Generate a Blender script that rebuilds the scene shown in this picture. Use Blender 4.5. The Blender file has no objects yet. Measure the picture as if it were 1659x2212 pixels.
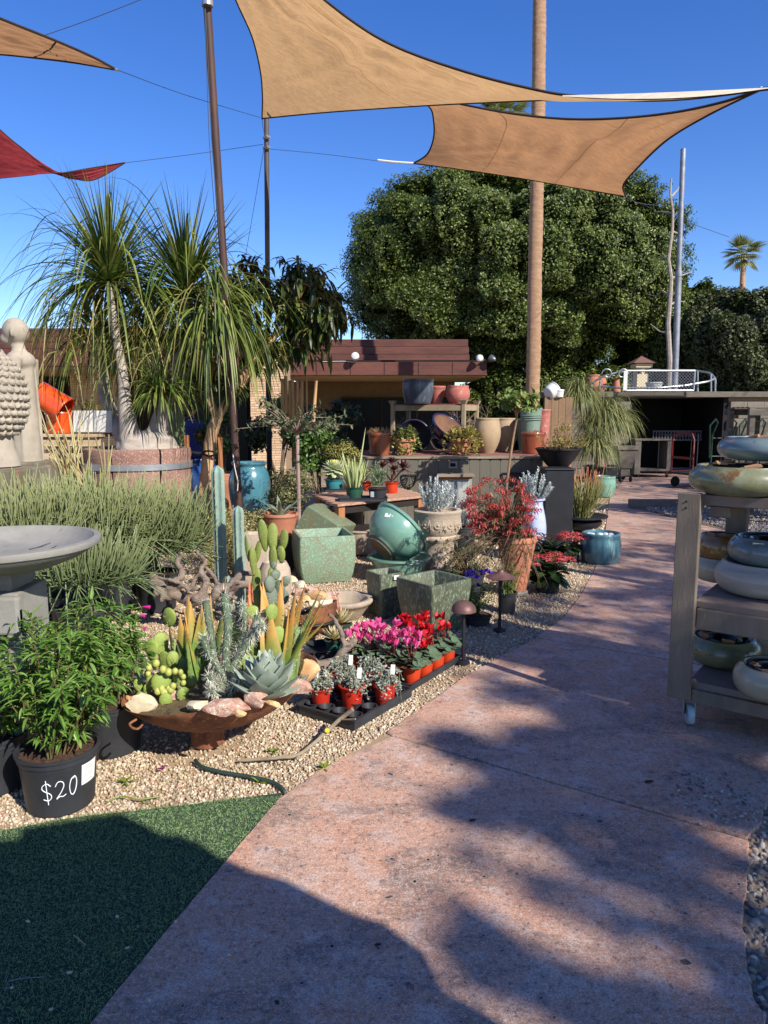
import bpy, bmesh, math, random
import numpy as np
from mathutils import Vector, Matrix, Euler, noise as mnoise
from math import radians as R, sin, cos, tan, pi
random.seed(7); rng = np.random.default_rng(7)
SC = bpy.context.scene; COL = SC.collection

# ---------------------------------------------------------------- camera, light, exposure
IW, IH, FPX, PIT, CH = 1659.0, 2212.0, 1560.0, R(7.88), 1.55
cam = bpy.data.objects.new('camera', bpy.data.cameras.new('camera')); COL.objects.link(cam)
cam.location = (0, 0, CH); cam.rotation_euler = (R(90)-PIT, 0, 0)
cam.data.sensor_fit = 'HORIZONTAL'; cam.data.sensor_width = 36; cam.data.lens = 36*FPX/IW
cam.data.clip_end = 2000; cam.data.clip_start = .05
SC.camera = cam
SUN_AZ, SUN_EL = R(42), R(35)
TS = np.array([sin(SUN_AZ)*cos(SUN_EL), -cos(SUN_AZ)*cos(SUN_EL), sin(SUN_EL)])   # towards the sun
world = bpy.data.worlds.new('World'); SC.world = world; world.use_nodes = True
wn = world.node_tree; bg = wn.nodes['Background']
sky = wn.nodes.new('ShaderNodeTexSky'); sky.sky_type = 'NISHITA'; sky.sun_disc = False
sky.sun_elevation = SUN_EL; sky.sun_rotation = pi - SUN_AZ
sky.altitude = 300; sky.air_density = 1.0; sky.dust_density = .15; sky.ozone_density = 3.6
hs = wn.nodes.new('ShaderNodeHueSaturation'); hs.inputs['Saturation'].default_value = 1.28; hs.inputs['Hue'].default_value = .517
wn.links.new(sky.outputs[0], hs.inputs['Color']); wn.links.new(hs.outputs[0], bg.inputs[0])
bg.inputs[1].default_value = .13
sl = bpy.data.lights.new('sun', 'SUN'); sl.energy = 5; sl.angle = R(.5); sl.color = (1, .955, .88)
so = bpy.data.objects.new('sun', sl); COL.objects.link(so)
so.rotation_euler = Vector(tuple(TS)).to_track_quat('Z', 'Y').to_euler(); so.location = (5, -5, 20)
vs = SC.view_settings; vs.view_transform = 'Standard'; vs.look = 'None'; vs.exposure = .55; vs.gamma = 1; vs.use_curve_mapping = False
SC.cycles.max_bounces = 6; SC.cycles.transparent_max_bounces = 6

# ---------------------------------------------------------------- pixel -> place
def ray(x, y):
    u = (x-IW/2)/FPX; v = (y-IH/2)/FPX
    return np.array([u, cos(PIT)-v*sin(PIT), -sin(PIT)-v*cos(PIT)])
def G(x, y, z=0.):
    d = ray(x, y); t = (z-CH)/d[2]; return np.array([d[0]*t, d[1]*t, z])
def Q(x, y, D):
    d = ray(x, y); t = D/d[1]; return np.array([d[0]*t, D, CH+d[2]*t])
def px(P): return (P[1]*cos(PIT)+(CH-P[2])*sin(PIT))/FPX

# ---------------------------------------------------------------- meshes
def mesh_from(name, V, Fs):
    me = bpy.data.meshes.new(name); V = np.asarray(V, dtype=np.float32)
    me.vertices.add(len(V)); me.vertices.foreach_set('co', V.ravel())
    Fs = [np.asarray(f, dtype=np.int32) for f in Fs if len(f)]
    loops = np.concatenate([f.ravel() for f in Fs])
    tot = np.concatenate([np.full(len(f), f.shape[1], dtype=np.int32) for f in Fs])
    st = np.concatenate([[0], np.cumsum(tot)[:-1]]).astype(np.int32)
    me.loops.add(len(loops)); me.loops.foreach_set('vertex_index', loops)
    me.polygons.add(len(tot)); me.polygons.foreach_set('loop_start', st)
    me.update(calc_edges=True); me.validate(); me.shade_flat(); return me
def rotm(rx=0, ry=0, rz=0): return np.array(Euler((rx, ry, rz)).to_matrix())
class M:
    def __init__(s): s.V = []; s.F = []; s.n = 0
    def add(s, VF, loc=(0, 0, 0), rot=None, sc=None):
        V, Fs = VF; V = np.asarray(V, dtype=float)
        if sc is not None: V = V*np.asarray(sc)
        if rot is not None: V = V @ rot.T
        s.V.append(V+np.asarray(loc))
        for f in Fs:
            if len(f): s.F.append(np.asarray(f)+s.n)
        s.n += len(V); return s
    def box(s, c, size, rot=None): return s.add(box(*size), c, rot)
    def tube(s, pts, r, n=8, **k): return s.add(tube(pts, r, n, **k))
    def lathe(s, prof, loc=(0, 0, 0), n=32, rot=None): return s.add(lathe(prof, n), loc, rot)
    def merged(s): return np.concatenate(s.V), s.F
    def mesh(s, name, off=(0, 0, 0)): return mesh_from(name, np.concatenate(s.V)-np.asarray(off), s.F)
def box(sx, sy, sz):
    V = np.array([[x, y, z] for x in (-.5, .5) for y in (-.5, .5) for z in (-.5, .5)])*[sx, sy, sz]
    return V, [np.array([[0, 1, 3, 2], [4, 6, 7, 5], [0, 4, 5, 1], [2, 3, 7, 6], [0, 2, 6, 4], [1, 5, 7, 3]])]
def lathe(prof, n=32, fn=None):
    prof = np.asarray(prof, dtype=float); k = len(prof); a = np.arange(n)*2*pi/n
    V = np.stack([np.outer(prof[:, 0], np.cos(a)), np.outer(prof[:, 0], np.sin(a)), np.repeat(prof[:, 1:2], n, 1)], -1).reshape(-1, 3)
    i = np.arange(k-1)[:, None]*n; j = np.arange(n)[None]; j2 = (j+1) % n
    F = np.stack([i+j, i+j2, i+n+j2, i+n+j], -1).reshape(-1, 4); return V, [F]
def tube(pts, r, n=8, cap=True, rb=None, up=None):
    P = np.asarray(pts, dtype=float); k = len(P); r = np.broadcast_to(np.asarray(r, dtype=float), (k,)); rb = r if rb is None else np.broadcast_to(np.asarray(rb, dtype=float), (k,))
    T = np.gradient(P, axis=0); T /= np.linalg.norm(T, axis=1)[:, None]+1e-9
    u = np.array(up if up is not None else ([0, 0, 1] if abs(T[0, 2]) < .9 else [1, 0, 0]), dtype=float)
    V = []; a = np.arange(n)*2*pi/n
    for i in range(k):
        s = np.cross(T[i], u); s /= np.linalg.norm(s)+1e-9; u = np.cross(s, T[i]); u /= np.linalg.norm(u)+1e-9
        V.append(P[i]+r[i]*np.cos(a)[:, None]*s+rb[i]*np.sin(a)[:, None]*u)
    V = np.concatenate(V); i = np.arange(k-1)[:, None]*n; j = np.arange(n)[None]; j2 = (j+1) % n
    F = [np.stack([i+j, i+n+j, i+n+j2, i+j2], -1).reshape(-1, 4)[:, ::-1]]
    if cap: F.append(np.arange(n)[None, ::-1]); F.append(np.arange(n)[None]+(k-1)*n)
    return V, F
_ico = {}
def ico(sub):
    if sub not in _ico:
        bm = bmesh.new(); bmesh.ops.create_icosphere(bm, subdivisions=sub, radius=1)
        _ico[sub] = (np.array([v.co[:] for v in bm.verts]), np.array([[v.index for v in f.verts] for f in bm.faces])); bm.free()
    V, F = _ico[sub]; return V.copy(), [F.copy()]
def blob(rad, sub=3, loc=(0, 0, 0), amp=0, fr=2., seed=0, rot=None):
    V, F = ico(sub)
    if amp:
        V = V*np.array([1+amp*mnoise.noise(Vector(v*fr)+Vector((seed*3.1, seed*1.7, 0))) for v in V])[:, None]
    V = V*np.asarray(rad)
    if rot is not None: V = V @ rot.T
    return V+np.asarray(loc), F
def rock(rad, seed=0, sub=3, k=14):
    g = np.random.default_rng(seed); V, F = ico(sub); n = g.normal(size=(k, 3)); n /= np.linalg.norm(n, axis=1)[:, None]; d = g.uniform(.5, .95, k)
    c = V @ n.T; c[c < .05] = .05; r = np.minimum((d/c).min(1), 1.1)
    V = V*r[:, None]; V *= np.array([1+.05*mnoise.noise(Vector(v*4)+Vector((seed, 0, 0))) for v in V])[:, None]
    return V*np.asarray(rad), F
def unit(a): return a/(np.linalg.norm(a, axis=-1, keepdims=True)+1e-9)
def rdir(n, zlo=-1, zhi=1, g=None):
    g = g or rng; z = g.uniform(zlo, zhi, n); a = g.uniform(0, 2*pi, n); r = np.sqrt(np.maximum(0, 1-z*z))
    return np.stack([r*np.cos(a), r*np.sin(a), z], -1)
def blades(P, D, L, Wd, droop=0, segs=4, prof=(.6, 1, .9, .6, .05), roll=None, fold=0., dexp=1.3):
    """strap leaves: N curved ribbons, each of its own length, width and droop"""
    P = np.array(P, dtype=float); N = len(P); D = unit(np.array(D, dtype=float)); L = np.broadcast_to(L, (N,)).astype(float)
    Wd = np.broadcast_to(Wd, (N,)).astype(float); droop = np.broadcast_to(droop, (N,)).astype(float)
    s = np.cross(D, [0, 0, 1.]); s += rng.normal(size=(N, 3))*.02; s = unit(s)
    if roll is not None:
        roll = np.broadcast_to(roll, (N,))[:, None]; s = s*np.cos(roll)+np.cross(D, s)*np.sin(roll)
    ws = np.interp(np.linspace(0, 1, segs+1), np.linspace(0, 1, len(prof)), prof); st = []; cols = 3 if fold else 2
    for i in range(segs+1):
        t = i/segs; dd = D.copy(); dd[:, 2] -= droop*t**dexp; dd = unit(dd)
        w = (Wd*ws[i]*.5)[:, None]
        if fold: st.append(np.stack([P-s*w, P-np.cross(s, dd)*w*fold, P+s*w], 1))
        else: st.append(np.stack([P-s*w, P+s*w], 1))
        if i < segs:
            t2 = (i+.5)/segs; dd = D.copy(); dd[:, 2] -= droop*t2**dexp; P = P+unit(dd)*(L/segs)[:, None]
    V = np.stack(st, 1).reshape(-1, 3); b = (np.arange(N)*(segs+1)*cols)[:, None, None]
    i = (np.arange(segs)*cols)[None, :, None]; j = np.arange(cols-1)[None, None]
    F = np.stack([b+i+j, b+i+j+1, b+i+j+1+cols, b+i+j+cols], -1).reshape(-1, 4)
    return V, [F]
def leafcloud(P, N_, L, W_, g=None):
    """small folded leaves at P facing roughly N_"""
    g = g or rng; n = len(P); N_ = unit(N_); a = unit(np.cross(N_, rdir(n, g=g))); b = np.cross(N_, a)
    L = np.broadcast_to(L, (n,))[:, None]; W_ = np.broadcast_to(W_, (n,))[:, None]
    V = np.stack([P-a*L*.5, P-b*W_*.5+N_*W_*.12, P+a*L*.5, P+b*W_*.5+N_*W_*.12], 1).reshape(-1, 3); i = (np.arange(n)*4)[:, None]
    return V, [np.concatenate([i+[0, 1, 2], i+[0, 2, 3]])]

# ---------------------------------------------------------------- objects
def link(name, data, parent=None, mt=None):
    o = bpy.data.objects.new(name, data); COL.objects.link(o)
    if parent is not None: o.parent = parent
    if mt is not None and not data.materials: data.materials.append(mt)
    return o
def tag(o, label=None, cat=None, group=None, kind=None):
    if label: o['label'] = label
    if cat: o['category'] = cat
    if group: o['group'] = group
    if kind: o['kind'] = kind
    return o
def thing(name, label, cat, loc=(0, 0, 0), rz=0, group=None):
    o = bpy.data.objects.new(name, None); COL.objects.link(o); o.location = tuple(loc); o.rotation_euler = (0, 0, rz); o.empty_display_size = .05
    return tag(o, label, cat, group)
def fin(o, smooth=True, bev=0, ang=40):
    me = o.data
    if smooth:
        me.shade_smooth()
        if ang < 180: me.set_sharp_from_angle(angle=R(ang))
    if bev:
        b = o.modifiers.new('bevel', 'BEVEL'); b.width = bev; b.segments = 2; b.limit_method = 'ANGLE'; b.angle_limit = R(35)
    return o
def worldloc(o):
    v = Vector((0, 0, 0))
    while o is not None: v += o.location; o = o.parent
    return np.array(v)
def part(m, name, mt, parent, smooth=True, bev=0, w=False, ang=40, label=None, kind=None):
    """one mesh object under its thing; w=True: geometry is given in world coordinates (unrotated thing)"""
    off = worldloc(parent) if w else (0, 0, 0)
    if isinstance(m, tuple): m = M().add(m)
    o = link(name, m.mesh(name, off), parent, mt); fin(o, smooth, bev, ang)
    if label: o['label'] = label
    if kind: o['kind'] = kind
    return o
def solo(m, name, mt, label, cat, loc=None, group=None, kind=None, smooth=True, bev=0, ang=40):
    """a thing that is one mesh; geometry in world coordinates, origin set at loc"""
    if isinstance(m, tuple): m = M().add(m)
    if loc is None: V = np.concatenate(m.V); loc = (V[:, 0].mean(), V[:, 1].mean(), V[:, 2].min())
    o = link(name, m.mesh(name, loc), None, mt); o.location = tuple(loc); fin(o, smooth, bev, ang)
    return tag(o, label, cat, group, kind)
def dup(root, loc, rz=0, label=None, group=None, scale=None):
    r = root.copy(); COL.objects.link(r); r.location = tuple(loc); r.rotation_euler = (0, 0, rz)
    if scale: r.scale = (scale,)*3
    if label: r['label'] = label
    if group: r['group'] = group
    for ch in list(root.children):
        c = ch.copy(); COL.objects.link(c); c.parent = r
        for g_ in list(ch.children):
            d = g_.copy(); COL.objects.link(d); d.parent = c
    return r
def inst(name, me, parent, loc=(0, 0, 0), rot=(0, 0, 0), sc=(1, 1, 1), label=None):
    o = link(name, me, parent); o.location = tuple(loc); o.rotation_euler = tuple(rot)
    o.scale = tuple(sc) if not isinstance(sc, (int, float)) else (sc,)*3
    if label: o['label'] = label
    return o

# ---------------------------------------------------------------- materials
def lin(c): return tuple(((v/255+.055)/1.055)**2.4 if v > 10 else v/255/12.92 for v in c)+(1.,)
def newmat(name):
    m = bpy.data.materials.new(name); m.use_nodes = True; nt = m.node_tree
    return m, nt, nt.nodes['Principled BSDF'], nt.nodes['Material Output']
def nz(nt, sc, det=5, rough=.6, coord=None, vec=None, dist=0):
    n = nt.nodes.new('ShaderNodeTexNoise'); n.inputs['Scale'].default_value = sc; n.inputs['Detail'].default_value = det; n.inputs['Roughness'].default_value = rough; n.inputs['Distortion'].default_value = dist
    if coord: nt.links.new(coord, n.inputs['Vector'])
    return n.outputs['Fac']
def mix(nt, f, a, b, mode='MIX'):
    m = nt.nodes.new('ShaderNodeMix'); m.data_type = 'RGBA'; m.blend_type = mode
    for s, v in (('Factor', f), ('A', a), ('B', b)):
        i = [k for k in m.inputs if k.name == s and (k.type == 'VALUE' if s == 'Factor' else k.type == 'RGBA')][0]
        if hasattr(v, 'links'): nt.links.new(v, i)
        else: i.default_value = v
    return [o for o in m.outputs if o.type == 'RGBA'][0]
def rampf(nt, f, lo, hi, a=0., b=1.):
    m = nt.nodes.new('ShaderNodeMapRange'); nt.links.new(f, m.inputs[0])
    for i, v in ((1, lo), (2, hi), (3, a), (4, b)): m.inputs[i].default_value = v
    return m.outputs[0]
def math_(nt, op, a, b=0.):
    m = nt.nodes.new('ShaderNodeMath'); m.operation = op
    for i, v in enumerate((a, b)):
        if hasattr(v, 'links'): nt.links.new(v, m.inputs[i])
        else: m.inputs[i].default_value = v
    return m.outputs[0]
def bumpn(nt, h, strength, dist, prev=None):
    b = nt.nodes.new('ShaderNodeBump'); b.inputs['Strength'].default_value = strength; b.inputs['Distance'].default_value = dist
    nt.links.new(h, b.inputs['Height'])
    if prev: nt.links.new(prev, b.inputs['Normal'])
    return b.outputs[0]
def tcoord(nt, kind='Object', scale=None):
    t = nt.nodes.new('ShaderNodeTexCoord').outputs[kind]
    if scale:
        mp = nt.nodes.new('ShaderNodeMapping'); mp.inputs['Scale'].default_value = scale; nt.links.new(t, mp.inputs['Vector']); return mp.outputs[0]
    return t
def pm(name, c1, c2=None, c3=None, sc=6, rough=.75, bump=.25, bs=60, bd=.004, metal=0, spec=.4, coat=0, lo=.35, hi=.65, st=None, s3=20, t3=.6, rnd=0, rvar=0):
    """general surface: two colours over large noise, a third in speckles, fine relief; st stretches the pattern; rnd varies value per object"""
    m, nt, b, _ = newmat(name); co = tcoord(nt, 'Object', st)
    col = lin(c1); nl = nz(nt, sc, 6, .65, co, dist=.3)
    if c2: col = mix(nt, rampf(nt, nl, lo, hi), lin(c1), lin(c2))
    if c3: col = mix(nt, rampf(nt, nz(nt, s3, 6, .75, co), t3, t3+.1), col, lin(c3))
    if rnd:
        oi = nt.nodes.new('ShaderNodeObjectInfo'); hv = nt.nodes.new('ShaderNodeHueSaturation')
        nt.links.new(rampf(nt, oi.outputs['Random'], 0, 1, 1-rnd, 1+rnd), hv.inputs['Value'])
        if hasattr(col, 'links'): nt.links.new(col, hv.inputs['Color'])
        else: hv.inputs['Color'].default_value = col
        col = hv.outputs[0]
    if hasattr(col, 'links'): nt.links.new(col, b.inputs['Base Color'])
    else: b.inputs['Base Color'].default_value = col
    b.inputs['Roughness'].default_value = rough
    if rvar: nt.links.new(rampf(nt, nl, .3, .7, rough-rvar, rough+rvar), b.inputs['Roughness'])
    b.inputs['Metallic'].default_value = metal; b.inputs['Specular IOR Level'].default_value = spec; b.inputs['Coat Weight'].default_value = coat; b.inputs['Coat Roughness'].default_value = .08
    if bump:
        h = nz(nt, bs, 5, .7, co); nt.links.new(bumpn(nt, h, bump, bd), b.inputs['Normal'])
    return m
def fm(name, cols, trans=.3, rough=.5, spec=.4, pos=None):
    """leaves: every separate leaf takes its own colour from the ramp; light passes through"""
    m, nt, b, out = newmat(name); gi = nt.nodes.new('ShaderNodeNewGeometry'); r = nt.nodes.new('ShaderNodeValToRGB')
    e = r.color_ramp.elements; n = len(cols)
    while len(e) < n: e.new(.5)
    for i, c in enumerate(cols): e[i].position = (pos[i] if pos else i/(n-1)); e[i].color = lin(c)
    nt.links.new(gi.outputs['Random Per Island'], r.inputs[0])
    co = tcoord(nt); v = mix(nt, rampf(nt, nz(nt, 25, 3, .6, co), .35, .65, 0, .3), r.outputs[0], lin(cols[0]))
    nt.links.new(v, b.inputs['Base Color']); b.inputs['Roughness'].default_value = rough; b.inputs['Specular IOR Level'].default_value = spec
    t = nt.nodes.new('ShaderNodeBsdfTranslucent'); nt.links.new(v, t.inputs[0]); mx = nt.nodes.new('ShaderNodeMixShader'); mx.inputs[0].default_value = trans
    nt.links.new(b.outputs[0], mx.inputs[1]); nt.links.new(t.outputs[0], mx.inputs[2]); nt.links.new(mx.outputs[0], out.inputs[0])
    return m
# ---------------------------------------------------------------- the ground
def poly_at(pts, y):      # x of a polyline given by ground points, as a function of y
    p = np.array(pts); o = np.argsort(p[:, 1]); return np.interp(y, p[o, 1], p[o, 0])
mat_dirt = pm('sandy_dirt', (150, 125, 98), (176, 152, 122), (112, 90, 68), sc=3, rough=.95, bump=.5, bs=90, bd=.01, s3=40, t3=.58)
mat_ground = pm('packed_ground', (150, 130, 108), (122, 104, 86), sc=.5, rough=.95, bump=.4, bs=30, bd=.02)
def sheet(name, pts, z, mt, kind='structure', th=0):
    p = np.array([(a[0], a[1], z) for a in pts]); n = len(p); m = M()
    if th:
        q = p.copy(); q[:, 2] -= th
        m.add((np.concatenate([p, q]), [np.arange(n)[None], np.arange(n, 2*n)[None, ::-1], np.array([[i, i+n, (i+1) % n+n, (i+1) % n] for i in range(n)])]))
    else: m.add((p, [np.arange(n)[None]]))
    o = link(name, m.mesh(name), None, mt)
    if kind: o['kind'] = kind
    return o
sheet('ground', [(-400, -200), (400, -200), (400, 600), (-400, 600)], -.06, mat_ground)
sheet('gravel_bed', [(-14, 1), (6, 1), (6, 16), (-14, 16)], -.014, mat_dirt)

LP = [(60, 2500), (190, 2212), (330, 2040), (437, 1915), (600, 1725), (700, 1655), (835, 1580), (920, 1520), (1000, 1462), (1090, 1412), (1158, 1377), (1215, 1335), (1250, 1290), (1265, 1265), (1282, 1235), (1292, 1210), (1305, 1160), (1312, 1110), (1318, 1069), (1340, 1045), (1352, 1030), (1352, 1022)]
LG = [G(*p) for p in LP]; LG[0] = np.array([-1.15, .6, 0])
RP = [(1655, 2230), (1625, 2120), (1605, 2000), (1612, 1930), (1618, 1850), (1616, 1812), (1641, 1785), (1655, 1742), (1745, 1690), (1900, 1540), (1950, 1420)]
RG = [np.array([.95, .6, 0])]+[G(*p) for p in RP]+[np.array([5.5, 6.5, 0]), np.array([9, 12.5, 0]), np.array([11.5, 17.3, 0])]
JT = [None, (G(848, 1588), G(1616, 1812)), (G(1158, 1377), G(1900, 1500)), (G(1265, 1266), G(1900, 1300)), (G(1318, 1069), G(1900, 1086)), None]

def path_material():
    m, nt, b, _ = newmat('stamped_concrete'); co = tcoord(nt)
    big = nz(nt, 1.3, 5, .62, co, dist=.6); mid = nz(nt, 7, 5, .65, co, dist=.4); fine = nz(nt, 70, 5, .75, co); cl = nz(nt, 2.4, 4, .6, tcoord(nt, 'Object', (1, 1.5, 1)), dist=.8)
    c = mix(nt, rampf(nt, big, .40, .66), lin((192, 150, 124)), lin((200, 140, 106)))
    c = mix(nt, rampf(nt, mid, .50, .70, 0, .8), c, lin((204, 184, 172)))
    c = mix(nt, rampf(nt, cl, .50, .66, 0, .75), c, lin((112, 90, 76)))
    c = mix(nt, rampf(nt, nz(nt, 3.1, 6, .7, co, dist=1.1), .57, .70, 0, .6), c, lin((204, 136, 100)))
    c = mix(nt, rampf(nt, nz(nt, 60, 5, .75, co), .5, .6, 0, .5), c, lin((216, 198, 182)))
    c = mix(nt, rampf(nt, nz(nt, 130, 3, .7, co), .5, .62, 0, .55), c, lin((96, 80, 76)))
    c = mix(nt, rampf(nt, nz(nt, 170, 2, .6, tcoord(nt, 'Object', (1.3, 1, 1))), .54, .62, 0, .5), c, lin((224, 206, 190)))
    c = mix(nt, rampf(nt, nz(nt, 34, 6, .85, co), .53, .62, 0, .7), c, lin((84, 70, 68)))
    # pits: each a dark hole with a worn pale rim and a grey stain round it
    wv = nt.nodes.new('ShaderNodeVectorMath'); wv.operation = 'ADD'; wn_ = nt.nodes.new('ShaderNodeTexNoise'); wn_.inputs['Scale'].default_value = 14; nt.links.new(co, wn_.inputs['Vector'])
    sc_ = nt.nodes.new('ShaderNodeVectorMath'); sc_.operation = 'SCALE'; sc_.inputs['Scale'].default_value = .05; nt.links.new(wn_.outputs['Color'], sc_.inputs[0]); nt.links.new(co, wv.inputs[0]); nt.links.new(sc_.outputs[0], wv.inputs[1])
    def vor(scale, warped=True):
        v = nt.nodes.new('ShaderNodeTexVoronoi'); v.inputs['Scale'].default_value = scale; nt.links.new(wv.outputs[0] if warped else co, v.inputs['Vector']); return v
    h = None
    mask = rampf(nt, nz(nt, 1.9, 3, .5, co), .32, .46)
    for scale, hole, ring, halo in ((10, .065, .17, .36), (21, .09, .22, .42)):
        v = vor(scale); d = v.outputs['Distance']; cs = nt.nodes.new('ShaderNodeSeparateColor'); nt.links.new(v.outputs['Color'], cs.inputs[0])
        on = math_(nt, 'MULTIPLY', rampf(nt, cs.outputs[0], .1, .2), mask if scale < 10 else rampf(nt, cl, .4, .6))
        sz = rampf(nt, cs.outputs[1], 0, 1, .55, 1.25); dd = math_(nt, 'DIVIDE', d, sz); dd = math_(nt, 'ADD', dd, rampf(nt, fine, .3, .7, -.06, .06))
        c = mix(nt, math_(nt, 'MULTIPLY', math_(nt, 'MULTIPLY', rampf(nt, dd, halo, ring), on), .5), c, lin((92, 80, 78)))
        c = mix(nt, math_(nt, 'MULTIPLY', math_(nt, 'MULTIPLY', rampf(nt, dd, ring+.03, ring-.04), on), .5), c, lin((190, 166, 150)))
        hl = math_(nt, 'MULTIPLY', rampf(nt, dd, hole+.03, hole-.01), on)
        c = mix(nt, hl, c, lin((38, 32, 34))); h = hl if h is None else math_(nt, 'MAXIMUM', h, hl)
    nt.links.new(c, b.inputs['Base Color']); b.inputs['Roughness'].default_value = .62; b.inputs['Specular IOR Level'].default_value = .35
    n1 = bumpn(nt, mid, .35, .012); n2 = bumpn(nt, fine, .45, .003, n1)
    inv = math_(nt, 'SUBTRACT', 1., h); nt.links.new(bumpn(nt, inv, 1, .008, n2), b.inputs['Normal'])
    return m
mat_path = path_material()
path = bpy.data.objects.new('path', None); COL.objects.link(path); path['kind'] = 'structure'
def resample(pts, n):
    p = np.array(pts); s = np.concatenate([[0], np.cumsum(np.linalg.norm(np.diff(p, axis=0), axis=1))]); t = np.linspace(0, s[-1], n)
    return np.stack([np.interp(t, s, p[:, i]) for i in range(3)], -1)
for k in range(5):
    j0, j1 = JT[k], JT[k+1]
    y0l = j0[0][1]+.009 if j0 else -9; y1l = j1[0][1]-.009 if j1 else 99; y0r = j0[1][1]+.009 if j0 else -9; y1r = j1[1][1]-.009 if j1 else 99
    L = [p for p in LG if y0l < p[1] < y1l]; Rr = [p for p in RG if y0r < p[1] < y1r]
    if j0: L = [j0[0]+[0, .008, 0]]+L; Rr = [j0[1]+[0, .008, 0]]+Rr
    if j1: L.append(j1[0]-[0, .008, 0]); Rr.append(j1[1]-[0, .008, 0])
    n = 90 if k < 2 else 40
    A = resample(L, n); B = resample(Rr, n)
    for i in range(1, n-1):        # worn, slightly ragged rims
        B[i, 0] += (.016 if k < 2 else 0)*mnoise.noise(Vector(B[i]*14)); A[i, 0] += .003*mnoise.noise(Vector(A[i]*20))
    P3 = np.concatenate([A, B[::-1]]); m = M(); nn = len(P3); lo = P3.copy(); lo[:, 2] = -.09
    e = P3.copy(); c = P3.mean(0); md = unit(c-P3); top = P3+md*.006; e[:, 2] = -.007
    m.add((np.concatenate([top, e, lo]), [np.arange(nn)[None, ::-1]]+[np.array([[i+a*nn, i+(a+1)*nn, (i+1) % nn+(a+1)*nn, (i+1) % nn+a*nn] for i in range(nn)]) for a in (0, 1)]))
    o = link('slab', m.mesh('slab'), path, mat_path); o.data.flip_normals() if o.data.polygons[0].normal.z < 0 else None
mat_soilj = pm('joint_soil', (58, 48, 40), rough=1)
sheet('path_base', [tuple(p[:2]+[-.03, 0]) if i == 0 else tuple(p[:2]) for i, p in enumerate(LG)]+[tuple(p[:2]) for p in RG[::-1]], -.058, mat_soilj)

# pebbles: real stones lying on the bed
def pebbles(name, P, S, mt, cat=None):
    me = bpy.data.meshes.new(name); n = len(P); me.vertices.add(n); me.vertices.foreach_set('co', np.asarray(P, dtype=np.float32).ravel())
    for an, arr in (('rot', rng.uniform(0, 6.28, (n, 3))), ('scl', S)):
        a = me.attributes.new(an, 'FLOAT_VECTOR', 'POINT'); a.data.foreach_set('vector', np.asarray(arr, dtype=np.float32).ravel())
    a = me.attributes.new('tone', 'FLOAT', 'POINT'); a.data.foreach_set('value', rng.uniform(0, 1, n).astype(np.float32))
    ng = bpy.data.node_groups.new(name, 'GeometryNodeTree'); ng.interface.new_socket('Geometry', in_out='INPUT', socket_type='NodeSocketGeometry'); ng.interface.new_socket('Geometry', in_out='OUTPUT', socket_type='NodeSocketGeometry')
    N = ng.nodes.new; L = ng.links.new; gi, go = N('NodeGroupInput'), N('NodeGroupOutput'); ip = N('GeometryNodeInstanceOnPoints'); s = N('GeometryNodeMeshIcoSphere'); s.inputs['Subdivisions'].default_value = 2; s.inputs['Radius'].default_value = 1
    sm = N('GeometryNodeSetShadeSmooth'); ms = N('GeometryNodeSetMaterial'); ms.inputs['Material'].default_value = mt
    sp = N('GeometryNodeSetPosition'); no = N('ShaderNodeTexNoise'); no.inputs['Scale'].default_value = 1.1; vm = N('ShaderNodeVectorMath'); vm.operation = 'SUBTRACT'; vm.inputs[1].default_value = (.5, .5, .5); vs_ = N('ShaderNodeVectorMath'); vs_.operation = 'SCALE'; vs_.inputs['Scale'].default_value = 1.1
    L(no.outputs['Color'], vm.inputs[0]); L(vm.outputs[0], vs_.inputs[0]); L(vs_.outputs[0], sp.inputs['Offset']); L(s.outputs['Mesh'], sp.inputs['Geometry']); L(sp.outputs[0], sm.inputs['Geometry']); L(sm.outputs[0], ms.inputs['Geometry'])
    L(gi.outputs[0], ip.inputs['Points']); L(ms.outputs[0], ip.inputs['Instance'])
    for an, ty, soc in (('rot', 'FLOAT_VECTOR', 'Rotation'), ('scl', 'FLOAT_VECTOR', 'Scale')):
        at = N('GeometryNodeInputNamedAttribute'); at.data_type = ty; at.inputs['Name'].default_value = an; out = [q for q in at.outputs if q.enabled and q.name == 'Attribute'][0]
        L(out, ip.inputs[soc])
    L(ip.outputs[0], go.inputs[0]); o = link(name, me); md = o.modifiers.new('scatter', 'NODES'); md.node_group = ng
    me.materials.append(mt); tag(o, None, None, None, 'stuff'); return o
def pebble_mat(name, cols):
    m, nt, b, _ = newmat(name); at = nt.nodes.new('ShaderNodeAttribute'); at.attribute_type = 'INSTANCER'; at.attribute_name = 'tone'; r = nt.nodes.new('ShaderNodeValToRGB'); e = r.color_ramp.elements
    while len(e) < len(cols): e.new(.5)
    for i, (p, c) in enumerate(cols): e[i].position = p; e[i].color = lin(c)
    r.color_ramp.interpolation = 'CONSTANT'; nt.links.new(at.outputs['Fac'], r.inputs[0])
    co = tcoord(nt); nt.links.new(mix(nt, rampf(nt, nz(nt, 1.5, 4, .6, co), .4, .7, 0, .35), r.outputs[0], lin((120, 96, 74))), b.inputs['Base Color']); b.inputs['Roughness'].default_value = .7
    return m
mat_peb = pebble_mat('tan_pebble', [(0, (180, 162, 132)), (.16, (194, 178, 148)), (.33, (162, 144, 116)), (.48, (206, 190, 164)), (.62, (180, 158, 128)), (.74, (166, 144, 118)), (.82, (218, 202, 180)), (.9, (138, 126, 114)), (.95, (186, 140, 112))])
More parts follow.
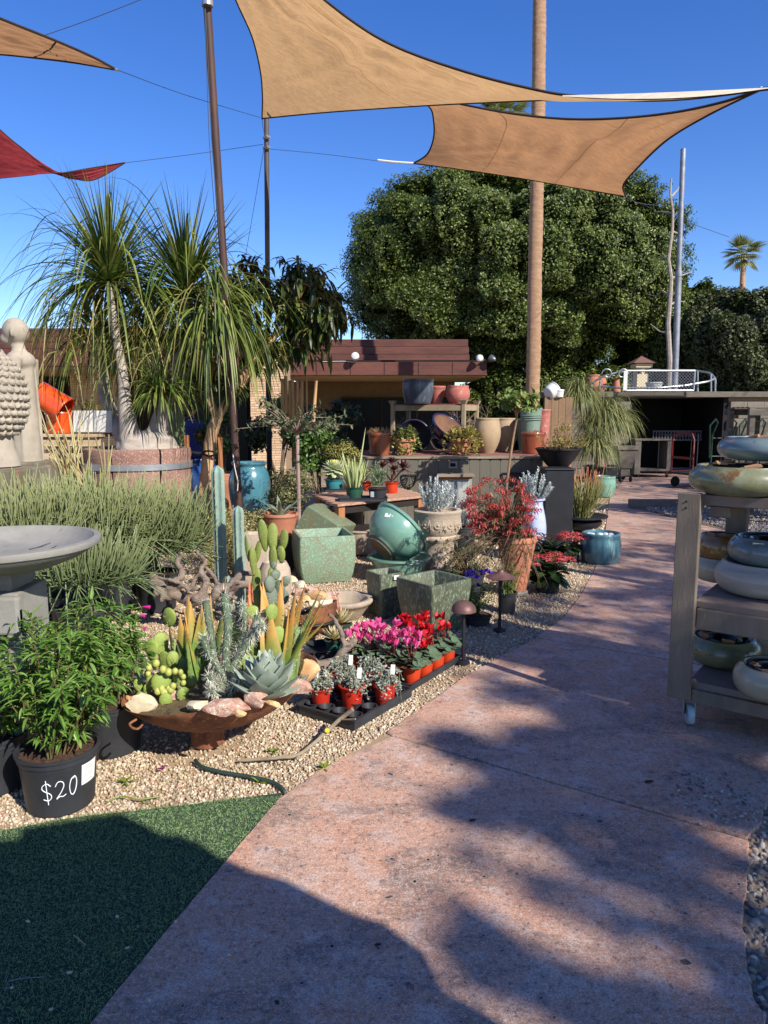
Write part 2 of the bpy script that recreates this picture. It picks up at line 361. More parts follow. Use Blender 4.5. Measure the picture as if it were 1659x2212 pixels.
mat_peb2 = pebble_mat('grey_pebble', [(0, (128, 118, 106)), (.2, (160, 150, 136)), (.4, (104, 98, 92)), (.55, (182, 172, 156)), (.7, (138, 124, 110)), (.85, (196, 184, 166)), (.93, (88, 84, 84))])
TP = [(-400, 1880), (0, 1793), (80, 1778), (170, 1762), (330, 1745), (470, 1728), (612, 1710)]; TG = np.array([G(*p) for p in TP])
def turf_y(x): return np.interp(x, TG[:, 0], TG[:, 1])
def scatter(n, x0, x1, y0, y1): return np.stack([rng.uniform(x0, x1, n), rng.uniform(y0, y1, n)], -1)
def keep_bed(p): return p[(p[:, 0] < poly_at(LG, p[:, 1])-.004) & (p[:, 1] > turf_y(p[:, 0])+.004)]
a_ = keep_bed(scatter(74000, -2.7, 1.3, 2.2, 4.3)); b_ = keep_bed(scatter(60000, -3.4, 2.6, 4.3, 7.6)); c_ = keep_bed(scatter(9000, -3, 3.8, 7.6, 12))
patch = np.array([mnoise.noise(Vector((p[0]*1.6, p[1]*1.6, 3))) for p in a_]); a_ = a_[(patch < .22) | (rng.uniform(0, 1, len(a_)) < .35)]
def pset(p, s0, s1, z=-.012):
    s = rng.uniform(s0, s1, len(p))*np.exp(rng.normal(0, .18, len(p))); S = np.stack([s, s*rng.uniform(.65, .95, len(p)), s*rng.uniform(.45, .75, len(p))], -1)
    return np.concatenate([p, (z+s*rng.uniform(.1, .55, len(p)))[:, None]], 1), S
pp = [pset(a_, .0042, .0082), pset(b_, .005, .0095), pset(c_, .01, .018)]
o = pebbles('gravel', np.concatenate([q[0] for q in pp]), np.concatenate([q[1] for q in pp]), mat_peb)
# a strip of darker river pebbles right of the path, spilling over the broken slab corner, and the gravel patch by the kerb
def keep_r(p, m_=0.0): return p[(p[:, 0] > poly_at(RG, p[:, 1])+m_)]
r1 = keep_r(scatter(13000, .95, 2.4, 1.3, 3.6)); sp_ = scatter(160, 1.17, 1.5, 2.55, 2.95)
gp = G(1505, 1098), G(1900, 1098); r2 = scatter(16000, 4.2, 9, 9.0, 11.6); r2 = r2[r2[:, 0] > 4.1+(11.6-r2[:, 1])*.22]
q1 = pset(r1, .008, .015, -.02); q2 = pset(sp_, .005, .009, .0); q3 = pset(r2, .012, .02, .012)
pebbles('river_pebbles', np.concatenate([q1[0], q2[0], q3[0]]), np.concatenate([q1[1], q2[1], q3[1]]), mat_peb2)
sheet('pebble_strip', [(.9, .6), (2.6, .6), (2.6, 3.8), (1.9, 3.6), (1.6, 3.2), (1.0, 2.0)], -.022, mat_ground)
sheet('gravel_patch', [(4.62, 9.0), (9, 9.0), (9, 11.6), (4.05, 11.6)], .006, mat_ground)
sheet('kerb', [(4.0, 11.6), (9.5, 11.6), (9.5, 11.75), (4.0, 11.75)], .14, pm('kerb_concrete', (120, 112, 106), (98, 92, 88), rough=.9), th=.15)

# artificial turf
mat_turfb = pm('turf_backing', (40, 56, 42), (56, 74, 54), rough=.95, sc=30)
tp = [(-3.5, .6)]+[(-3.5, turf_y(-3.5))]+[tuple(p[:2]) for p in TG]+[tuple(p[:2]) for p in LG if p[1] < TG[-1, 1]][::-1]
sheet('turf_base', tp, -.004, mat_turfb)
tq = np.concatenate([scatter(130000, -1.75, .0, 1.3, 2.75), scatter(16000, -3.5, -1.4, .6, 2.9)]); tq = tq[(tq[:, 0] < poly_at(LG, tq[:, 1])-.001+rng.uniform(0, .006, len(tq))) & (tq[:, 1] < turf_y(tq[:, 0])+rng.uniform(-.004, .016, len(tq)))]
n = len(tq); d = rdir(n, .25, 1); P0 = np.concatenate([tq, np.full((n, 1), -.003)], 1)
mat_turf = fm('turf_blade', [(92, 118, 70), (118, 148, 90), (140, 168, 108), (164, 184, 128), (184, 188, 140)], trans=.15, rough=.55, pos=[0, .35, .65, .9, 1])
o = link('turf', mesh_from('turf', *blades(P0, d, rng.uniform(.006, .0125, n), .0016, rng.uniform(0, 1.2, n), segs=2, prof=(1, .8, .2), roll=rng.uniform(0, 3, n))), None, mat_turf); o['kind'] = 'stuff'
# litter on the turf and the path
mat_stone = pm('pale_stone', (196, 180, 158), (160, 140, 118), rough=.85)
for i, (x, y) in enumerate([(253, 1979), (26, 2133), (79, 2392), (118, 2245), (275, 2047), (322, 2160), (284, 2255), (493, 2062), (110, 2180), (150, 2100), (60, 1990), (380, 1990)]):
    if y > 2212: continue
    solo(M().add(rock((.007, .005, .004), i), G(x, y, .012)), 'pebble', mat_stone, 'small pale pebble lying loose on the green artificial turf', 'pebble', group='loose pebbles scattered on the turf')
mat_straw = pm('dry_straw', (176, 150, 110), rough=.9)
solo(tube([G(160, 2020, .014), G(172, 2030, .02), G(184, 2041, .014)], .0016, 5), 'dry_twig', mat_straw, 'short pale dry twig on the turf, nearer the left edge', 'twig')
solo(tube([G(215, 2196, .014), G(240, 2192, .018), G(262, 2188, .014)], .0016, 5), 'dry_twig', mat_straw, 'straight straw twig low on the shaded turf beside the path', 'twig')
solo(tube([G(10, 2140, .014), G(18, 2120, .018), G(40, 2114, .016), G(95, 2110, .014)], .0011, 5), 'loose_thread', pm('grey_thread', (120, 126, 134)), 'thin bent grey thread lying on the turf at the left edge', 'thread')
mat_deadleaf = pm('dead_leaf', (88, 52, 34), (60, 30, 24), rough=.8)
for i, (x, y, s, c) in enumerate([(1012, 1773, .022, 'dark red fallen leaf at the path edge beside the gravel'), (808, 2042, .016, 'small brown curled leaf in the middle of the path'), (1552, 2395, .02, 'dark leaf'), (1310, 2430, .02, 'leaf'), (1608, 1692, .03, 'pale brown leaf on the path left of the cart wheel')]):
    if y > 2212: continue
    if i == 4: x, y = 1392, 1690
    p = G(x, y, .004); solo(blades([p], [[1, .3, .12]], s*1.6, s*.7, .3, segs=4, prof=(.2, .9, 1, .7, .05), fold=.5), 'fallen_leaf', mat_deadleaf, c, 'leaf')

# ---------------------------------------------------------------- buildings behind
mat_rust = pm('weathered_steel_fascia', (80, 44, 36), (102, 60, 48), (66, 36, 32), sc=1.5, rough=.7, bump=.3, bs=30, st=(.6, .6, 3), s3=8, t3=.55)
mat_soffit = pm('tan_soffit', (176, 150, 112), (160, 134, 98), rough=.9)
mat_wallb = pm('olive_stucco', (126, 104, 74), (112, 92, 66), rough=.95)
mat_glassd = pm('dark_window_glass', (12, 14, 15), rough=.3, spec=.15, bump=0)
mat_darkw = pm('dark_brown_wood', (42, 32, 26), (30, 24, 20), rough=.8)
mat_brick = pm('cream_brick', (214, 186, 152), (194, 160, 126), (170, 134, 104), sc=3, rough=.9, bump=.5, bs=60, s3=14, t3=.58, rnd=.14)
mat_mortar = pm('mortar', (150, 126, 102), rough=.95)
def fascia(m, x0, x1, ytop, ybot, D, depth):
    a, b = Q(x0, ytop, D), Q(x1, ybot, D); m.box(((a[0]+b[0])/2, D+depth/2, (a[2]+b[2])/2), (b[0]-a[0], depth, a[2]-b[2])); return a, b
h = thing('nursery_house', 'low flat-roofed house with stepped rusty brown fascia boards and dark windows', 'house', (0, 16, 0))
def hp(m, nm, mt, **k): return part(m, nm, mt, h, w=True, smooth=False, **k)
D = 18.6
f0 = M(); fascia(f0, 610, 1051, 782, 810.5, D, 3.5); main = hp(f0, 'fascia_board', mat_rust, bev=.01)
for i, (yt, yb, dd) in enumerate(((765.5, 778, 1.0), (748.5, 765, 1.05), (733, 748, 1.1))):
    f = M(); fascia(f, 630, 1014-i*1.5, yt, yb, D+dd, 2.5-i*.1); hp(f, 'fascia_board', mat_rust, bev=.008)
f = M(); a, b = Q(610, 781, D+.02), Q(1051, 781, D); f.box(((a[0]+b[0])/2, D+2.3, a[2]+.045), (b[0]-a[0]-.1, 3.6, .03)); hp(f, 'roof', mat_darkw)
f = M(); a, b = Q(612, 811, D), Q(1049, 811, D); f.box(((a[0]+b[0])/2, D+1.8, a[2]-.01), (b[0]-a[0], 3.3, .05)); hp(f, 'soffit', mat_soffit)
zt = a[2]-.04
f = M(); f.box(((a[0]+b[0])/2-.45, D+3.0, zt/2), (b[0]-a[0]-.1, .25, zt)); hp(f, 'wall', mat_wallb)
wa, wb = Q(738, 862, D+2.85), Q(1000, 990, D+2.85)
wd = hp(M().box(((wa[0]+wb[0])/2, D+2.85, (wa[2]+wb[2])/2), (wb[0]-wa[0], .06, wa[2]-wb[2])), 'window', mat_glassd)
for fx in (0, .33, .66, 1): 
    fr = M().box((wa[0]+(wb[0]-wa[0])*fx, D+2.8, (wa[2]+wb[2])/2), (.06, .08, wa[2]-wb[2])); part(fr, 'frame', mat_darkw, wd, w=True, smooth=False)
part(M().box(((wa[0]+wb[0])/2, D+2.8, wa[2]+.02), (wb[0]-wa[0], .1, .06)), 'frame', mat_darkw, wd, w=True, smooth=False)
for k in range(1, 6): q = Q(610+441*k/6, 796, D); hp(M().box((q[0], D-.004, q[2]), (.014, .012, Q(610, 782, D)[2]-Q(610, 810.5, D)[2]-.03)), 'joint_strip', mat_darkw)
# left wing, nearer
D2 = 15.9
f = M(); fascia(f, -420, 522, 754, 791, D2, 3); hp(f, 'fascia_board', mat_rust, bev=.01)
for i, (yt, yb, dd) in enumerate(((739, 753.5, .35), (727, 738.5, .42), (709, 726.5, .5))):
    f = M(); fascia(f, -420, 519-i, yt, yb, D2+dd, 3); hp(f, 'fascia_board', mat_rust, bev=.008)
a, b = Q(-420, 791, D2), Q(522, 791, D2)
hp(M().box(((a[0]+b[0])/2, D2+2.0, a[2]-.03), (b[0]-a[0], 3.8, .06)), 'soffit', mat_soffit)
zt = a[2]-.06
hp(M().box(((a[0]+b[0])/2, D2+3.4, zt/2), (b[0]-a[0], .2, zt)), 'wall', mat_darkw)
w0, w1 = Q(60, 815, D2+3.2), Q(140, 960, D2+3.2); hp(M().box(((w0[0]+w1[0])/2, D2+3.25, 1.3), (w1[0]-w0[0], .06, 2.0)), 'window', mat_glassd)
w0, w1 = Q(420, 815, D2+3.2), Q(535, 960, D2+3.2); hp(M().box(((w0[0]+w1[0])/2, D2+3.25, 1.2), (w1[0]-w0[0], .06, 2.3)), 'window', mat_glassd)
def brick_face(parent, x0, x1, y, z0, z1, bl=.29, bh=.058, gap=.009, dep=.1, thick=.5):
    part(M().box(((x0+x1)/2, y+thick/2+.012, (z0+z1)/2), (x1-x0-.01, thick, z1-z0)), 'mortar', mat_mortar, parent, w=True, smooth=False)
    bmh = {}; z = z0+bh/2; r = 0; g = np.random.default_rng(3)
    off = worldloc(parent)
    while z < z1:
        x = x0-(r % 2)*bl*.5+g.uniform(-.06, 0)
        while x < x1:
            a, b = max(x, x0), min(x+bl-gap, x1)
            if b-a > .03:
                key = round(b-a, 2)
                if key not in bmh:
                    bmh[key] = mesh_from('brick', *box(key, dep, bh-gap)); bmh[key].materials.append(mat_brick)
                inst('brick', bmh[key], parent, np.array([(a+b)/2, y+dep/2-g.uniform(0, .012), z])-off)
            x += bl
        z += bh; r += 1
ch = thing('brick_chimney', 'tall narrow pier of cream roman bricks between the two fascia wings', 'chimney', (Q(576, 900, 17.2)[0], 17.2, 0))
a, b = Q(538, 745, 17.2), Q(612, 745, 17.2); brick_face(ch, a[0], b[0], 17.2, 0, a[2], thick=1.2)
bw = thing('brick_panel_wall', 'brick wall panel in shade behind the ponytail palm under the left wing', 'wall', (Q(185, 900, 18.3)[0], 18.3, 0))
a, b = Q(150, 800, 18.3), Q(262, 800, 18.3); brick_face(bw, a[0], b[0], 18.3, .6, 2.55, thick=.3)
lw = thing('low_brick_wall', 'low cream brick wall beside the stone head', 'wall', (Q(60, 990, 9.5)[0], 9.5, 0))
a, b = Q(18, 955, 9.5), Q(112, 955, 9.5); brick_face(lw, a[0], b[0], 9.5, .35, a[2], bl=.4, bh=.1, thick=.3)
# floodlights
mat_white = pm('white_plastic', (200, 198, 192), rough=.4, bump=0); mat_gm = pm('grey_metal', (120, 122, 124), (98, 98, 100), rough=.4, metal=.6)
t = thing('floodlight', 'round white floodlight in the middle of the rusty fascia', 'floodlight', Q(768, 783, 18.6))
part(M().add(lathe([(0, 0), (.1, 0), (.105, .02), (.09, .09), (.03, .12), (0, .12)], 20), (0, -.16, .13), rotm(R(75), 0, 0)), 'lamp_head', mat_white, t); part(M().tube([(0, -.02, 0), (0, -.08, .05), (0, -.1, .12)], .018), 'bracket', mat_gm, t)
part(M().tube([(-.9, -.02, .02), (-.3, -.02, .03), (0, -.02, 0)], .008, 5), 'cable', mat_white, t)
t = thing('floodlight', 'twin grey floodlights at the right end of the rusty fascia', 'floodlight', Q(1040, 783, 18.6))
for sx, rz in ((-.06, -20), (.2, 50)):
    part(M().add(lathe([(0, 0), (.09, 0), (.1, .03), (.06, .13), (.03, .16), (0, .16)], 16), (sx, -.14, .1), rotm(R(110), 0, R(rz))), 'lamp_head', mat_white if sx < 0 else mat_gm, t)
part(M().tube([(0, 0, 0), (0, -.1, .03), (.08, -.12, .06)], .02), 'bracket', mat_gm, t)

# ---------------------------------------------------------------- storage bay under the deck, with its railing
mat_block = pm('grey_tan_block', (128, 118, 102), (108, 100, 88), (90, 84, 76), sc=2, rough=.95, bump=.6, bs=40, s3=10, t3=.6, rnd=.08)
mat_black = pm('black_painted_wall', (16, 16, 17), rough=.8); mat_beam = pm('grey_timber', (112, 104, 92), (92, 84, 74), rough=.85, st=(1, 6, 6), bump=.4)
mat_galv = pm('galvanised_steel', (186, 188, 188), (160, 162, 164), rough=.35, metal=.7, bump=.1)
bay = thing('storage_bay', 'black open storage bay with block piers under a raised deck', 'shed', (7, 17.4, 0)); DB = 17.4; zt = Q(1400, 858, DB)[2]; zb = Q(1400, 846, DB)[2]
xa, xb = Q(1368, 900, DB)[0], Q(1566, 900, DB)[0]; xl, xr = Q(1180, 900, DB)[0], Q(2300, 900, DB)[0]
def bp(m, nm, mt, **k): return part(m, nm, mt, bay, w=True, smooth=False, **k)
bp(M().box(((xa+xb)/2, DB+2.6, zt/2), (xb-xa+.6, .1, zt)), 'back_wall', mat_black)
for x in (xa-.05, xb+.05): bp(M().box((x, DB+1.35, zt/2), (.1, 2.5, zt-.01)), 'side_wall', mat_black)
bp(M().box(((xl+xr)/2, DB+4, (zt+zb)/2), (xr-xl, 8.1, zb-zt)), 'deck_slab', mat_beam, bev=.01)
g = np.random.default_rng(5)
blk = mesh_from('block', *box(.39, .2, .19)); blk.materials.append(mat_block)
for x0, x1 in ((xl, xa-.12), (xb+.12, xb+3.2)):
    r = 0; z = .1
    bp(M().box(((x0+x1)/2, DB+.22, zt/2), (x1-x0, .2, zt-.004)), 'wall_core', mat_mortar)
    while z < zt-.02:
        x = x0+.2+(r % 2)*.2
        while x < x1-.1:
            inst('block', blk, bay, np.array([x, DB+.1-g.uniform(0, .015), z])-[7, 17.4, 0]); x += .4
        z += .2; r += 1
# chain-link panel
DR = 17.2; cl = thing('chain_link_panel', 'galvanised chain-link gate panel lashed to the deck edge', 'fence', Q(1425, 846, DR)); p0, p1 = Q(1350, 846, DR), Q(1501, 801, DR)
mt_ = mat_galv; fr = M(); z0, z1 = zb+.02, p1[2]
for a, b in (((p0[0], z0), (p0[0], z1)), ((p1[0], z0), (p1[0], z1)), ((p0[0], z0), (p1[0], z0)), ((p0[0], z1), (p1[0], z1))): part(M().tube([(a[0], DR, a[1]), (b[0], DR, b[1])], .022, 8), 'frame_tube', mt_, cl, w=True)
part(M().box((p0[0]-.01, DR-.03, (z0+z1)/2), (.09, .01, z1-z0)), 'plate', mat_white, cl, w=True)
wm = M(); st = .075; Wp = p1[0]-p0[0]; Hp = z1-z0; k = -Hp
while k < Wp:
    for sgn in (1, -1):
        pts = []
        t0, t1 = max(0, -k), min(Hp, Wp-k)
        if t1 > t0:
            if sgn == 1: pts = [(p0[0]+k+t0, DR, z0+t0), (p0[0]+k+t1, DR, z0+t1)]
            else: pts = [(p0[0]+k+t0, DR-.004, z1-t0), (p0[0]+k+t1, DR-.004, z1-t1)]
            wm.tube(pts, .0045, 4, cap=False)
    k += st
part(wm, 'wire_mesh', mt_, cl, w=True, kind='stuff')
# arched pipe rails
rail = thing('deck_railing', 'curved white pipe railing with scroll ends above the storage bay', 'railing', Q(1400, 846, DR+.3))
def arc(pts, D0, r=.025):
    P = np.array([Q(x, y, D0+dd) for x, y, dd in pts]); n = len(P); t = np.linspace(0, n-1, 28); return np.stack([np.interp(t, range(n), P[:, i]) for i in range(3)], -1)
for pts in (([(1278, 830, .6), (1290, 820, .5), (1308, 811, .4), (1340, 803, .4), (1400, 799, 1.5), (1501, 800, 1.2), (1535, 806, .8), (1545, 818, .6), (1546, 828, .7)]), ([(1298, 834, .5), (1340, 838, .3), (1420, 838, .15), (1480, 833, .2), (1530, 824, .4), (1544, 818, .6)])): part(M().tube(arc(pts, DR), .025, 8), 'rail', mat_galv, rail, w=True)
for x, y0, y1 in ((1296, 816, 847), (1536, 808, 846), (1507, 802, 846), (1545, 820, 846), (1278, 830, 846)): part(M().tube([Q(x, y1, DR+.5), Q(x, y0, DR+.5)], .02, 6), 'rail_post', mat_galv, rail, w=True)
for cx in (1312, 1345):
    sg = -1 if cx == 1312 else 1; cc = Q(cx, 808, DR+.35); rr = .14
    part(M().tube([cc+np.array([sg*rr*(1-.5*t/9)*cos(t*.55), 0, rr*(1-.5*t/9)*sin(t*.55)]) for t in range(11)], .015, 6), 'scroll', mat_galv, rail, w=True)
# things standing on the deck
mat_tc = pm('terracotta', (164, 102, 76), (176, 116, 88), (194, 152, 128), sc=8, rough=.85, s3=30, t3=.64)
def pot(parent, rt, rb, hh, mt, wall=.015, lip=.02, liph=.03, n=28, name='pot', soil=None, foot=0, belly=0, inset=.03, loc=(0, 0, 0)):
    k = 8; pr = [(0, 0), (rb*.98, 0), (rb, .004)]
    for i in range(1, k): t = i/k; pr.append((rb+(rt-rb)*t+belly*sin(pi*t), hh*t*(1-liph/hh)))
    pr += [(rt, hh-liph), (rt+lip, hh-liph+.004), (rt+lip, hh-.003), (rt+lip-.003, hh), (rt-wall+.002, hh), (rt-wall, hh-.004), (rt-wall-.002, hh-inset)]
    s = soil
    if not s: pr += [(rb-wall+.002, .03), (0, .025)]
    o = part(M().add(lathe(pr, n), loc), name, mt, parent, ang=50)
    if s:
        so_ = M(); V, F = lathe([(0, 0), (rt*.3, .006), (rt*.6, .002), (rt-wall, 0)], n); V[:, 2] += np.array([.006*mnoise.noise(Vector(v*40)) for v in V]); so_.add((V, F), (loc[0], loc[1], loc[2]+hh-inset))
        part(so_, 'soil', s, parent)
    return o
mat_soil = pm('bark_soil', (74, 52, 38), (96, 68, 50), (48, 34, 26), sc=40, rough=.95, bump=.9, bs=120, bd=.01, s3=70, t3=.5)
for x, s_, lab in ((1281, 1.0, 'terracotta urn behind the left end of the deck railing'), (1296, .9, 'second terracotta urn on the deck, beside the railing scroll')):
    t = thing('deck_urn', lab, 'urn', Q(x, 847, DR+.9)); pot(t, .13*s_, .1*s_, .42*s_, mat_tc, belly=.05)
t = thing('garden_obelisk', 'small terracotta chimney piece on the deck left of the chain-link panel', 'ornament', Q(1331, 847, DR+.9)); pot(t, .06, .11, .36, mat_tc, lip=.01)
t = thing('lantern_tower', 'cream lantern-like birdhouse with a pyramid roof on the deck', 'birdhouse', Q(1383, 846, DR+1.4)); mc = pm('cream_paint', (216, 198, 160), rough=.8)
part(M().box((0, 0, .3), (.3, .3, .6)), 'column', mc, t, smooth=False, bev=.01); part(M().box((0, 0, .64), (.42, .42, .1)), 'ledge', mc, t, smooth=False, bev=.01)
part(M().add((np.array([[-.3, -.3, .7], [.3, -.3, .7], [.3, .3, .7], [-.3, .3, .7], [0, 0, .9]]), [np.array([[0, 1, 4], [1, 2, 4], [2, 3, 4], [3, 0, 4]]), np.array([[3, 2, 1, 0]])])), 'roof', pm('shingle_brown', (112, 78, 66), rough=.9), t, smooth=False)
for sx in (-.09, .09): part(M().box((sx, -.152, .5), (.1, .012, .12)), 'window', mat_darkw, t, smooth=False)
t = thing('plastic_basket', 'white ribbed plastic basket on the deck behind the chain link', 'basket', Q(1412, 846, DR+.35)); pot(t, .19, .15, .22, mat_white, lip=.015)
# inside the bay
def boxes(m, L):
    for c, s in L: m.box(c, s)
    return m
t = thing('wheeled_bench', 'small grey wooden cart with an open shelf standing in the black bay', 'cart', G(1402, 1030)); mt_ = mat_beam
for sx in (-.38, .38): part(M().box((sx, 0, .48), (.14, .5, .8)), 'side_panel', mt_, t, smooth=False, bev=.006)
part(M().box((0, 0, .9), (.95, .55, .04)), 'top', mt_, t, smooth=False, bev=.005); part(M().box((0, 0, .18), (.62, .5, .05)), 'shelf', mt_, t, smooth=False, bev=.005)
mat_rubber = pm('black_rubber', (20, 20, 21), rough=.8); mat_redp = pm('red_paint', (120, 24, 24), (96, 20, 20), rough=.45)
for sx in (-.35, .35): part(M().add(lathe([(.0, -.02), (.05, -.02), (.055, 0), (.05, .02), (0, .02)], 14), (sx, -.2, .055), rotm(0, R(90), 0)), 'wheel', mat_rubber, t)
t = thing('wire_rack', 'chrome wire shelf rack against the dark back of the bay', 'rack', Q(1462, 1018, 18.6)*[1, 1, 0])
for sx in (-.42, .42):
    for sy in (-.2, .2): part(M().tube([(sx, sy, 0), (sx, sy, 1.0)], .012, 6), 'post', mat_galv, t)
for z in (.12, .98):
    sh = M()
    for k in range(9): sh.tube([(-.42, -.2+k*.05, z), (.42, -.2+k*.05, z)], .004, 4)
    for sy in (-.2, .2): sh.tube([(-.42, sy, z-.04), (.42, sy, z-.04)], .005, 4); sh.tube([(-.42+.06*k, sy, z-.04*(k % 2)) for k in range(15)], .004, 4)
    part(sh, 'shelf', mat_galv, t)
t = thing('milk_crate', 'grey slotted plastic crate on top of the wire rack', 'crate', Q(1455, 952, 18.6)); mg = pm('grey_plastic', (88, 86, 90), rough=.6); cr = M(); cr.box((0, 0, .02), (1.2, .4, .03))
for k in range(17): cr.box((-.6+k*.075, -.2, .13), (.028, .02, .22))
cr.box((0, -.2, .25), (1.25, .03, .03)); cr.box((0, -.2, .03), (1.25, .03, .03)); part(cr, 'crate_shell', mg, t, smooth=False)
t = thing('platform_cart', 'red flatbed trolley with a hooped handle parked at the bay mouth', 'trolley', G(1520, 1052), R(20))
part(M().box((0, 0, .3), (1.3, .7, .04)), 'deck', pm('worn_board', (70, 56, 50), (54, 44, 40), rough=.8), t, smooth=False, bev=.005)
for sy in (-.35, .35): part(M().box((0, sy, .3), (1.36, .035, .07)), 'side_rail', mat_redp, t, smooth=False, bev=.006)
part(M().tube([(-.6, -.3, .3), (-.6, -.3, 1.0), (-.58, -.22, 1.12), (-.58, .22, 1.12), (-.6, .3, 1.0), (-.6, .3, .3)], .018, 8), 'handle', mat_redp, t); part(M().box((-.6, 0, .62), (.03, .6, .05)), 'crossbar', mat_redp, t, smooth=False)
for sx in (-.5, .5):
    for sy in (-.28, .28): part(M().add(lathe([(0, -.025), (.1, -.025), (.11, 0), (.1, .025), (0, .025)], 16), (sx, sy, .11), rotm(R(90), 0, 0)), 'wheel', mat_rubber, t)
mat_dgreen = pm('dark_green_tube', (28, 62, 44), rough=.4)
for i, (dx, lab) in enumerate(((0, 'dark green hand truck with looped handle at the bay mouth, the left one'), (.55, 'second dark green hand truck, standing nearer the wooden rack'))):
    p = Q(1560, 960, 14)*[1, 1, 0]+[dx, 0, 0]; t = thing('hand_truck', lab, 'hand truck', p)
    for sx in (-.2, .2): part(M().tube([(sx, 0, .1), (sx, 0, 1.1), (sx*.9, -.15, 1.35), (sx*.8-.15, -.35, 1.42), (sx*.8-.3, -.45, 1.3), (sx*.8-.25, -.4, .7)], .016, 7), 'handle_tube', mat_dgreen, t)
    for z in (.3, .7, 1.05): part(M().tube([(-.2, 0, z), (.2, 0, z)], .012, 6), 'crossbar', mat_dgreen, t)
    part(M().box((0, -.12, .04), (.42, .24, .012)), 'toe_plate', mat_dgreen, t, smooth=False)
    for sx in (-.24, .24): part(M().add(lathe([(0, -.03), (.11, -.03), (.12, 0), (.11, .03), (0, .03)], 16), (sx, .08, .12), rotm(0, R(90), 0)), 'wheel', mat_rubber, t)
t = thing('plant_rack', 'weathered wooden display rack half cut off by the right edge', 'rack', G(1640, 1085)*[1, 1, 0]+[.9, 0, 0]); mt_ = mat_beam
t.location = (Q(1655, 950, 10.2)[0], 10.2, 0)
for sx in (-.38, .0, .9):
    for sy in (-.3, .3): part(M().box((sx, sy, .8), (.075, .075, 1.6)), 'post', mt_, t, smooth=False, bev=.005)
for z in (1.55, 1.15, .55):
    for sy in (-.32, .32): part(M().box((.25, sy*1.12, z), (1.4, .04, .09)), 'rail', mt_, t, smooth=False, bev=.004)
    for k in range(5): part(M().box((.25, -.26+k*.13, z+.06), (1.35, .11, .02)), 'slat', mt_, t, smooth=False, bev=.003)
# ---------------------------------------------------------------- trees
mat_bark = pm('grey_bark', (124, 108, 90), (94, 80, 66), (70, 58, 48), sc=8, rough=.95, bump=.8, bs=40, bd=.02, st=(1, 1, .25))
mat_ficus = fm('ficus_leaf', [(46, 62, 22), (72, 90, 32), (102, 118, 46), (134, 144, 68), (164, 170, 104)], trans=.3, rough=.42, spec=.4, pos=[0, .3, .6, .85, 1])
def crown(lobes, n, size, g, shell=.75, stretch=1.):
    L = np.array(lobes); w = L[:, 3]**2; idx = g.choice(len(L), n, p=w/w.sum()); d = rdir(n, g=g)
    r = L[idx, 3]*g.uniform(shell, 1.05, n)*(1+.12*np.sin(d[:, 0]*9+idx)*np.cos(d[:, 2]*7+idx*2)); P = L[idx, :3]+d*r[:, None]*[1, 1, stretch]
    return P, unit(d*1.1+rdir(n, g=g)*.6+[0, 0, .2]), size*g.uniform(.6, 1.3, n)
g = np.random.default_rng(11)
cc = Q(1105, 610, 24.5); cc[2] = Q(1105, 590, 24.5)[2]
rx, rz_ = 330*px(cc), 205*px(cc); 
from mathutils import kdtree
def lumpy_crown(t, c, R3, n, size, mt, nl, seed, amp=.2, zmin=.9, core=True, sq=.82):
    """a dense crown: leaves spread over a surface of rounded lumps with dark creases between them"""
    g = np.random.default_rng(seed); R3 = np.array(R3, dtype=float); st = np.array([1, 1, .62]); trees = []
    for m_, dm, am in ((nl, 2.3/math.sqrt(nl), amp), (nl*7, 2.3/math.sqrt(nl*7), amp*.42)):
        cs = rdir(m_, -1, 1, g); kd = kdtree.KDTree(m_)
        for q, v in enumerate(cs): kd.insert(v*st, q)
        kd.balance(); trees.append((kd, dm, am, g.uniform(-.35, .25, m_)))
    def F(d):
        f = np.ones(len(d))
        for kd, dm, am, off in trees:
            ds = d*st; r = [kd.find(v) for v in ds]; dist = np.array([x[2] for x in r]); k_ = np.array([x[1] for x in r]); f -= am*(np.clip(dist/dm, 0, 1.2)**2-off[k_]*.5)
        return f
    def S(d, f): return np.sign(d)*np.abs(d)**sq*f[:, None]*R3+c
    d = rdir(n*2, -1, 1, g); d = d[d[:, 1] < .45][:n]; f = F(d); P = S(d, f+np.abs(g.normal(0, .012, len(d)))-g.uniform(0, .05, len(d))); k = P[:, 2] > zmin; P, d = P[k], d[k]; sz = size*g.uniform(.6, 1.35, len(P))
    part(leafcloud(P, unit(d*1.0+rdir(len(P), g=g)*.75+[0, 0, .3]), sz, sz*.58, g), 'foliage', mt, t, w=True, smooth=False, kind='stuff')
    if core: V, Fc = ico(5); f = F(V); part((S(V, f-.055), Fc), 'dark_crown_core', bpy.data.materials.get('dark_foliage_core') or pm('dark_foliage_core', (34, 44, 20), (22, 30, 14), rough=1, spec=0), t, w=True)  # solid core behind the leaves, inner shade put into its dark colour
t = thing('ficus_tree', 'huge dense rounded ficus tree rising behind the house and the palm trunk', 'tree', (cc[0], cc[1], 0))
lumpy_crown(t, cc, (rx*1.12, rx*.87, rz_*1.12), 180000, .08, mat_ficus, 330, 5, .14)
part(M().tube([(cc[0], cc[1], -.1), (cc[0]+.1, cc[1], 1.5), (cc[0], cc[1], 4)], [.5, .4, .3], 12), 'trunk', mat_bark, t, w=True)
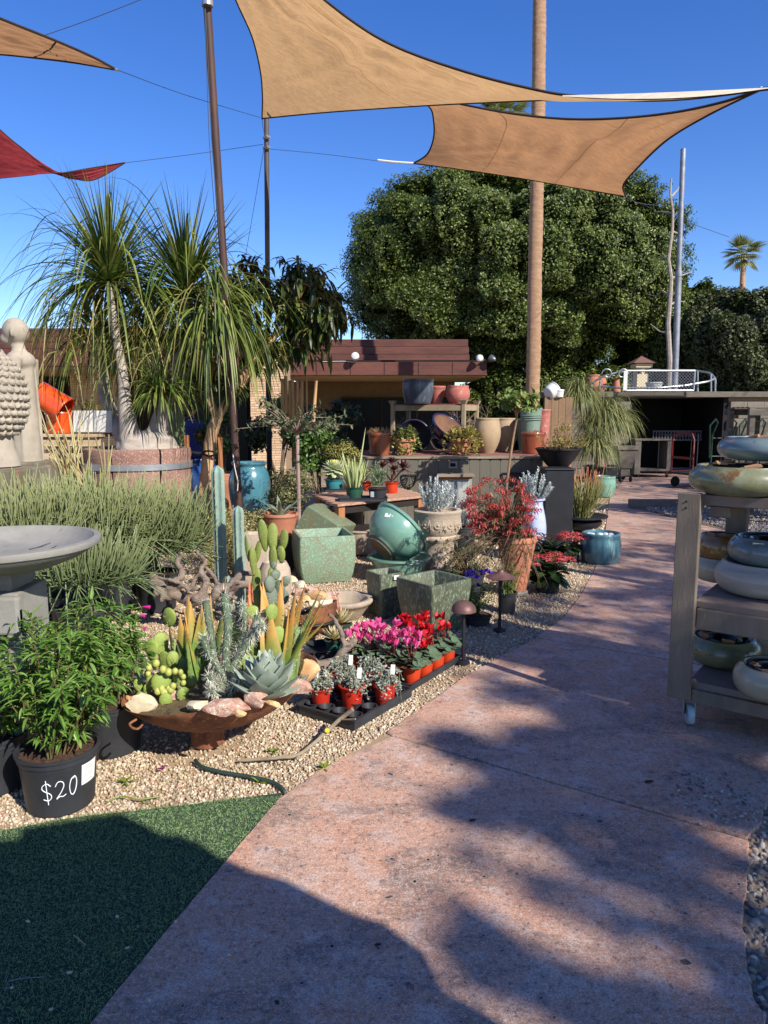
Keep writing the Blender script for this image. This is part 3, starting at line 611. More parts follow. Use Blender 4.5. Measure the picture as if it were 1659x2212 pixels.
def bush(name, lab, cat, loc, R3, n, size, mt, seed=0, nl=14, shell=.5, zc=None, trunk=0, group=None, wr=.5, low=.05, kind='stuff'):
    g = np.random.default_rng(seed); t = thing(name, lab, cat, loc, group=group); zc = R3[2] if zc is None else zc; L = []
    for k in range(nl):
        d = rdir(1, -.8, 1, g)[0]*g.uniform(.45, .8); L.append([d[0]*R3[0], d[1]*R3[1], zc+d[2]*R3[2], min(R3)*g.uniform(.3, .55)])
    P, N_, S = crown(L, n, size, g, shell); k = P[:, 2] > low; part(leafcloud(P[k], N_[k], S[k], S[k]*wr, g), 'foliage', mt, t, smooth=False, kind=kind)
    if trunk:
        for a in range(5): e = L[a]; part(M().tube([(0, 0, 0), (e[0]*.2, e[1]*.2, zc*.4), (e[0]*.9, e[1]*.9, e[2])], [trunk, trunk*.7, trunk*.25], 7), 'branch', mat_bark, t)
    return t
mat_hedge = fm('hedge_leaf', [(34, 38, 22), (56, 60, 34), (82, 84, 50), (112, 108, 70), (146, 136, 96)], trans=.2, rough=.5, pos=[0, .35, .65, .88, 1])
mat_hedge2 = fm('grey_hedge_leaf', [(44, 52, 28), (66, 74, 40), (92, 98, 56), (124, 124, 84)], trans=.2, rough=.55)
hz = [(1468, 720, 23.5, 1.6, 2.0, mat_ficus, 'green bushy tree touching the right side of the big ficus'), (1555, 750, 22, 1.6, 1.75, mat_hedge2, 'olive grey hedge tree behind the steel pole'), (1650, 745, 21, 1.8, 1.75, mat_hedge2, 'dark olive hedge tree at the right edge below the distant palm'), (1405, 790, 25, 1.4, 1.8, mat_ficus, 'low dark shrub tree behind the deck lantern')]
for i, (x, y, D, rx_, rz2, mt_, lab) in enumerate(hz):
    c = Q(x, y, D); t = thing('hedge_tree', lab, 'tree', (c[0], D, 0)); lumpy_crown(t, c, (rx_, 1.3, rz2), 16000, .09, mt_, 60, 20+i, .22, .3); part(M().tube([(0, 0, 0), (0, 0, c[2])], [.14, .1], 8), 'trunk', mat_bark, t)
for i, x in enumerate((1120, 1230, 1330)):
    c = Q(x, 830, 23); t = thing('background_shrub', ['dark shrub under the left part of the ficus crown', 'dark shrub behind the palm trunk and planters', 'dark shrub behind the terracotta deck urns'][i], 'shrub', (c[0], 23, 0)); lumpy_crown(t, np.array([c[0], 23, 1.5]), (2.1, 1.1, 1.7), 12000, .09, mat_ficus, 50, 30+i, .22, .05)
xw0, xw1 = Q(600, 880, 29)[0], Q(1262, 880, 29)[0]; solo(M().box(((xw0+xw1)/2, 29, 1.15), (xw1-xw0, .2, 2.3)), 'boundary_wall', pm('olive_brown_wall', (84, 78, 58), (64, 60, 46), rough=.95), 'olive brown boundary wall seen dimly under the ficus crown', 'wall', smooth=False)
# bare dead tree and steel pole on the right
mat_dead = pm('bleached_wood', (170, 158, 146), (134, 122, 112), sc=10, rough=.9, bump=.5, bs=50)
t = thing('dead_tree', 'bare bleached dead tree standing beside the grey steel pole', 'tree', Q(1445, 845, 18.5)*[1, 1, 0]+[0, 0, 2.1])
tr = [(1445, 848), (1447, 780), (1443, 700), (1448, 640), (1450, 600), (1444, 560), (1452, 500), (1454, 460), (1448, 420), (1450, 385)]
part(M().tube([Q(x, y, 18.5) for x, y in tr], np.linspace(.075, .02, len(tr)), 8), 'trunk', mat_dead, t, w=True)
for pts in ([(1448, 640), (1430, 628), (1418, 640), (1400, 636)], [(1450, 600), (1470, 596), (1492, 588)], [(1444, 560), (1430, 556), (1418, 566)], [(1452, 500), (1475, 508)], [(1454, 460), (1430, 457), (1413, 458)], [(1450, 425), (1464, 410), (1472, 392)], [(1447, 720), (1425, 716), (1405, 700)], [(1446, 660), (1462, 650), (1480, 652)]):
    part(M().tube([Q(x, y, 18.5+.3*k) for k, (x, y) in enumerate(pts)], np.linspace(.03, .008, len(pts)), 6), 'branch', mat_dead, t, w=True)
mat_pole = pm('galvanised_pole', (150, 152, 158), (118, 120, 126), rough=.5, metal=.3, bump=.15)
t = thing('steel_pole', 'tall grey steel pole at the right behind the deck', 'pole', Q(1457, 846, 18)*[1, 1, 0]+[0, 0, 2.1])
part(M().tube([Q(1457, 846, 18), Q(1466, 590, 18)], .075, 12), 'lower_tube', mat_pole, t, w=True); part(M().tube([Q(1466, 592, 18), Q(1476, 322, 18)], .06, 12), 'upper_tube', mat_pole, t, w=True)
part(M().tube([Q(1466, 598, 18), Q(1466, 586, 18)], .085, 12), 'collar', mat_pole, t, w=True)
# distant fan palms
mat_frond = fm('fan_frond', [(104, 118, 66), (142, 150, 92), (180, 178, 124)], trans=.2, rough=.6)
mat_palmt = pm('palm_trunk', (184, 148, 116), (156, 120, 90), (118, 86, 64), sc=6, rough=.95, bump=.9, bs=30, bd=.03, st=(1, 1, 3.2), s3=16, t3=.58)
def fan_palm(lab, x, ytop, D, rad, seed, ybase=None):
    g = np.random.default_rng(seed); c = Q(x, ytop, D); t = thing('fan_palm', lab, 'palm tree', (c[0], D, 0))
    part(M().tube([(0, 0, 0), (.1, 0, c[2]*.5), (0, 0, c[2])], [.28, .22, .2], 10), 'trunk', mat_palmt, t)
    for k in range(30):
        d = rdir(1, -.75, .95, g)[0]; st = rad*.5; hub = np.array([0, 0, c[2]])+d*st; m = M().tube([(0, 0, c[2]), hub], .02, 4)
        s = unit(np.cross(d, [0, 0, 1.])); n = 16; an = np.linspace(-1.5, 1.5, n); u = np.cross(s, d)
        dd = d*np.cos(an)[:, None]+s*np.sin(an)[:, None]*1.0+u*.1
        m.add(blades(np.repeat(hub[None], n, 0), dd, rad*.62*np.cos(an*.35), rad*.085, .5, segs=3, roll=0)); part(m, 'frond', mat_frond, t, smooth=False)
    return t
fan_palm('distant fan palm above the hedge at the right edge', 1607, 548, 60, 1.7, 3)
fan_palm('distant fan palm showing through the gap between the two tan sails', 1082, 262, 46, 1.9, 4)
# tall palm trunk by the planters
tp_ = [(1152, 900), (1153, 760), (1156, 560), (1160, 400), (1163, 230), (1165, 60), (1168, -420)]
pts = np.array([Q(x, y, 15.7) for x, y in tp_]); pts[0, 2] = -.05; pts[0, :2] = pts[1, :2]
t = thing('tall_palm', 'tall bare palm trunk running out of the top of the view', 'palm tree', (pts[0, 0], pts[0, 1], 0))
zs = np.linspace(0, 1, 180); P = np.stack([np.interp(zs, np.linspace(0, 1, len(pts)), pts[:, i]) for i in range(3)], -1); P[:, 2] = np.linspace(0, pts[-1, 2], 180); P[:, 0] = np.interp(P[:, 2], pts[:, 2], pts[:, 0])
rr = np.linspace(.155, .125, 180)*(1+.06*((np.arange(180) % 2)*2-1)*.5+.02*np.sin(np.arange(180)*.37)); rr[:10] *= np.linspace(1.2, 1, 10)
part(M().tube(P, rr, 20), 'trunk', mat_palmt, t, w=True, ang=180)
top = P[-1]; g = np.random.default_rng(9)
for k in range(26):
    d = rdir(1, -.5, .95, g)[0]; hub = top+d*.9; m = M().tube([top, hub], .02, 4); s = unit(np.cross(d, [0, 0, 1.])); an = np.linspace(-1.5, 1.5, 16)
    m.add(blades(np.repeat(hub[None], 16, 0), d*np.cos(an)[:, None]+s*np.sin(an)[:, None], 1.0, .13, .5, segs=3)); part(m, 'frond', mat_frond, t, w=True, smooth=False)

# ---------------------------------------------------------------- shade sails, poles, wires
def cloth(name, c1, c2, tr=.45):
    m, nt, b, out = newmat(name); co = tcoord(nt); w = nt.nodes.new('ShaderNodeTexWave'); w.inputs['Scale'].default_value = 40; w.inputs['Distortion'].default_value = 2; w.inputs['Detail'].default_value = 3; nt.links.new(co, w.inputs[0])
    st = nz(nt, 3, 5, .6, tcoord(nt, 'Object', (1, 6, 6)), dist=.4)
    c = mix(nt, rampf(nt, st, .36, .64), lin(c1), lin(c2)); c = mix(nt, rampf(nt, nz(nt, 5, 4, .6, tcoord(nt, 'Object', (.5, 9, 9)), dist=.2), .55, .68, 0, .35), c, lin(tuple(min(255, int(v*1.2)) for v in c1))); c = mix(nt, rampf(nt, w.outputs['Fac'], 0, 1, 0, .12), c, lin((90, 62, 40))); nt.links.new(c, b.inputs['Base Color']); b.inputs['Roughness'].default_value = .9; b.inputs['Specular IOR Level'].default_value = .1
    nt.links.new(bumpn(nt, w.outputs['Fac'], .15, .004), b.inputs['Normal'])
    t = nt.nodes.new('ShaderNodeBsdfTranslucent'); nt.links.new(c, t.inputs[0]); x = nt.nodes.new('ShaderNodeMixShader'); x.inputs[0].default_value = tr; nt.links.new(b.outputs[0], x.inputs[1]); nt.links.new(t.outputs[0], x.inputs[2])
    nt.links.new(x.outputs[0], out.inputs[0]); return m
mat_tan = cloth('tan_shade_cloth', (202, 162, 116), (188, 148, 102), .58); mat_redc = cloth('red_shade_cloth', (186, 74, 74), (160, 58, 62), .5); mat_browns = cloth('brown_shade_cloth', (188, 142, 100), (174, 128, 90), .5)
mat_seam = pm('seam_thread', (176, 134, 92), rough=.9, bump=0); mat_hem = pm('dark_webbing', (58, 46, 38), (46, 36, 30), rough=.9, bump=0); mat_cable = pm('steel_cable', (60, 62, 66), rough=.5, metal=.3, bump=0); mat_strap = pm('white_strap', (206, 202, 194), rough=.8, bump=0)
def curve3(pts, n):
    P = np.array(pts, dtype=float); k = len(P); t = np.linspace(0, k-1, n); i = np.clip(t.astype(int), 0, k-2); f = (t-i)[:, None]
    p0 = P[np.clip(i-1, 0, k-1)]; p1 = P[i]; p2 = P[i+1]; p3 = P[np.clip(i+2, 0, k-1)]
    return .5*((2*p1)+(-p0+p2)*f+(2*p0-5*p1+4*p2-p3)*f**2+(-p0+3*p1-3*p2+p3)*f**3)
def sail(name, lab, mt, E0, E1, E2, E3, loc, nu=60, nv=40, wr=.026, hem_r=.012, group=None):
    """Coons surface between four edges: E0 from A to B, E1 from D to C, E2 from A to D, E3 from B to C; given as (x, y, distance)"""
    W3 = lambda L: [Q(*p) for p in L]
    c0, c1, c2, c3 = curve3(W3(E0), nu), curve3(W3(E1), nu), curve3(W3(E2), nv), curve3(W3(E3), nv)
    u = np.linspace(0, 1, nu)[:, None, None]; v = np.linspace(0, 1, nv)[None, :, None]; A, B, C_, D_ = c0[0], c0[-1], c1[-1], c1[0]
    S = (1-v)*c0[:, None]+v*c1[:, None]+(1-u)*c2[None]+u*c3[None]-((1-u)*(1-v)*A+u*(1-v)*B+(1-u)*v*D_+u*v*C_)
    uu, vv = u[..., 0], v[..., 0]; edge = (4*uu*(1-uu))*(4*vv*(1-vv))
    nzs = np.array([[mnoise.noise(Vector((a*5, b*14, 2.3)))+.6*mnoise.noise(Vector((a*12+b*9, b*3, 7))) for b in vv[0]] for a in uu[:, 0]])
    nrm = unit(np.cross(np.gradient(S, axis=0), np.gradient(S, axis=1))); S = S+nrm*(nzs*edge*wr*3)[..., None]
    i = np.arange(nu-1)[:, None]*nv; j = np.arange(nv-1)[None]; F = np.stack([i+j, i+j+1, i+nv+j+1, i+nv+j], -1).reshape(-1, 4)
    t = thing(name, lab, 'shade sail', loc, group=group); o = part((S.reshape(-1, 3), [F]), 'cloth', mt, t, w=True, ang=180)
    for c in (S[:, 0], S[:, -1], S[0], S[-1]):
        if np.linalg.norm(c[0]-c[-1]) > .3: part(tube(c, hem_r, 5), 'hem', mat_hem, t, w=True)
    return t, S
# A: off the top; B: lower left, at the thin far pole; C: right end
s1, S1 = sail('shade_sail', 'largest tan shade sail, stretched across the top of the view', mat_tan,
     [(480, -70, 8.4), (515, 12, 8.8), (545, 80, 9.3), (562, 150, 9.9), (567, 205, 10.4), (566, 256, 10.9)],
     [(640, -50, 7.3), (760, 45, 7.1), (860, 103, 7.), (1000, 153, 6.8), (1130, 187, 6.6), (1250, 207, 6.4), (1450, 210, 6.1), (1664, 190, 5.9)],
     [(480, -70, 8.4), (560, -66, 7.9), (640, -50, 7.3)],
     [(566, 256, 10.9), (700, 243, 10), (900, 229, 9), (1100, 219, 8), (1240, 215, 7.3), (1450, 216, 6.5), (1664, 192, 5.9)], Q(566, 256, 10.9), 70, 50)
part(M().add(blades([Q(578, 242, 10.7)], [[1, 0, 0]], .09, .05, 0, segs=1, prof=(1, 1))), 'label_patch', pm('grey_patch', (110, 96, 80), bump=0), s1, w=True)
for x0, y0, x1, y1, D in ((1002, 154, 992, 152, 6.8), (1143, 203, 1130, 216, 7.2)): pass
# twisted white-lit strip of the same sail's far hem on the right: the top face turned to the sun
s2, S2 = sail('shade_sail', 'smaller tan shade sail hanging below the largest one, in front of the ficus', mat_browns,
     [(868, 204, 9.6), (925, 228, 9.9), (937, 262, 10.2), (936, 300, 10.5), (922, 334, 10.8), (893, 353, 11)],
     [(1645, 192, 6.0), (1530, 248, 7), (1440, 303, 8), (1375, 365, 9), (1347, 400, 9.6), (1352, 424, 10)],
     [(868, 204, 9.6), (940, 213, 9.2), (1020, 230, 8.8), (1110, 246, 8.3), (1220, 257, 7.8), (1330, 256, 7.3), (1450, 244, 6.9), (1560, 221, 6.3), (1645, 192, 6.0)],
     [(893, 353, 11), (1000, 366, 11), (1120, 384, 10.8), (1240, 405, 10.4), (1352, 424, 10)], Q(893, 353, 11), 60, 60)
for S_, t_ in ((S1, s1), (S2, s2)):
    nrm_ = unit(np.cross(np.gradient(S_, axis=0), np.gradient(S_, axis=1))); nrm_ *= np.sign((nrm_*(np.array([0, 0, CH])-S_)).sum(-1, keepdims=True))
    for f_ in (.33, .66): r_ = int(S_.shape[1]*f_); part(tube(S_[:, r_]+nrm_[:, r_]*.001, .004, 4, rb=.0015), 'seam', mat_seam, t_, w=True)
    for c_ in (S_[0, 0], S_[-1, 0], S_[0, -1], S_[-1, -1]): part(M().tube([c_+np.array([.014*cos(a), 0, .014*sin(a)]) for a in np.linspace(0, 2*pi, 12)], .003, 5), 'corner_ring', mat_galv, t_, w=True)
s2['label'] = 'smaller tan shade sail hanging below the largest one, in front of the ficus'
# upper fold of the tan sail, sunlight put into its paler colour
solo(M().add((lambda a, b: (np.concatenate([a, b]), [np.stack([np.arange(29), np.arange(1, 30), np.arange(1, 30)+30, np.arange(29)+30], -1)]))(curve3([Q(1215, 206, 6.25), Q(1330, 203, 6.05), Q(1450, 199, 5.88), Q(1560, 194, 5.8), Q(1660, 189, 5.72)], 30), curve3([Q(1215, 208, 6.22), Q(1330, 213, 6.0), Q(1450, 212, 5.83), Q(1560, 204, 5.76), Q(1660, 191, 5.7)], 30))), 'sail_flap', cloth('sunlit_cloth', (216, 204, 182), (206, 192, 168), .15), 'pale sunlit folded flap along the right end of the largest sail', 'sail flap')
s3, _ = sail('shade_sail', 'brown shade sail cut off by the upper left corner', mat_browns,
     [(-200, -40, 5.6), (-60, 14, 6), (0, 40, 6.2), (120, 88, 6.6), (200, 123, 6.9), (248, 149, 7.1)], [(-200, 112, 7.2), (-60, 114, 7.2), (0, 117, 7.2), (70, 124, 7.2), (160, 135, 7.15), (248, 150, 7.12)],
     [(-200, -40, 5.6), (-205, 40, 6.4), (-200, 112, 7.2)], [(248, 149, 7.1), (248.3, 149.5, 7.11), (248, 150, 7.12)], Q(248, 149, 7.1), wr=.008)
part(M().tube([Q(248, 149.5, 7.1), Q(256, 152, 7.1)], .012, 6), 'shackle', mat_galv, s3, w=True)
part(M().tube([Q(122, 90, 6.6), Q(108, 106, 6.9), Q(72, 124, 7.2)], .008, 5), 'seam', mat_hem, s3, w=True)
s4, _ = sail('shade_sail', 'red shade sail with a twisted tail at the left edge', mat_redc,
     [(-160, 130, 9.4), (0, 280, 9.6), (50, 322, 9.7), (100, 363, 9.9), (125, 374, 10), (190, 364, 10.2), (270, 351, 10.4)], [(-160, 400, 10.6), (0, 385, 10.5), (60, 379, 10.4), (118, 373, 10.02), (160, 386, 10.2), (205, 388, 10.3), (270, 352, 10.4)],
     [(-160, 130, 9.4), (-165, 270, 10), (-160, 400, 10.6)], [(270, 351, 10.4), (270, 351.5, 10.4), (270, 352, 10.4)], Q(270, 352, 10.4), hem_r=.008, wr=.006)
# poles
mat_rpole = pm('rust_brown_pole', (82, 58, 50), (62, 44, 40), (104, 72, 56), sc=8, rough=.6, bump=.3, st=(1, 1, .2))
mat_dpole = pm('dark_pole', (92, 78, 68), (60, 52, 48), sc=2, rough=.6, bump=.3)
b0 = G(521, 1180); t = thing('leaning_pole', 'thick rusty brown pole leaning through the whole left half of the view', 'pole', b0)
u_ = Q(447, 0, 7.7); v_ = Q(517, 1100, b0[1]); dr = u_-v_; part(M().tube([v_-dr*.13, u_+dr*.25], .04, 14), 'shaft', mat_rpole, t, w=True)
part(M().tube([Q(440, -40, 7.62), Q(452, 300, 7.75), Q(471, 560, 7.8)], .004, 5), 'cable', mat_cable, t, w=True); part(M().tube([Q(441, -40, 7.62), Q(457, 300, 7.75), Q(475, 520, 7.8)], .004, 5), 'cable', mat_cable, t, w=True)
part(M().tube([Q(503, 980, 7.9), Q(507, 1010, 7.9), Q(514, 1040, 7.92), Q(513, 1060, 7.93)], .006, 5), 'cable', mat_strap, t, w=True)
for y in (8,): part(M().tube([Q(447, -10, 7.66), Q(448, 14, 7.66)], .055, 14), 'collar', mat_galv, t, w=True)
t = thing('thin_pole', 'slim dark upright pole carrying the corner of the largest sail', 'pole', Q(580, 1000, 11)*[1, 1, 0])
p1_, p0_ = Q(575.5, 252, 11), Q(581, 1000, 11); p0_[2] = 0
part(M().tube([p0_, Q(579, 760, 11)], .042, 10), 'shaft', pm('black_pole', (22, 22, 24), rough=.6), t, w=True); part(M().tube([Q(579, 762, 11), p1_], .036, 10), 'upper_shaft', mat_dpole, t, w=True)
for y in (296, 318): part(M().tube([Q(569, y+3, 10.95), Q(576, y-3, 10.9), Q(583, y+1, 10.95)], .018, 6), 'clamp', mat_galv, t, w=True)
def wire(lab, pts, r=.0035, mt=None, n=14, sag=0):
    P = curve3([Q(*p) for p in pts], n); solo(tube(P, r, 5), 'guy_wire', mt or mat_cable, lab, 'wire')
wire('thin wire running up from the brown sail to the top edge', [(95, 77, 6.8), (200, 40, 7), (310, -3, 7.2)])
wire('thin wire from the brown sail tip across to the largest sail corner', [(256, 152, 7.1), (400, 205, 9), (562, 254, 10.9)])
wire('thin wire from the red sail tip to the slim pole', [(270, 352, 10.4), (420, 333, 10.7), (568, 312, 10.95)])
wire('thin wire from the slim pole to the white strap of the lower sail', [(583, 322, 10.95), (700, 333, 11), (818, 348, 11)])
wire('slanting guy wire going down left of the slim pole', [(570, 322, 10.95), (550, 440, 10.7), (529, 560, 10.3)])
wire('guy wire hanging close along the slim pole', [(571, 320, 10.9), (572, 440, 10.9), (573, 565, 10.9)])
wire('faint wire behind the bare dead tree', [(1395, 445, 19), (1480, 478, 19), (1575, 512, 19)], .006)
wire('short wire joining the largest sail corner to the slim pole clamp', [(566, 256, 10.9), (568, 275, 10.92), (573, 296, 10.95)])
solo(tube(curve3([Q(816, 346, 11), Q(850, 350, 11), Q(896, 353, 11)], 8), .016, 6), 'sail_strap', mat_strap, 'white strap tying the left corner of the smaller tan sail', 'strap')
solo(tube(curve3([Q(1352, 424, 10), Q(1358, 428, 10), Q(1385, 440, 12), Q(1440, 445, 17)], 8), .006, 6), 'sail_rope', mat_cable, 'short rope from the lower right corner of the smaller tan sail', 'rope')
solo(tube([Q(1640, 193, 6.0), Q(1664, 190, 5.9), Q(1960, 170, 5.2)], .014, 6), 'sail_turnbuckle', mat_galv, 'metal turnbuckle at the right end of the tan sails', 'turnbuckle')
cpost = Q(1960, 170, 5.2); t = thing('sail_post', 'steel post off to the right that the two tan sails are tied to', 'pole', (cpost[0], cpost[1], 0)); part(M().tube([(0, 0, 0), (0, 0, cpost[2]+.2)], .06, 12), 'shaft', mat_pole, t)

# ---------------------------------------------------------------- the trees and the added canopy behind the camera that shade the path
mat_shadeleaf = fm('mesquite_leaf', [(50, 66, 30), (74, 92, 42), (96, 112, 56)], trans=.25)
g = np.random.default_rng(21)
SK = np.array([TS[0]/TS[2], TS[1]/TS[2]])     # ground offset towards the sun per metre of height
def edge_x(y): return np.interp(y, [1.4, 2.2, 3.0, 3.6, 4.6, 5.5, 6.6, 7.4, 9, 11, 13, 18, 20], [.0, .05, .2, .1, .55, .95, 1.45, 2.0, 2.8, 3.4, 3.8, 4.5, 5])
clumps = []
def addc(n, x0, x1, y0, y1, dens, h0, h1, r0, r1):
    k = 0
    while k < n:
        gx, gy = g.uniform(x0, x1), g.uniform(y0, y1)
        if gx < edge_x(gy)+r1*.6: k += 1; continue
        sa, sb = gx*.86-gy*.5, gx*.5+gy*.86
        if mnoise.noise(Vector((sa*1.0, sb*4.2, 5)))+.55*mnoise.noise(Vector((sa*3, sb*10, 9))) < dens: k += 1; continue
        hh = g.uniform(h0, h1); clumps.append((gx+SK[0]*hh, gy+SK[1]*hh, hh, g.uniform(r0, r1))); k += 1
addc(2300, 0, 5, 1.2, 3.9, -.02, 7.5, 10, .06, .13)
addc(1600, 0, 8, 3.7, 8.5, -.2, 6, 8, .14, .26)
addc(1500, 1.5, 17, 8.0, 19, -.3, 7.5, 11, .35, .6)
CL = np.array(clumps); cen = np.array([[8.5, -6.5], [11.0, -3.0], [14.5, .5], [11.5, 4.5], [16.5, 6.0], [20, 9.]])
for it in range(4):
    a = ((CL[:, None, :2]-cen[None])**2).sum(-1).argmin(1); cen = np.array([CL[a == k, :2].mean(0) if (a == k).any() else cen[k] for k in range(len(cen))])
labs = ['spreading mesquite tree behind the camera, nearest the path', 'spreading mesquite tree right of the path, second one away', 'mesquite tree beyond the right edge, opposite the cart', 'mesquite tree beyond the right edge, beside the storage bay', 'mesquite tree far out to the right of the deck', 'farthest mesquite tree out to the right']
for k in range(len(cen)):
    C_ = CL[a == k]
    if not len(C_): continue
    t = thing('mesquite_tree', labs[k], 'tree', (cen[k, 0], cen[k, 1], 0)); n = 34; idx = np.repeat(np.arange(len(C_)), n)
    d = rdir(len(idx), g=g)*(g.uniform(.1, 1, len(idx))**.5*C_[idx, 3])[:, None]*[1, 1, .7]; S = g.uniform(.05, .12, len(idx)); part(leafcloud(C_[idx, :3]+d, rdir(len(idx), g=g)+[.4, -.4, .5], S, S*.6, g), 'foliage', mat_shadeleaf, t, w=True, smooth=False, kind='stuff')
    b = np.array([cen[k, 0], cen[k, 1], 0]); fork = b+[.2, .1, 3.2]; part(M().tube([b, b+[.15, 0, 1.6], fork], [.28, .22, .18], 10), 'trunk', mat_bark, t, w=True)
    for c in C_[::30]:
        mid = fork*.45+c[:3]*.55+[0, 0, -.6]; part(M().tube([fork, mid, c[:3]], [.09, .055, .02], 6), 'limb', mat_bark, t, w=True)
# added unseen canopy, its rim traced from the foreground shadow it casts
sh = [(0, 1825), (40, 1821), (46, 1788), (262, 1756), (291, 1771), (317, 1783), (350, 1804), (391, 1804), (437, 1825), (466, 1846), (516, 1867), (558, 1896), (612, 1898), (666, 1925), (722, 1953), (770, 1978), (828, 1992), (850, 2040), (883, 2092), (974, 2150), (1084, 2212)]
hp_ = 2.35; rim = [G(*p)+[SK[0]*hp_, SK[1]*hp_, hp_] for p in sh]; rim = [rim[0]+[-.9, -.15, 0]]+rim+[rim[-1]+[.5, -1.0, 0], rim[-1]+[-1.2, -2.4, 0], rim[-1]+[-3.6, -1.6, 0]]
rim = np.array(rim); c = rim.mean(0)+[0, 0, .5]
t = thing('shadow_canopy', 'unseen canvas canopy behind the camera, its rim shaped to cast the foreground shadow', 'shadow canopy', (c[0], c[1], 0)); n = len(rim)
dn = rim.copy(); dn[:, 2] -= .12
part((np.concatenate([rim, dn, c[None]]), [np.array([[i, (i+1) % n, 2*n] for i in range(n)]), np.array([[i, i+n, (i+1) % n+n, (i+1) % n] for i in range(n)])]), 'canopy', pm('dark_canvas', (70, 66, 60), rough=.95), t, w=True, smooth=False)
part(M().tube([(0, 0, 0), (0, 0, c[2])], .03, 10), 'pole', mat_dpole, t); part(M().box((0, 0, .04), (.5, .5, .08)), 'base', mat_beam, t, smooth=False, bev=.01)
# ---------------------------------------------------------------- generators for pots and plants
mat_np = pm('black_nursery_plastic', (42, 43, 46), (54, 55, 58), (70, 68, 64), sc=5, rough=.5, bump=.15, bs=30, s3=18, t3=.66)
mat_gp = pm('green_plastic', (44, 84, 66), (38, 74, 58), rough=.4, bump=0); mat_tp = pm('teal_plastic', (60, 128, 132), (52, 116, 120), rough=.4, bump=0)
mat_op = pm('orange_plastic', (196, 62, 28), (176, 52, 24), rough=.42, bump=.05); mat_stoneb = pm('cast_stone', (186, 168, 146), (160, 144, 124), (120, 108, 94), sc=5, rough=.95, bump=.8, bs=45, bd=.008, s3=22, t3=.62)
mat_greystone = pm('grey_cast_stone', (150, 146, 136), (124, 120, 112), (98, 92, 84), sc=3, rough=.95, bump=.5, bs=50, s3=12, t3=.62)
def glaze(name, c1, c2, c3=None, sc=5, rough=.25, coat=.6, st=(1, 1, .25), t3=.58, s3=14, bump=.12): return pm(name, c1, c2, c3, sc=sc, rough=rough, coat=coat, st=st, t3=t3, s3=s3, bump=bump, bs=25, bd=.003)
mat_cyan = glaze('cyan_glaze', (52, 98, 114), (76, 126, 138), (44, 84, 108)); mat_royal = glaze('royal_blue_glaze', (40, 74, 138), (58, 100, 160), (80, 130, 170))
mat_navy = glaze('navy_glaze', (14, 16, 46), (24, 26, 70), (60, 50, 50)); mat_dkpot = glaze('blue_grey_glaze', (52, 60, 72), (76, 84, 96), (110, 114, 118), sc=9, rough=.45, coat=.2, st=(1, 1, .12))
mat_teal = glaze('teal_celadon', (104, 146, 126), (118, 156, 138), (144, 172, 154), sc=4, s3=40, st=None, t3=.62)
mat_patina = pm('green_patina_glaze', (118, 142, 112), (122, 118, 92), (138, 172, 150), sc=9, rough=.6, bump=.5, bs=70, s3=75, t3=.5, coat=.1)
mat_patina2 = pm('mossy_green_glaze', (96, 102, 78), (72, 76, 60), (136, 148, 124), sc=6, rough=.55, bump=.7, bs=50, s3=60, t3=.52, coat=.15, st=(1, 1, .4))
mat_brownglz = glaze('brown_glaze', (120, 56, 40), (142, 78, 52), (150, 100, 50), rough=.35); mat_redw = pm('worn_red_clay', (158, 88, 78), (170, 106, 94), (190, 152, 138), sc=6, rough=.85, s3=18, t3=.55)
mat_beige = pm('beige_clay', (168, 146, 116), (150, 128, 100), (124, 102, 80), sc=3, rough=.85, st=(1, 1, .5)); mat_turq = pm('rustic_turquoise', (104, 126, 112), (122, 138, 122), (132, 116, 86), sc=5, rough=.7, s3=12, t3=.6, st=(1, 1, .5))
mat_blk = pm('black_ceramic', (24, 24, 27), (34, 34, 38), rough=.5, bump=.2); mat_bluetex = glaze('blue_drip_glaze', (46, 80, 94), (80, 120, 128), (124, 158, 158), sc=8, st=(1, 1, .15), rough=.3, bump=.3)
mat_label = pm('white_paper_label', (224, 222, 216), rough=.7, bump=0); mat_ink = pm('grey_ink', (84, 84, 88), rough=.8, bump=0)
def nursery(parent, rt, rb, hh, mt=None, soil=None, loc=(0, 0, 0), name='pot'):
    k = [(0, 0), (rb, 0), (rb+.003, .01), (rb+(rt-rb)*.72, hh*.76), (rt-.006, hh*.77), (rt-.004, hh*.86), (rt+.002, hh*.865), (rt+.003, hh*.955), (rt+.009, hh*.96), (rt+.01, hh*.99), (rt+.006, hh), (rt-.003, hh), (rt-.006, hh*.96), (rt-.008, hh*.9)]
    if soil is None: soil = mat_soil
    o = part(M().add(lathe(k, 36), loc), name, mt or mat_np, parent, ang=35); V, F = lathe([(0, 0), (rt*.4, .004), (rt*.75, -.002), (rt-.006, 0)], 24)
    V[:, 2] += np.array([.008*mnoise.noise(Vector(v*50)) for v in V]); part(M().add((V, F), (loc[0], loc[1], loc[2]+hh*.9)), 'soil', soil, parent); return o
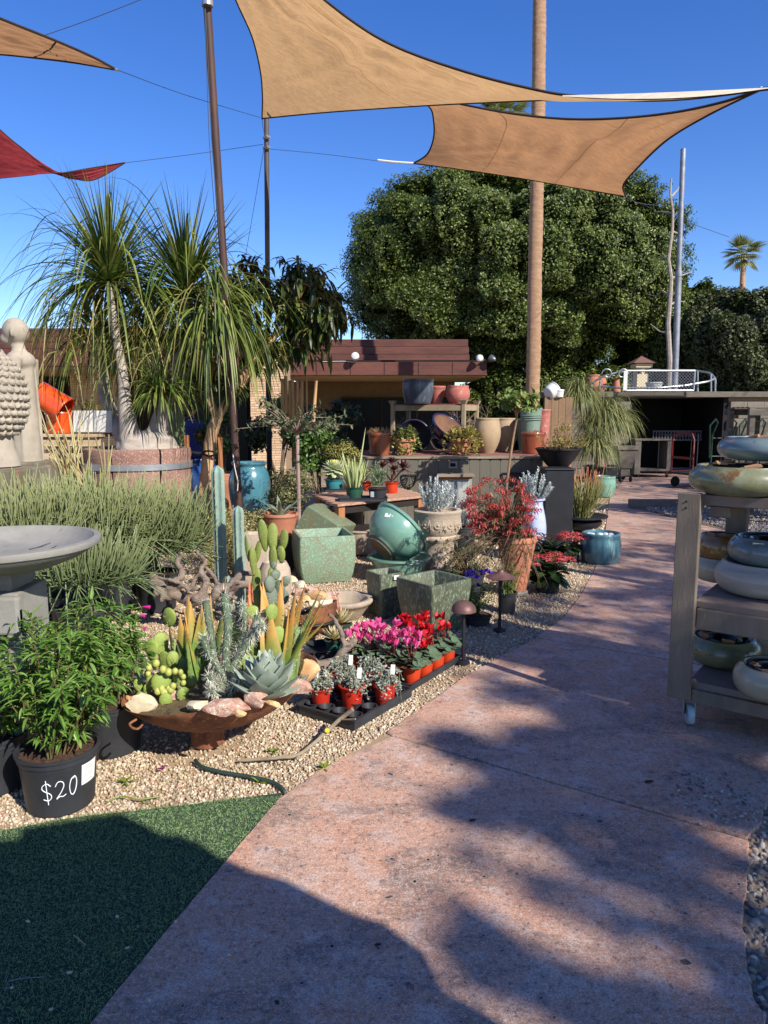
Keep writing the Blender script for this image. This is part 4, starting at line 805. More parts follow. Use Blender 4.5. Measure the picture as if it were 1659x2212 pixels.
def stemleaf(parent, stems, per, L, W_, mt, droop=.6, g=None, segs=3, lo=.1, spread=.8, prof=(.3, 1, .9, .5, .05), name='foliage', smt=None, r=.003, fold=.3, kind='stuff', upb=.3):
    """stems: list of point lists; leaves attached all along them"""
    g = g or rng; P, D, sm = [], [], M()
    for s in stems:
        s = np.array(s, dtype=float); sm.tube(s, np.linspace(r, r*.4, len(s)), 5, cap=False); t = g.uniform(lo, 1, per)*(len(s)-1); i = np.minimum(t.astype(int), len(s)-2); f = (t-i)[:, None]
        P.append(s[i]*(1-f)+s[i+1]*f); ax = unit(s[i+1]-s[i]); D.append(unit(ax*upb+unit(np.cross(ax, rdir(per, g=g)))*spread))
    P, D = np.concatenate(P), np.concatenate(D); n = len(P)
    if smt: part(sm, 'stem', smt, parent, kind='stuff')
    return part(M().add(blades(P, D, L*g.uniform(.6, 1.2, n), W_*g.uniform(.7, 1.2, n), droop*g.uniform(.3, 1.5, n), segs=segs, prof=prof, fold=fold)), name, mt, parent, kind=kind)
def fat(parent, P, D, L, W_, T, mt, curve=0., prof=(.7, 1, .95, .75, .4, .03), name='leaf', n=8, k=7, roll=0, g=None, dexp=1.):
    """one thick leaf: lens section swept along a curve; curve>0 bends it upward"""
    D = unit(np.array(D, dtype=float)); P = np.array(P, dtype=float); pts = [P]
    for i in range(k-1):
        d = D.copy(); d[2] += curve*((i+.5)/(k-1))**dexp; P = P+unit(d)*L/(k-1); pts.append(P)
    w = np.interp(np.linspace(0, 1, k), np.linspace(0, 1, len(prof)), prof); s = np.cross(D, [0, 0, 1.]); s = unit(s) if np.linalg.norm(s) > .1 else np.array([1., 0, 0]); u = np.cross(s, D)
    u = u*cos(roll)+s*sin(roll)
    return part(tube(pts, w*W_/2, n, rb=np.maximum(w*T/2, .0006), up=u), name, mt, parent, ang=60)
def rosette(parent, c, n, L, W_, T, mt, e0=8, e1=82, curve=.5, g=None, prof=(.5, .8, 1, .9, .5, .04), name='leaf', r0=.01, tilt=(0, 0)):
    for i in range(n):
        f = i/(n-1); a = i*2.39996; el = R(e0+(e1-e0)*f**.9); D = np.array([cos(a)*cos(el), sin(a)*cos(el), sin(el)]); D = rotm(tilt[0], tilt[1], 0) @ D; l = L*(1-.45*f)
        fat(parent, np.array(c)+D*r0+[0, 0, .012*f], D, l, W_*(1-.35*f), T, mt, curve*(1-f), prof, name)
def strapball(parent, c, n, L, W_, mt, droop=2., zlo=-.2, g=None, nind=0, name='foliage', r0=.03, segs=7, seg_prof=(.8, 1, .8, .5, .06), zhi=1, gap=None):
    """a head of long arching leaves; the first nind are leaf objects of their own"""
    g = g or rng; d = rdir(n, zlo, zhi, g)
    if gap is not None: ga = np.arctan2(d[:, 1], d[:, 0]); k_ = (np.abs((ga-gap+pi) % (2*pi)-pi) > .55) | (d[:, 2] > .75) | (g.uniform(0, 1, n) < .12); d = d[k_]; n = len(d)
    P = np.array(c)+d*r0; l = L*g.uniform(.55, 1.08, n); w = W_*g.uniform(.7, 1.15, n); dr = droop*g.uniform(.6, 1.4, n)*(1.15-.5*np.clip(d[:, 2], 0, 1)); ro = g.uniform(-.6, .6, n)
    for i in range(min(nind, n)): part(blades(P[i:i+1], d[i:i+1], l[i], w[i], dr[i], segs, seg_prof, ro[i], fold=.35), 'leaf', mt, parent)
    if n > nind: part(blades(P[nind:], d[nind:], l[nind:], w[nind:], dr[nind:], segs, seg_prof, ro[nind:], fold=.35), name, mt, parent, kind='stuff')
GR = lambda *c: [tuple(x) for x in c]
mat_yuc = fm('pale_yucca_leaf', [(120, 124, 88), (156, 158, 120), (188, 184, 148)], trans=.15); mat_euph = fm('green_succulent_stem', [(112, 132, 92), (136, 152, 112), (160, 172, 136)], trans=.1)
mat_silver = fm('silver_leaf', [(172, 180, 176), (200, 206, 202), (222, 224, 220)], trans=.15, rough=.7); mat_gold = fm('golden_green_leaf', [(118, 116, 52), (158, 148, 76), (186, 170, 98), (140, 136, 70)], trans=.25)
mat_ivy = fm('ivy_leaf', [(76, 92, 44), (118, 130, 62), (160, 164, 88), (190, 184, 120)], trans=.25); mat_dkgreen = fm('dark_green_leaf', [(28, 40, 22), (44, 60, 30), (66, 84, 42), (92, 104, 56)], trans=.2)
mat_green = fm('mid_green_leaf', [(52, 76, 32), (78, 108, 44), (104, 134, 60), (132, 152, 84)], trans=.28, rough=.4); mat_dryst = pm('pale_brown_stem', (150, 118, 88), (120, 92, 68), rough=.9)

# ---------------------------------------------------------------- the raised bed and what stands on it
mat_fenceb = pm('grey_olive_board', (106, 100, 88), (92, 88, 76), (78, 74, 64), sc=3, rough=.85, bump=.4, bs=30, st=(3, 3, .4), rnd=.07); mat_cap = pm('weathered_cap', (146, 132, 112), (116, 102, 86), (90, 78, 66), sc=5, rough=.9, bump=.5, st=(.4, 3, 3))
mat_redpl = pm('red_brown_plank', (112, 62, 52), (140, 96, 84), (164, 132, 116), sc=6, rough=.9, bump=.5, st=(.5, 4, 4), s3=18, t3=.56)
ZB = .97; DBD = 9.45; xa, xb = Q(770, 1000, DBD)[0], Q(1170, 1000, DBD)[0]
rb_ = thing('raised_bed', 'raised bench faced with grey dog-eared boards, holding the upper row of pots', 'bench', ((xa+xb)/2, DBD, 0)); off = np.array(rb_.location)
nb = 18; w = (xb-xa)/nb; V = np.array([[-w/2+.002, 0, 0], [w/2-.002, 0, 0], [w/2-.002, 0, ZB-.055], [w/2-.03, 0, ZB-.03], [-w/2+.03, 0, ZB-.03], [-w/2+.002, 0, ZB-.055]])
bd_ = mesh_from('board', np.concatenate([V, V+[0, .018, 0]]), [np.arange(6)[None], np.arange(6, 12)[None, ::-1], np.array([[(i+1) % 6, i, i+6, (i+1) % 6+6] for i in range(6)])]); bd_.materials.append(mat_fenceb)
for k in range(nb): inst('board', bd_, rb_, np.array([xa+w*(k+.5), DBD+.004*(k % 2), 0])-off)
part(M().box(((xa+xb)/2, DBD+.12, ZB/2-.03), (xb-xa, .15, ZB-.07)), 'frame', mat_darkw, rb_, w=True, smooth=False)
for k in range(10):
    part(M().box(((xa+xb)/2+.01*(k % 3), DBD+.06+k*.165, ZB-.012-.001*(k % 2)), (xb-xa+.06, .158, .026)), 'plank', mat_cap if k < 2 else mat_redpl, rb_, w=True, smooth=False, bev=.004)
part(M().box((xb-.01, DBD+.85, ZB/2-.02), (.03, 1.6, ZB-.05)), 'side_board', mat_fenceb, rb_, w=True, smooth=False)
mat_iron = pm('black_iron', (26, 25, 25), rough=.6)
for x, lab in ((1005, None),): pass
def halfbasket(x0, x1, y0, y1, lab):
    a, b = Q(x0, y0, DBD-.03), Q(x1, y1, DBD-.03); c = (a+b)/2; t = thing('iron_wall_basket', lab, 'basket', (c[0], DBD-.02, a[2])); w = (b[0]-a[0])/2; h_ = a[2]-b[2]
    part(M().tube([(-w, 0, 0), (w, 0, 0)], .008, 6), 'bar', mat_iron, t)
    for dy, s in ((0, 1), (-.12, 1)): part(M().tube([(w*cos(q), dy*sin(-q)*-1 if dy else 0, h_*sin(q)) for q in np.linspace(0, -pi, 14)], .008, 6), 'hoop', mat_iron, t)
    for q in (-.5, -.9, -1.57, -2.2, -2.7): part(M().tube([(w*cos(q)*.2, -.02, 0), (w*cos(q)*.7, -.1, h_*sin(q)*.6), (w*cos(q), 0, h_*sin(q))], .006, 5), 'rib', mat_iron, t)
halfbasket(868, 900, 1026, 1054, 'small black iron half-round basket behind the dark red rosette plant'); halfbasket(1085, 1147, 1022, 1058, 'larger black iron half-round basket on the boards behind the red flowers')
# fountain
fb = thing('wall_fountain', 'small wooden-lipped scupper fountain spilling water down a grey sheet', 'fountain', Q(985, 1060, DBD-.05)); 
a, b = Q(944, 1026, DBD-.12), Q(1023, 1030, DBD-.12); part(M().box(((a[0]+b[0])/2, DBD-.12, a[2]), (b[0]-a[0], .24, .035)), 'lip', mat_cap, fb, w=True, smooth=False, bev=.004)
part(M().box(((a[0]+b[0])/2, DBD-.1, a[2]-.032), (b[0]-a[0]-.05, .18, .025)), 'under_board', pm('orange_wood', (150, 96, 60), rough=.8), fb, w=True, smooth=False)
part(M().box(((a[0]+b[0])/2, DBD-.03, a[2]-.22), (b[0]-a[0]-.02, .03, .36)), 'back_sheet', mat_greystone, fb, w=True, smooth=False)
mw, nt, b_, o_ = newmat('falling_water'); b_.inputs['Base Color'].default_value = (.75, .8, .78, 1); b_.inputs['Roughness'].default_value = .15; b_.inputs['Transmission Weight'].default_value = .8; b_.inputs['IOR'].default_value = 1.33
nt.links.new(bumpn(nt, nz(nt, 30, 4, .6, tcoord(nt, 'Object', (3, 3, .3))), .8, .01), b_.inputs['Normal'])
U = np.linspace(0, 1, 30); Wt = np.array([[a[0]+.06+(b[0]-a[0]-.12)*u, DBD-.16-.035*sin(v*2.2)+.012*mnoise.noise(Vector((u*16, v*2, 0))), a[2]-.05-v*.36] for v in np.linspace(0, 1, 10) for u in U]); i = np.arange(9)[:, None]*30; j = np.arange(29)[None]
part((Wt, [np.stack([i+j, i+j+1, i+31+j, i+30+j], -1).reshape(-1, 4)]), 'water_sheet', mw, fb, w=True)
a = Q(974, 1010, DBD-.02); tg_ = thing('price_plaque', 'small square grey plaque on the boards above the fountain lip', 'plaque', Q(978, 1014, DBD-.02)); part(M().box((0, 0, .06), (.11, .012, .09)), 'plate', mat_greystone, tg_, smooth=False, bev=.003); part(M().box((0, -.008, .06), (.07, .004, .045)), 'face', mat_glassd, tg_, smooth=False)
# shelf on the bench
mat_shelfp = pm('tan_painted_wood', (158, 142, 112), (138, 122, 96), rough=.8, bump=.2)
nc = np.array([Q(1002, 873, 10.5)[0], 10.5, ZB]); t = thing('display_shelf', 'tan painted wooden shelf frame with flared post tops on the raised bench', 'shelf', nc, R(-25)); L_, S_, HT = 1.12, .6, Q(1002, 872, 10.5)[2]-ZB
for sx in (-L_, 0):
    for sy in (0, S_):
        part(M().box((sx, sy, HT*.5), (.055, .055, HT)), 'post', mat_shelfp, t, smooth=False, bev=.004)
        part((np.array([[sx-.028, sy-.028, HT-.01], [sx+.028, sy-.028, HT-.01], [sx+.028, sy+.028, HT-.01], [sx-.028, sy+.028, HT-.01], [sx-.055, sy-.055, HT+.05], [sx+.055, sy-.055, HT+.05], [sx+.055, sy+.055, HT+.05], [sx-.055, sy+.055, HT+.05]]), [np.array([[0, 1, 5, 4], [1, 2, 6, 5], [2, 3, 7, 6], [3, 0, 4, 7], [4, 5, 6, 7], [3, 2, 1, 0]])]), 'post_cap', mat_shelfp, t, smooth=False)
for sy in (-.004, S_+.004): part(M().box((-L_/2, sy, HT-.06), (L_-.06, .03, .08)), 'rail', mat_shelfp, t, smooth=False, bev=.003)
for sx in (-L_-.004, .004): part(M().box((sx, S_/2, HT-.06), (.03, S_-.06, .08)), 'rail', mat_shelfp, t, smooth=False, bev=.003)
for k in range(5): part(M().box((-L_/2, .07+k*.115, HT-.012+.002*(k % 2)), (L_-.06, .108, .02)), 'plank', mat_redpl, t, smooth=False, bev=.003)
ZS = ZB+HT
def P_(name, lab, x, ybase, z, rt_px, rb_px, ytop, mt, D=None, cat='pot', **k):
    """free-standing empty pot placed by where its foot stands"""
    p = G(x, ybase, z) if D is None else np.array([Q(x, ybase, D)[0], D, z]); s = px(p); hh = (Q(x, ytop, p[1])[2]-z); t = thing(name, lab, cat, p); pot(t, rt_px*s, rb_px*s, hh, mt, **k); return t
P_('planter_pot', 'large straight-sided blue-grey glazed pot on top of the tan shelf', 903, 872, ZS, 33, 27, 819, mat_dkpot, D=10.85, lip=.003, wall=.03, belly=.02)
P_('planter_pot', 'worn red clay pot half hidden behind the blue-grey pot on the shelf', 944, 872, ZS, 18, 10, 834, mat_redw, D=11.0, lip=.004)
P_('planter_pot', 'round-shouldered worn red clay pot at the right end of the shelf top', 989, 872, ZS, 23, 17, 833, mat_redw, D=10.8, lip=0, belly=.04, wall=.02)
def bowl(parent, r, hh, mt, loc=(0, 0, 0), rot=None, n=40, foot=.35, wall=.02, mtin=None, lipr=.012, name='bowl', pw=.5, base_mt=None):
    k = 12; pr = [(0, 0), (r*foot, 0)]
    for i in range(1, k+1): t_ = i/k; pr.append((r*(foot+(1-foot)*t_**pw), hh*t_))
    outer = pr+[(r+lipr, hh+.004), (r+lipr, hh+.02), (r-wall*.4, hh+.024), (r-wall, hh+.015)]
    o = part(M().add(lathe(outer, n), loc, rot), name, mt, parent, ang=50); inn = [(r-wall, hh+.015)]+[(max(r*(foot+(1-foot)*t_**pw)-wall, .001), hh*t_+.01) for t_ in np.linspace(1, 0, 10)]+[(0, .02)]
    part(M().add(lathe(inn, n), loc, rot), 'inside', mtin or mt, parent, ang=50)
    if base_mt: part(M().add(lathe([(0, -.002), (r*foot*.98, -.002), (r*foot*1.05, .004)], n), loc, rot), 'foot', base_mt, parent)
    return o
mat_bclay = pm('brown_clay_inside', (130, 96, 76), (110, 80, 62), rough=.9)
t = thing('glazed_bowl', 'navy glazed bowl standing upright under the tilted one below the shelf', 'bowl', G(958, 972, ZB)+[0, .1, 0]); bowl(t, .22, .17, mat_navy, mtin=mat_bclay)
t = thing('glazed_bowl', 'navy glazed bowl leaning open towards the left on another bowl under the shelf', 'bowl', np.array([Q(955, 925, 10.35)[0], 10.35, ZB+.22])); bowl(t, .27, .2, mat_navy, rot=rotm(R(28), R(32), 0), mtin=mat_bclay)
t = thing('glazed_bowl', 'big dark bowl tipped on its edge in the shade at the left under the shelf', 'bowl', np.array([Q(893, 940, 10.7)[0], 10.75, ZB+.2])); bowl(t, .24, .14, mat_navy, rot=rotm(R(78), 0, 0), mtin=mat_blk, wall=.012)
P_('planter_pot', 'tall beige clay pot with a dark mouth, right of the shelf post', 1052, 963, ZB, 25, 15, 903, mat_beige, D=10.3, belly=.055, lip=.004, wall=.03)
P_('planter_pot', 'beige clay pot standing in shade behind the tall beige one', 1090, 962, ZB, 23, 15, 903, mat_beige, D=10.9, belly=.05, lip=.004)
P_('planter_pot', 'stacked rustic turquoise pot under the ribbed one at the palm foot', 1138, 962, ZB, 26, 16, 905, mat_turq, D=10.7, lip=.006)
t = P_('ribbed_pot', 'ribbed rustic turquoise pot stacked in front of the palm trunk', 1146, 930, ZB+.22, 23, 18, 881, mat_turq, D=10.3, lip=.006)
for z in (.25, .28, .31): part(M().add(lathe([(.148, z-.006), (.156, z), (.148, z+.006)], 28)), 'rib', mat_turq, t)
P_('planter_pot', 'pink-red clay pot peeping out right of the ribbed turquoise pot', 1170, 964, ZB, 17, 12, 884, mat_redw, D=11.1, lip=.004)
def twigs(parent, c, n, L, mt, g, spread=.6, r=.006, dep=3, name='twigs', w=False):
    m = M()
    def grow(p, d, l, r_, k):
        pts = [p]; 
        for i in range(3): d = unit(d+rdir(1, g=g)[0]*.28); p = p+d*l/3; pts.append(p)
        m.tube(pts, np.linspace(r_, r_*.6, 4), 5, cap=False)
        if k:
            for q in range(2 if g.uniform() < .6 else 3): grow(pts[g.integers(1, 4)], unit(d+rdir(1, g=g)[0]*spread), l*.7, r_*.6, k-1)
    for i in range(n): grow(np.array(c, dtype=float), unit(rdir(1, .4, 1, g)[0]+[0, 0, .3]), L*g.uniform(.7, 1.1), r, dep)
    return part(m, name, mt, parent, kind='stuff', w=w)
g = np.random.default_rng(41)
mat_twig = pm('pinkish_twig', (166, 140, 128), (128, 104, 96), rough=.9)
for i, (x, y, z, D, L, lab) in enumerate(((880, 975, ZB, 11.3, .32, 'leafless pinkish twiggy shrub behind the left shelf post'), (985, 975, ZB, 11.4, .38, 'leafless twiggy shrub rising behind the red pots on the shelf'), (1040, 965, ZB, 11.6, .34, 'bare twiggy shrub behind the beige pots'), (850, 975, ZB, 11.2, .2, 'small bare twiggy shrub left of the shelf'))):
    t = thing('bare_shrub', lab, 'shrub', (Q(x, y, D)[0], D, z)); twigs(t, (0, 0, 0), 7, L, mat_twig, g, r=.008, dep=3); pot(t, .12, .09, .12, mat_np, loc=(0, 0, -.02))
# row along the front edge of the bench
t = thing('potted_succulent', 'brown glazed crock with stubby pale succulents, left end of the bench front', 'potted plant', G(820, 984, ZB)); s = px(G(820, 984, ZB)); pot(t, 24*s, 21*s, .31, mat_brownglz, lip=.004, liph=.05, soil=mat_soil)
P = np.concatenate([np.random.default_rng(2).uniform(-.11, .11, (130, 2)), np.full((130, 1), .28)], 1); P = P[np.hypot(P[:, 0], P[:, 1]) < .12]
part(blades(P, unit(P*[3, 3, 0]+rdir(len(P), .4, 1)), .11, .018, .3, segs=3, fold=.5), 'foliage', fm('tan_succulent', [(170, 124, 88), (190, 150, 108), (130, 130, 90)]), t, kind='stuff')
for x, lab, mt_, sd, r in ((873, 'terracotta pot of yellow-green ivy on the bench, the smaller and greener one', mat_ivy, 5, .17), (996, 'terracotta pot of pale yellow ivy trailing over the bench edge, the larger one', mat_gold, 6, .24)):
    p = G(x, 983, ZB); t = thing('potted_ivy', lab, 'potted plant', p); pot(t, .105, .08, .17, mat_tc, soil=mat_soil); g2 = np.random.default_rng(sd); st = []
    for k in range(46):
        a = g2.uniform(0, 6.28); rr = g2.uniform(.4, 1)*r; hgt = g2.uniform(.02, .12); st.append([(0, 0, .15), (cos(a)*rr*.5, sin(a)*rr*.5, .2+hgt), (cos(a)*rr*.9, sin(a)*rr*.9, .16+hgt*.6), (cos(a)*rr*1.05, sin(a)*rr*1.05, .1-g2.uniform(0, .12)*(abs(sin(a)) > .2))]); t.scale = (1.3,)*3
    if sd == 6: st += [[(.1, -.1, .17), (.14, -.2, .12), (.15, -.23, -.05), (.14, -.24, -.2)], [(.12, -.1, .17), (.1, -.22, .1), (.11, -.23, -.02), (.1, -.24, -.12)]]
    stemleaf(t, st, 20, .04, .032, mt_, .5, g2, 2, name='foliage', prof=(.3, 1, .8, .1))
t = thing('potted_succulent', 'brown ribbed pot of dry pink stems beside the black bowl at the bench end', 'potted plant', G(1150, 980, ZB)); s = px(G(1150, 980, ZB)); pot(t, 25*s, 21*s, .3, mat_brownglz, lip=.004, liph=.04, soil=mat_soil); P = rng.uniform(-.1, .1, (60, 2)); part(blades(np.c_[P, np.full(60, .27)], rdir(60, .3, 1), .08, .012, .3, segs=2), 'foliage', fm('pink_stem', [(190, 120, 96), (160, 96, 80)]), t, kind='stuff')
# standard rose-like tree in front of the bench
t = thing('standard_rose', 'small bright-leaved standard tree on a bare thin trunk, before the beige pots', 'tree', (Q(1094, 1100, 8.6)[0], 8.6, 0))
tr = [Q(x, y, 8.6+dd)-[t.location[0], 8.6, 0] for x, y, dd in ((1094, 1050, 0), (1102, 990, 0), (1108, 950, 0), (1116, 905, 0), (1114, 885, 0))]; tr = [np.array([0, 0, .2])]+tr
part(M().tube(tr, [.018, .017, .015, .014, .013, .02], 8), 'trunk', mat_dryst, t); nursery(t, .16, .13, .26)
g2 = np.random.default_rng(8); st = []
for k in range(44): d = rdir(1, -.2, 1, g2)[0]*[1.1, 1, .9]; l = g2.uniform(.12, .32); st.append([tr[-1], tr[-1]+d*l*.5+[0, 0, .05], tr[-1]+d*l+[0, 0, .04]])
stemleaf(t, st, 18, .075, .046, fm('rose_leaf', [(84, 110, 54), (126, 152, 76), (158, 176, 104), (176, 110, 84)], trans=.3, pos=[0, .4, .85, 1]), .6, g2, 3, .3, smt=mat_dryst, r=.004, prof=(.3, .9, 1, .6, .05))
# black bowl planter, pedestal and the things at the right end
t = thing('pedestal_block', 'tall square black planter block under the wide black bowl', 'pedestal', (Q(1200, 1100, 8.6)[0], 8.6, 0)); part(M().box((0, 0, .44), (.34, .34, .87)), 'block', mat_blk, t, smooth=False, bev=.012); part(M().box((0, 0, .885), (.37, .37, .02)), 'lid', mat_blk, t, smooth=False, bev=.006)
zt = Q(1207, 1012, 9.2)[2]; t = thing('black_bowl_planter', 'wide faceted black bowl full of yellow-green stems and small leaves', 'planter', (Q(1206, 1000, 9.2)[0], 9.2, zt)); bowl(t, .29, .24, mat_blk, mtin=mat_soil, foot=.3, pw=.7, n=10)
part(M().box((0, 0, -zt/2), (.3, .3, zt)), 'stand', mat_blk, t, smooth=False, bev=.01)
part(lathe([(0, .25), (.26, .235)], 24), 'soil', mat_soil, t); g2 = np.random.default_rng(12); st = []
for k in range(40): a = g2.uniform(0, 6.28); r = g2.uniform(.05, .26); x0 = np.array([r*cos(a), r*sin(a), .24]); st.append([x0, x0+[cos(a)*.06, sin(a)*.06, .1], x0+[cos(a)*.14, sin(a)*.14, g2.uniform(.04, .22)]])
for k in range(14): st.append([np.array([.06, 0, .24]), np.array([g2.uniform(-.05, .2), g2.uniform(-.1, .1), .45]), np.array([g2.uniform(-.1, .28), g2.uniform(-.12, .12), g2.uniform(.5, .72)])])
stemleaf(t, st, 22, .03, .022, mat_gold, .3, g2, 2, .1, smt=mat_dryst, prof=(.4, 1, .8, .1))
fo = thing('board_fence', 'short run of tan upright boards between the palm and the tall grasses', 'fence', (Q(1197, 900, 13.5)[0], 13.5, 0))
for k in range(4): zt = Q(1197, 858+(k % 3), 13.5)[2]; part(M().box((-.12+k*.13, 0, zt/2), (.122, .02, zt)), 'board', pm('tan_board', (140, 112, 84), (116, 92, 70), rough=.9, st=(3, 3, .4)) if k == 0 else bpy.data.materials['tan_board'], fo, smooth=False)
t = thing('enamel_basin', 'white basin tipped on its side on top of the tan board fence', 'basin', Q(1190, 858, 13.5)); bowl(t, .15, .16, mat_white, rot=rotm(R(-25), R(62), 0), loc=(-.06, 0, .06), foot=.7); 
t = thing('enamel_pot', 'small white pot beside the tipped white basin', 'pot', Q(1207, 858, 13.5)); pot(t, .09, .08, .14, mat_white, lip=.005)
# ponytail palms at the back right
def ponytail_small(lab, heads, potc, rt, hh, D, sd):
    p = np.array([potc[0], potc[1], 0.]); t = thing('ponytail_palm', lab, 'palm', p); g2 = np.random.default_rng(sd); pot(t, rt, rt*.8, hh, mat_blk, soil=mat_soil)
    for (x, y, dd, L, n) in heads:
        c = Q(x, y, D+dd)-p; part(M().tube([(0, 0, hh-.05), (c[0]*.5, c[1]*.5, c[2]*.5), c], [.09, .05, .035], 8), 'trunk', mat_bark, t); strapball(t, c, n, L, .016, fm('grassy_leaf', [(72, 86, 48), (108, 118, 66), (146, 146, 86), (178, 168, 110)], trans=.25) if 'grassy_leaf' not in bpy.data.materials else bpy.data.materials['grassy_leaf'], 3.2, -.1, g2, 24)
    return t
pc = G(1297, 1060)
ponytail_small('cluster of grassy ponytail palms in a big black pot left of the storage bay', [(1249, 852, -.3, .75, 520), (1300, 898, 0, .95, 700), (1330, 905, .1, .8, 420), (1285, 960, -.5, .75, 480)], pc, .33, .5, pc[1], 3)
P_('glazed_pot', 'dark teal round pot at the far left edge of the path', 1303, 1072, 0, 24, 20, 1028, mat_teal, cat='pot', belly=.03, lip=.002, wall=.02)
t = thing('white_urn_planter', 'grey-white square tapered urn planter with relief at the foot of the block pier', 'planter', G(1347, 1040)); 
for z0, z1, a, b in ((.12, .14, .16, .16), (.3, .72, .13, .22), (.72, .8, .25, .25)):
    part((np.array([[sx*r, sy*r, z] for z, r in ((z0, a), (z1, b)) for sx, sy in ((-1, -1), (1, -1), (1, 1), (-1, 1))]), [np.array([[0, 1, 5, 4], [1, 2, 6, 5], [2, 3, 7, 6], [3, 0, 4, 7], [4, 5, 6, 7], [3, 2, 1, 0]])]), 'body', mat_beam if z0 > .2 else mat_blk, t, smooth=False, bev=.01)
part(M().box((0, 0, .22), (.2, .2, .16)), 'stem', mat_beam, t, smooth=False)
for sx in (-.12, .12): part(M().add(lathe([(0, -.02), (.055, -.02), (.06, 0), (.055, .02), (0, .02)], 14), (sx, -.1, .06), rotm(0, R(90), 0)), 'wheel', mat_rubber, t)
# pedestal urn with pencil cactus, blue pot, square teal pot
p = G(1250, 1166); s = px(p); t = thing('pedestal_urn', 'wide black pedestal urn on the gravel beside the path', 'urn', p)
pr = [(0, 0), (.1, 0), (.12, .02), (.07, .05), (.06, .1), (.1, .14), (.22, .17), (.265, .22), (.27, .26), (.22, .29), (.28, .3), (.335, .31), (.335, .33), (.3, .335), (.25, .32), (.2, .3), (0, .3)]
zr = Q(1250, 1112, p[1])[2]/.33; part(lathe([(r, z*zr) for r, z in pr], 40), 'urn_body', mat_blk, t, ang=50)
t2 = thing('pencil_cactus', 'upright bush of pencil stems with orange tips growing in the black pedestal urn', 'cactus', (p[0], p[1], .3*zr)); g2 = np.random.default_rng(17); st = []
mat_pen = None
def penmat(name, lo, hi, tip, z0, z1):
    m, nt, b, _ = newmat(name); sx = nt.nodes.new('ShaderNodeSeparateXYZ'); nt.links.new(tcoord(nt), sx.inputs[0]); gi = nt.nodes.new('ShaderNodeNewGeometry'); c = mix(nt, gi.outputs['Random Per Island'], lin(lo), lin(hi)); zz = math_(nt, 'ADD', sx.outputs['Z'], rampf(nt, gi.outputs['Random Per Island'], 0, 1, -.05, .05))
    nt.links.new(mix(nt, rampf(nt, zz, z0, z1), c, lin(tip)), b.inputs['Base Color']); b.inputs['Roughness'].default_value = .55; return m
m = M()
for k in range(210):
    a = g2.uniform(0, 6.28); r = g2.uniform(0, .12); h_ = g2.uniform(.3, .62); sp = g2.uniform(.3, 1); q = np.array([r*cos(a), r*sin(a), 0]); e = q+[cos(a)*.2*sp, sin(a)*.2*sp, h_*.55]; f = e+[cos(a+g2.uniform(-1, 1))*.06, sin(a)*.05, h_*.45*g2.uniform(.6, 1.1)]
    m.tube(curve3([q, q*.5+e*.5+[0, 0, .03], e, f], 7), np.linspace(.005, .0035, 7), 5)
part(m, 'stems', penmat('pencil_stem', (112, 112, 60), (146, 140, 80), (206, 120, 84), .38, .58), t2, kind='stuff')
t = P_('glazed_pot', 'squat blue drip-glazed pot at the path edge, filled with white and blue stones', 1296, 1213, 0, 40, 38, 1150, mat_bluetex, belly=.02, lip=.002, wall=.02); p = np.array(t.location); g2 = np.random.default_rng(4); zz = Q(1296, 1150, p[1])[2]-.035
for k in range(16): r = .14*g2.uniform(0, 1)**.5; a = g2.uniform(0, 6.28); c = (190, 194, 196) if k % 3 else (60, 130, 160); mt_ = bpy.data.materials.get('glass_stone%d' % (k % 3 > 0)) or pm('glass_stone%d' % (k % 3 > 0), c, rough=.2, bump=0); solo(M().add(blob((.035, .028, .02), 2, p+[r*cos(a), r*sin(a), zz+.0], .15, 2, k)), 'decor_stone', mt_, ('white smooth stone' if k % 3 else 'blue smooth stone')+' among those filling the squat blue pot', 'stone', group='white stones in the blue pot' if k % 3 else 'blue stones in the blue pot')
part(M().add(lathe([(0, zz-.02), (.16, zz-.02)], 20)), 'fill', mat_stone, t)
t = thing('square_pot', 'dark teal square pot half hidden behind the black pedestal urn', 'pot', G(1204, 1168)); s = px(G(1204, 1168))
def square_pot(parent, w, hh, mt, bow=.02, wall=.035, taper=1., w2=None, rz=0, inner=None, rot=None, off=(0, 0, 0), n=10):
    """bowed square pot: rounded-square rings; w top width, taper = bottom/top"""
    def ring(hw, z, rr=.02, k=4):
        pts = []
        for cx, cy, a0 in ((1, 1, 0), (-1, 1, 90), (-1, -1, 180), (1, -1, 270)):
            for q in range(k): a = R(a0+90*q/(k-1)); pts.append([cx*(hw-rr)+rr*cos(a), cy*(hw-rr)+rr*sin(a), z])
        return pts
    rings = [ring(.001, 0, .0005)]
    for i in range(n+1): f = i/n; hw = w/2*(taper+(1-taper)*f)+bow*sin(pi*f**.8); rings.append(ring(hw, hh*f))
    rings[-1] = ring(w/2-.004, hh, .018); rings.append(ring(w/2-wall+.004, hh, .012)); rings.append(ring(w/2-wall, hh-.006, .012)); nout = len(rings); rings += [ring((w/2-wall)*.97, hh*.6, .012), ring((w/2*taper-wall), .05, .012), ring(.001, .05, .0005)]
    V = np.array(sum(rings, [])); k = 16; i = np.arange(len(rings)-1)[:, None]*k; j = np.arange(k)[None]; F = np.stack([i+j, i+(j+1) % k, i+k+(j+1) % k, i+k+j], -1).reshape(-1, 4)
    rm = rot if rot is not None else rotm(0, 0, rz); part(M().add((V, [F]), off, rm), 'pot_body', mt, parent, ang=50)
square_pot(t, .25, .26, mat_teal, rz=.2)
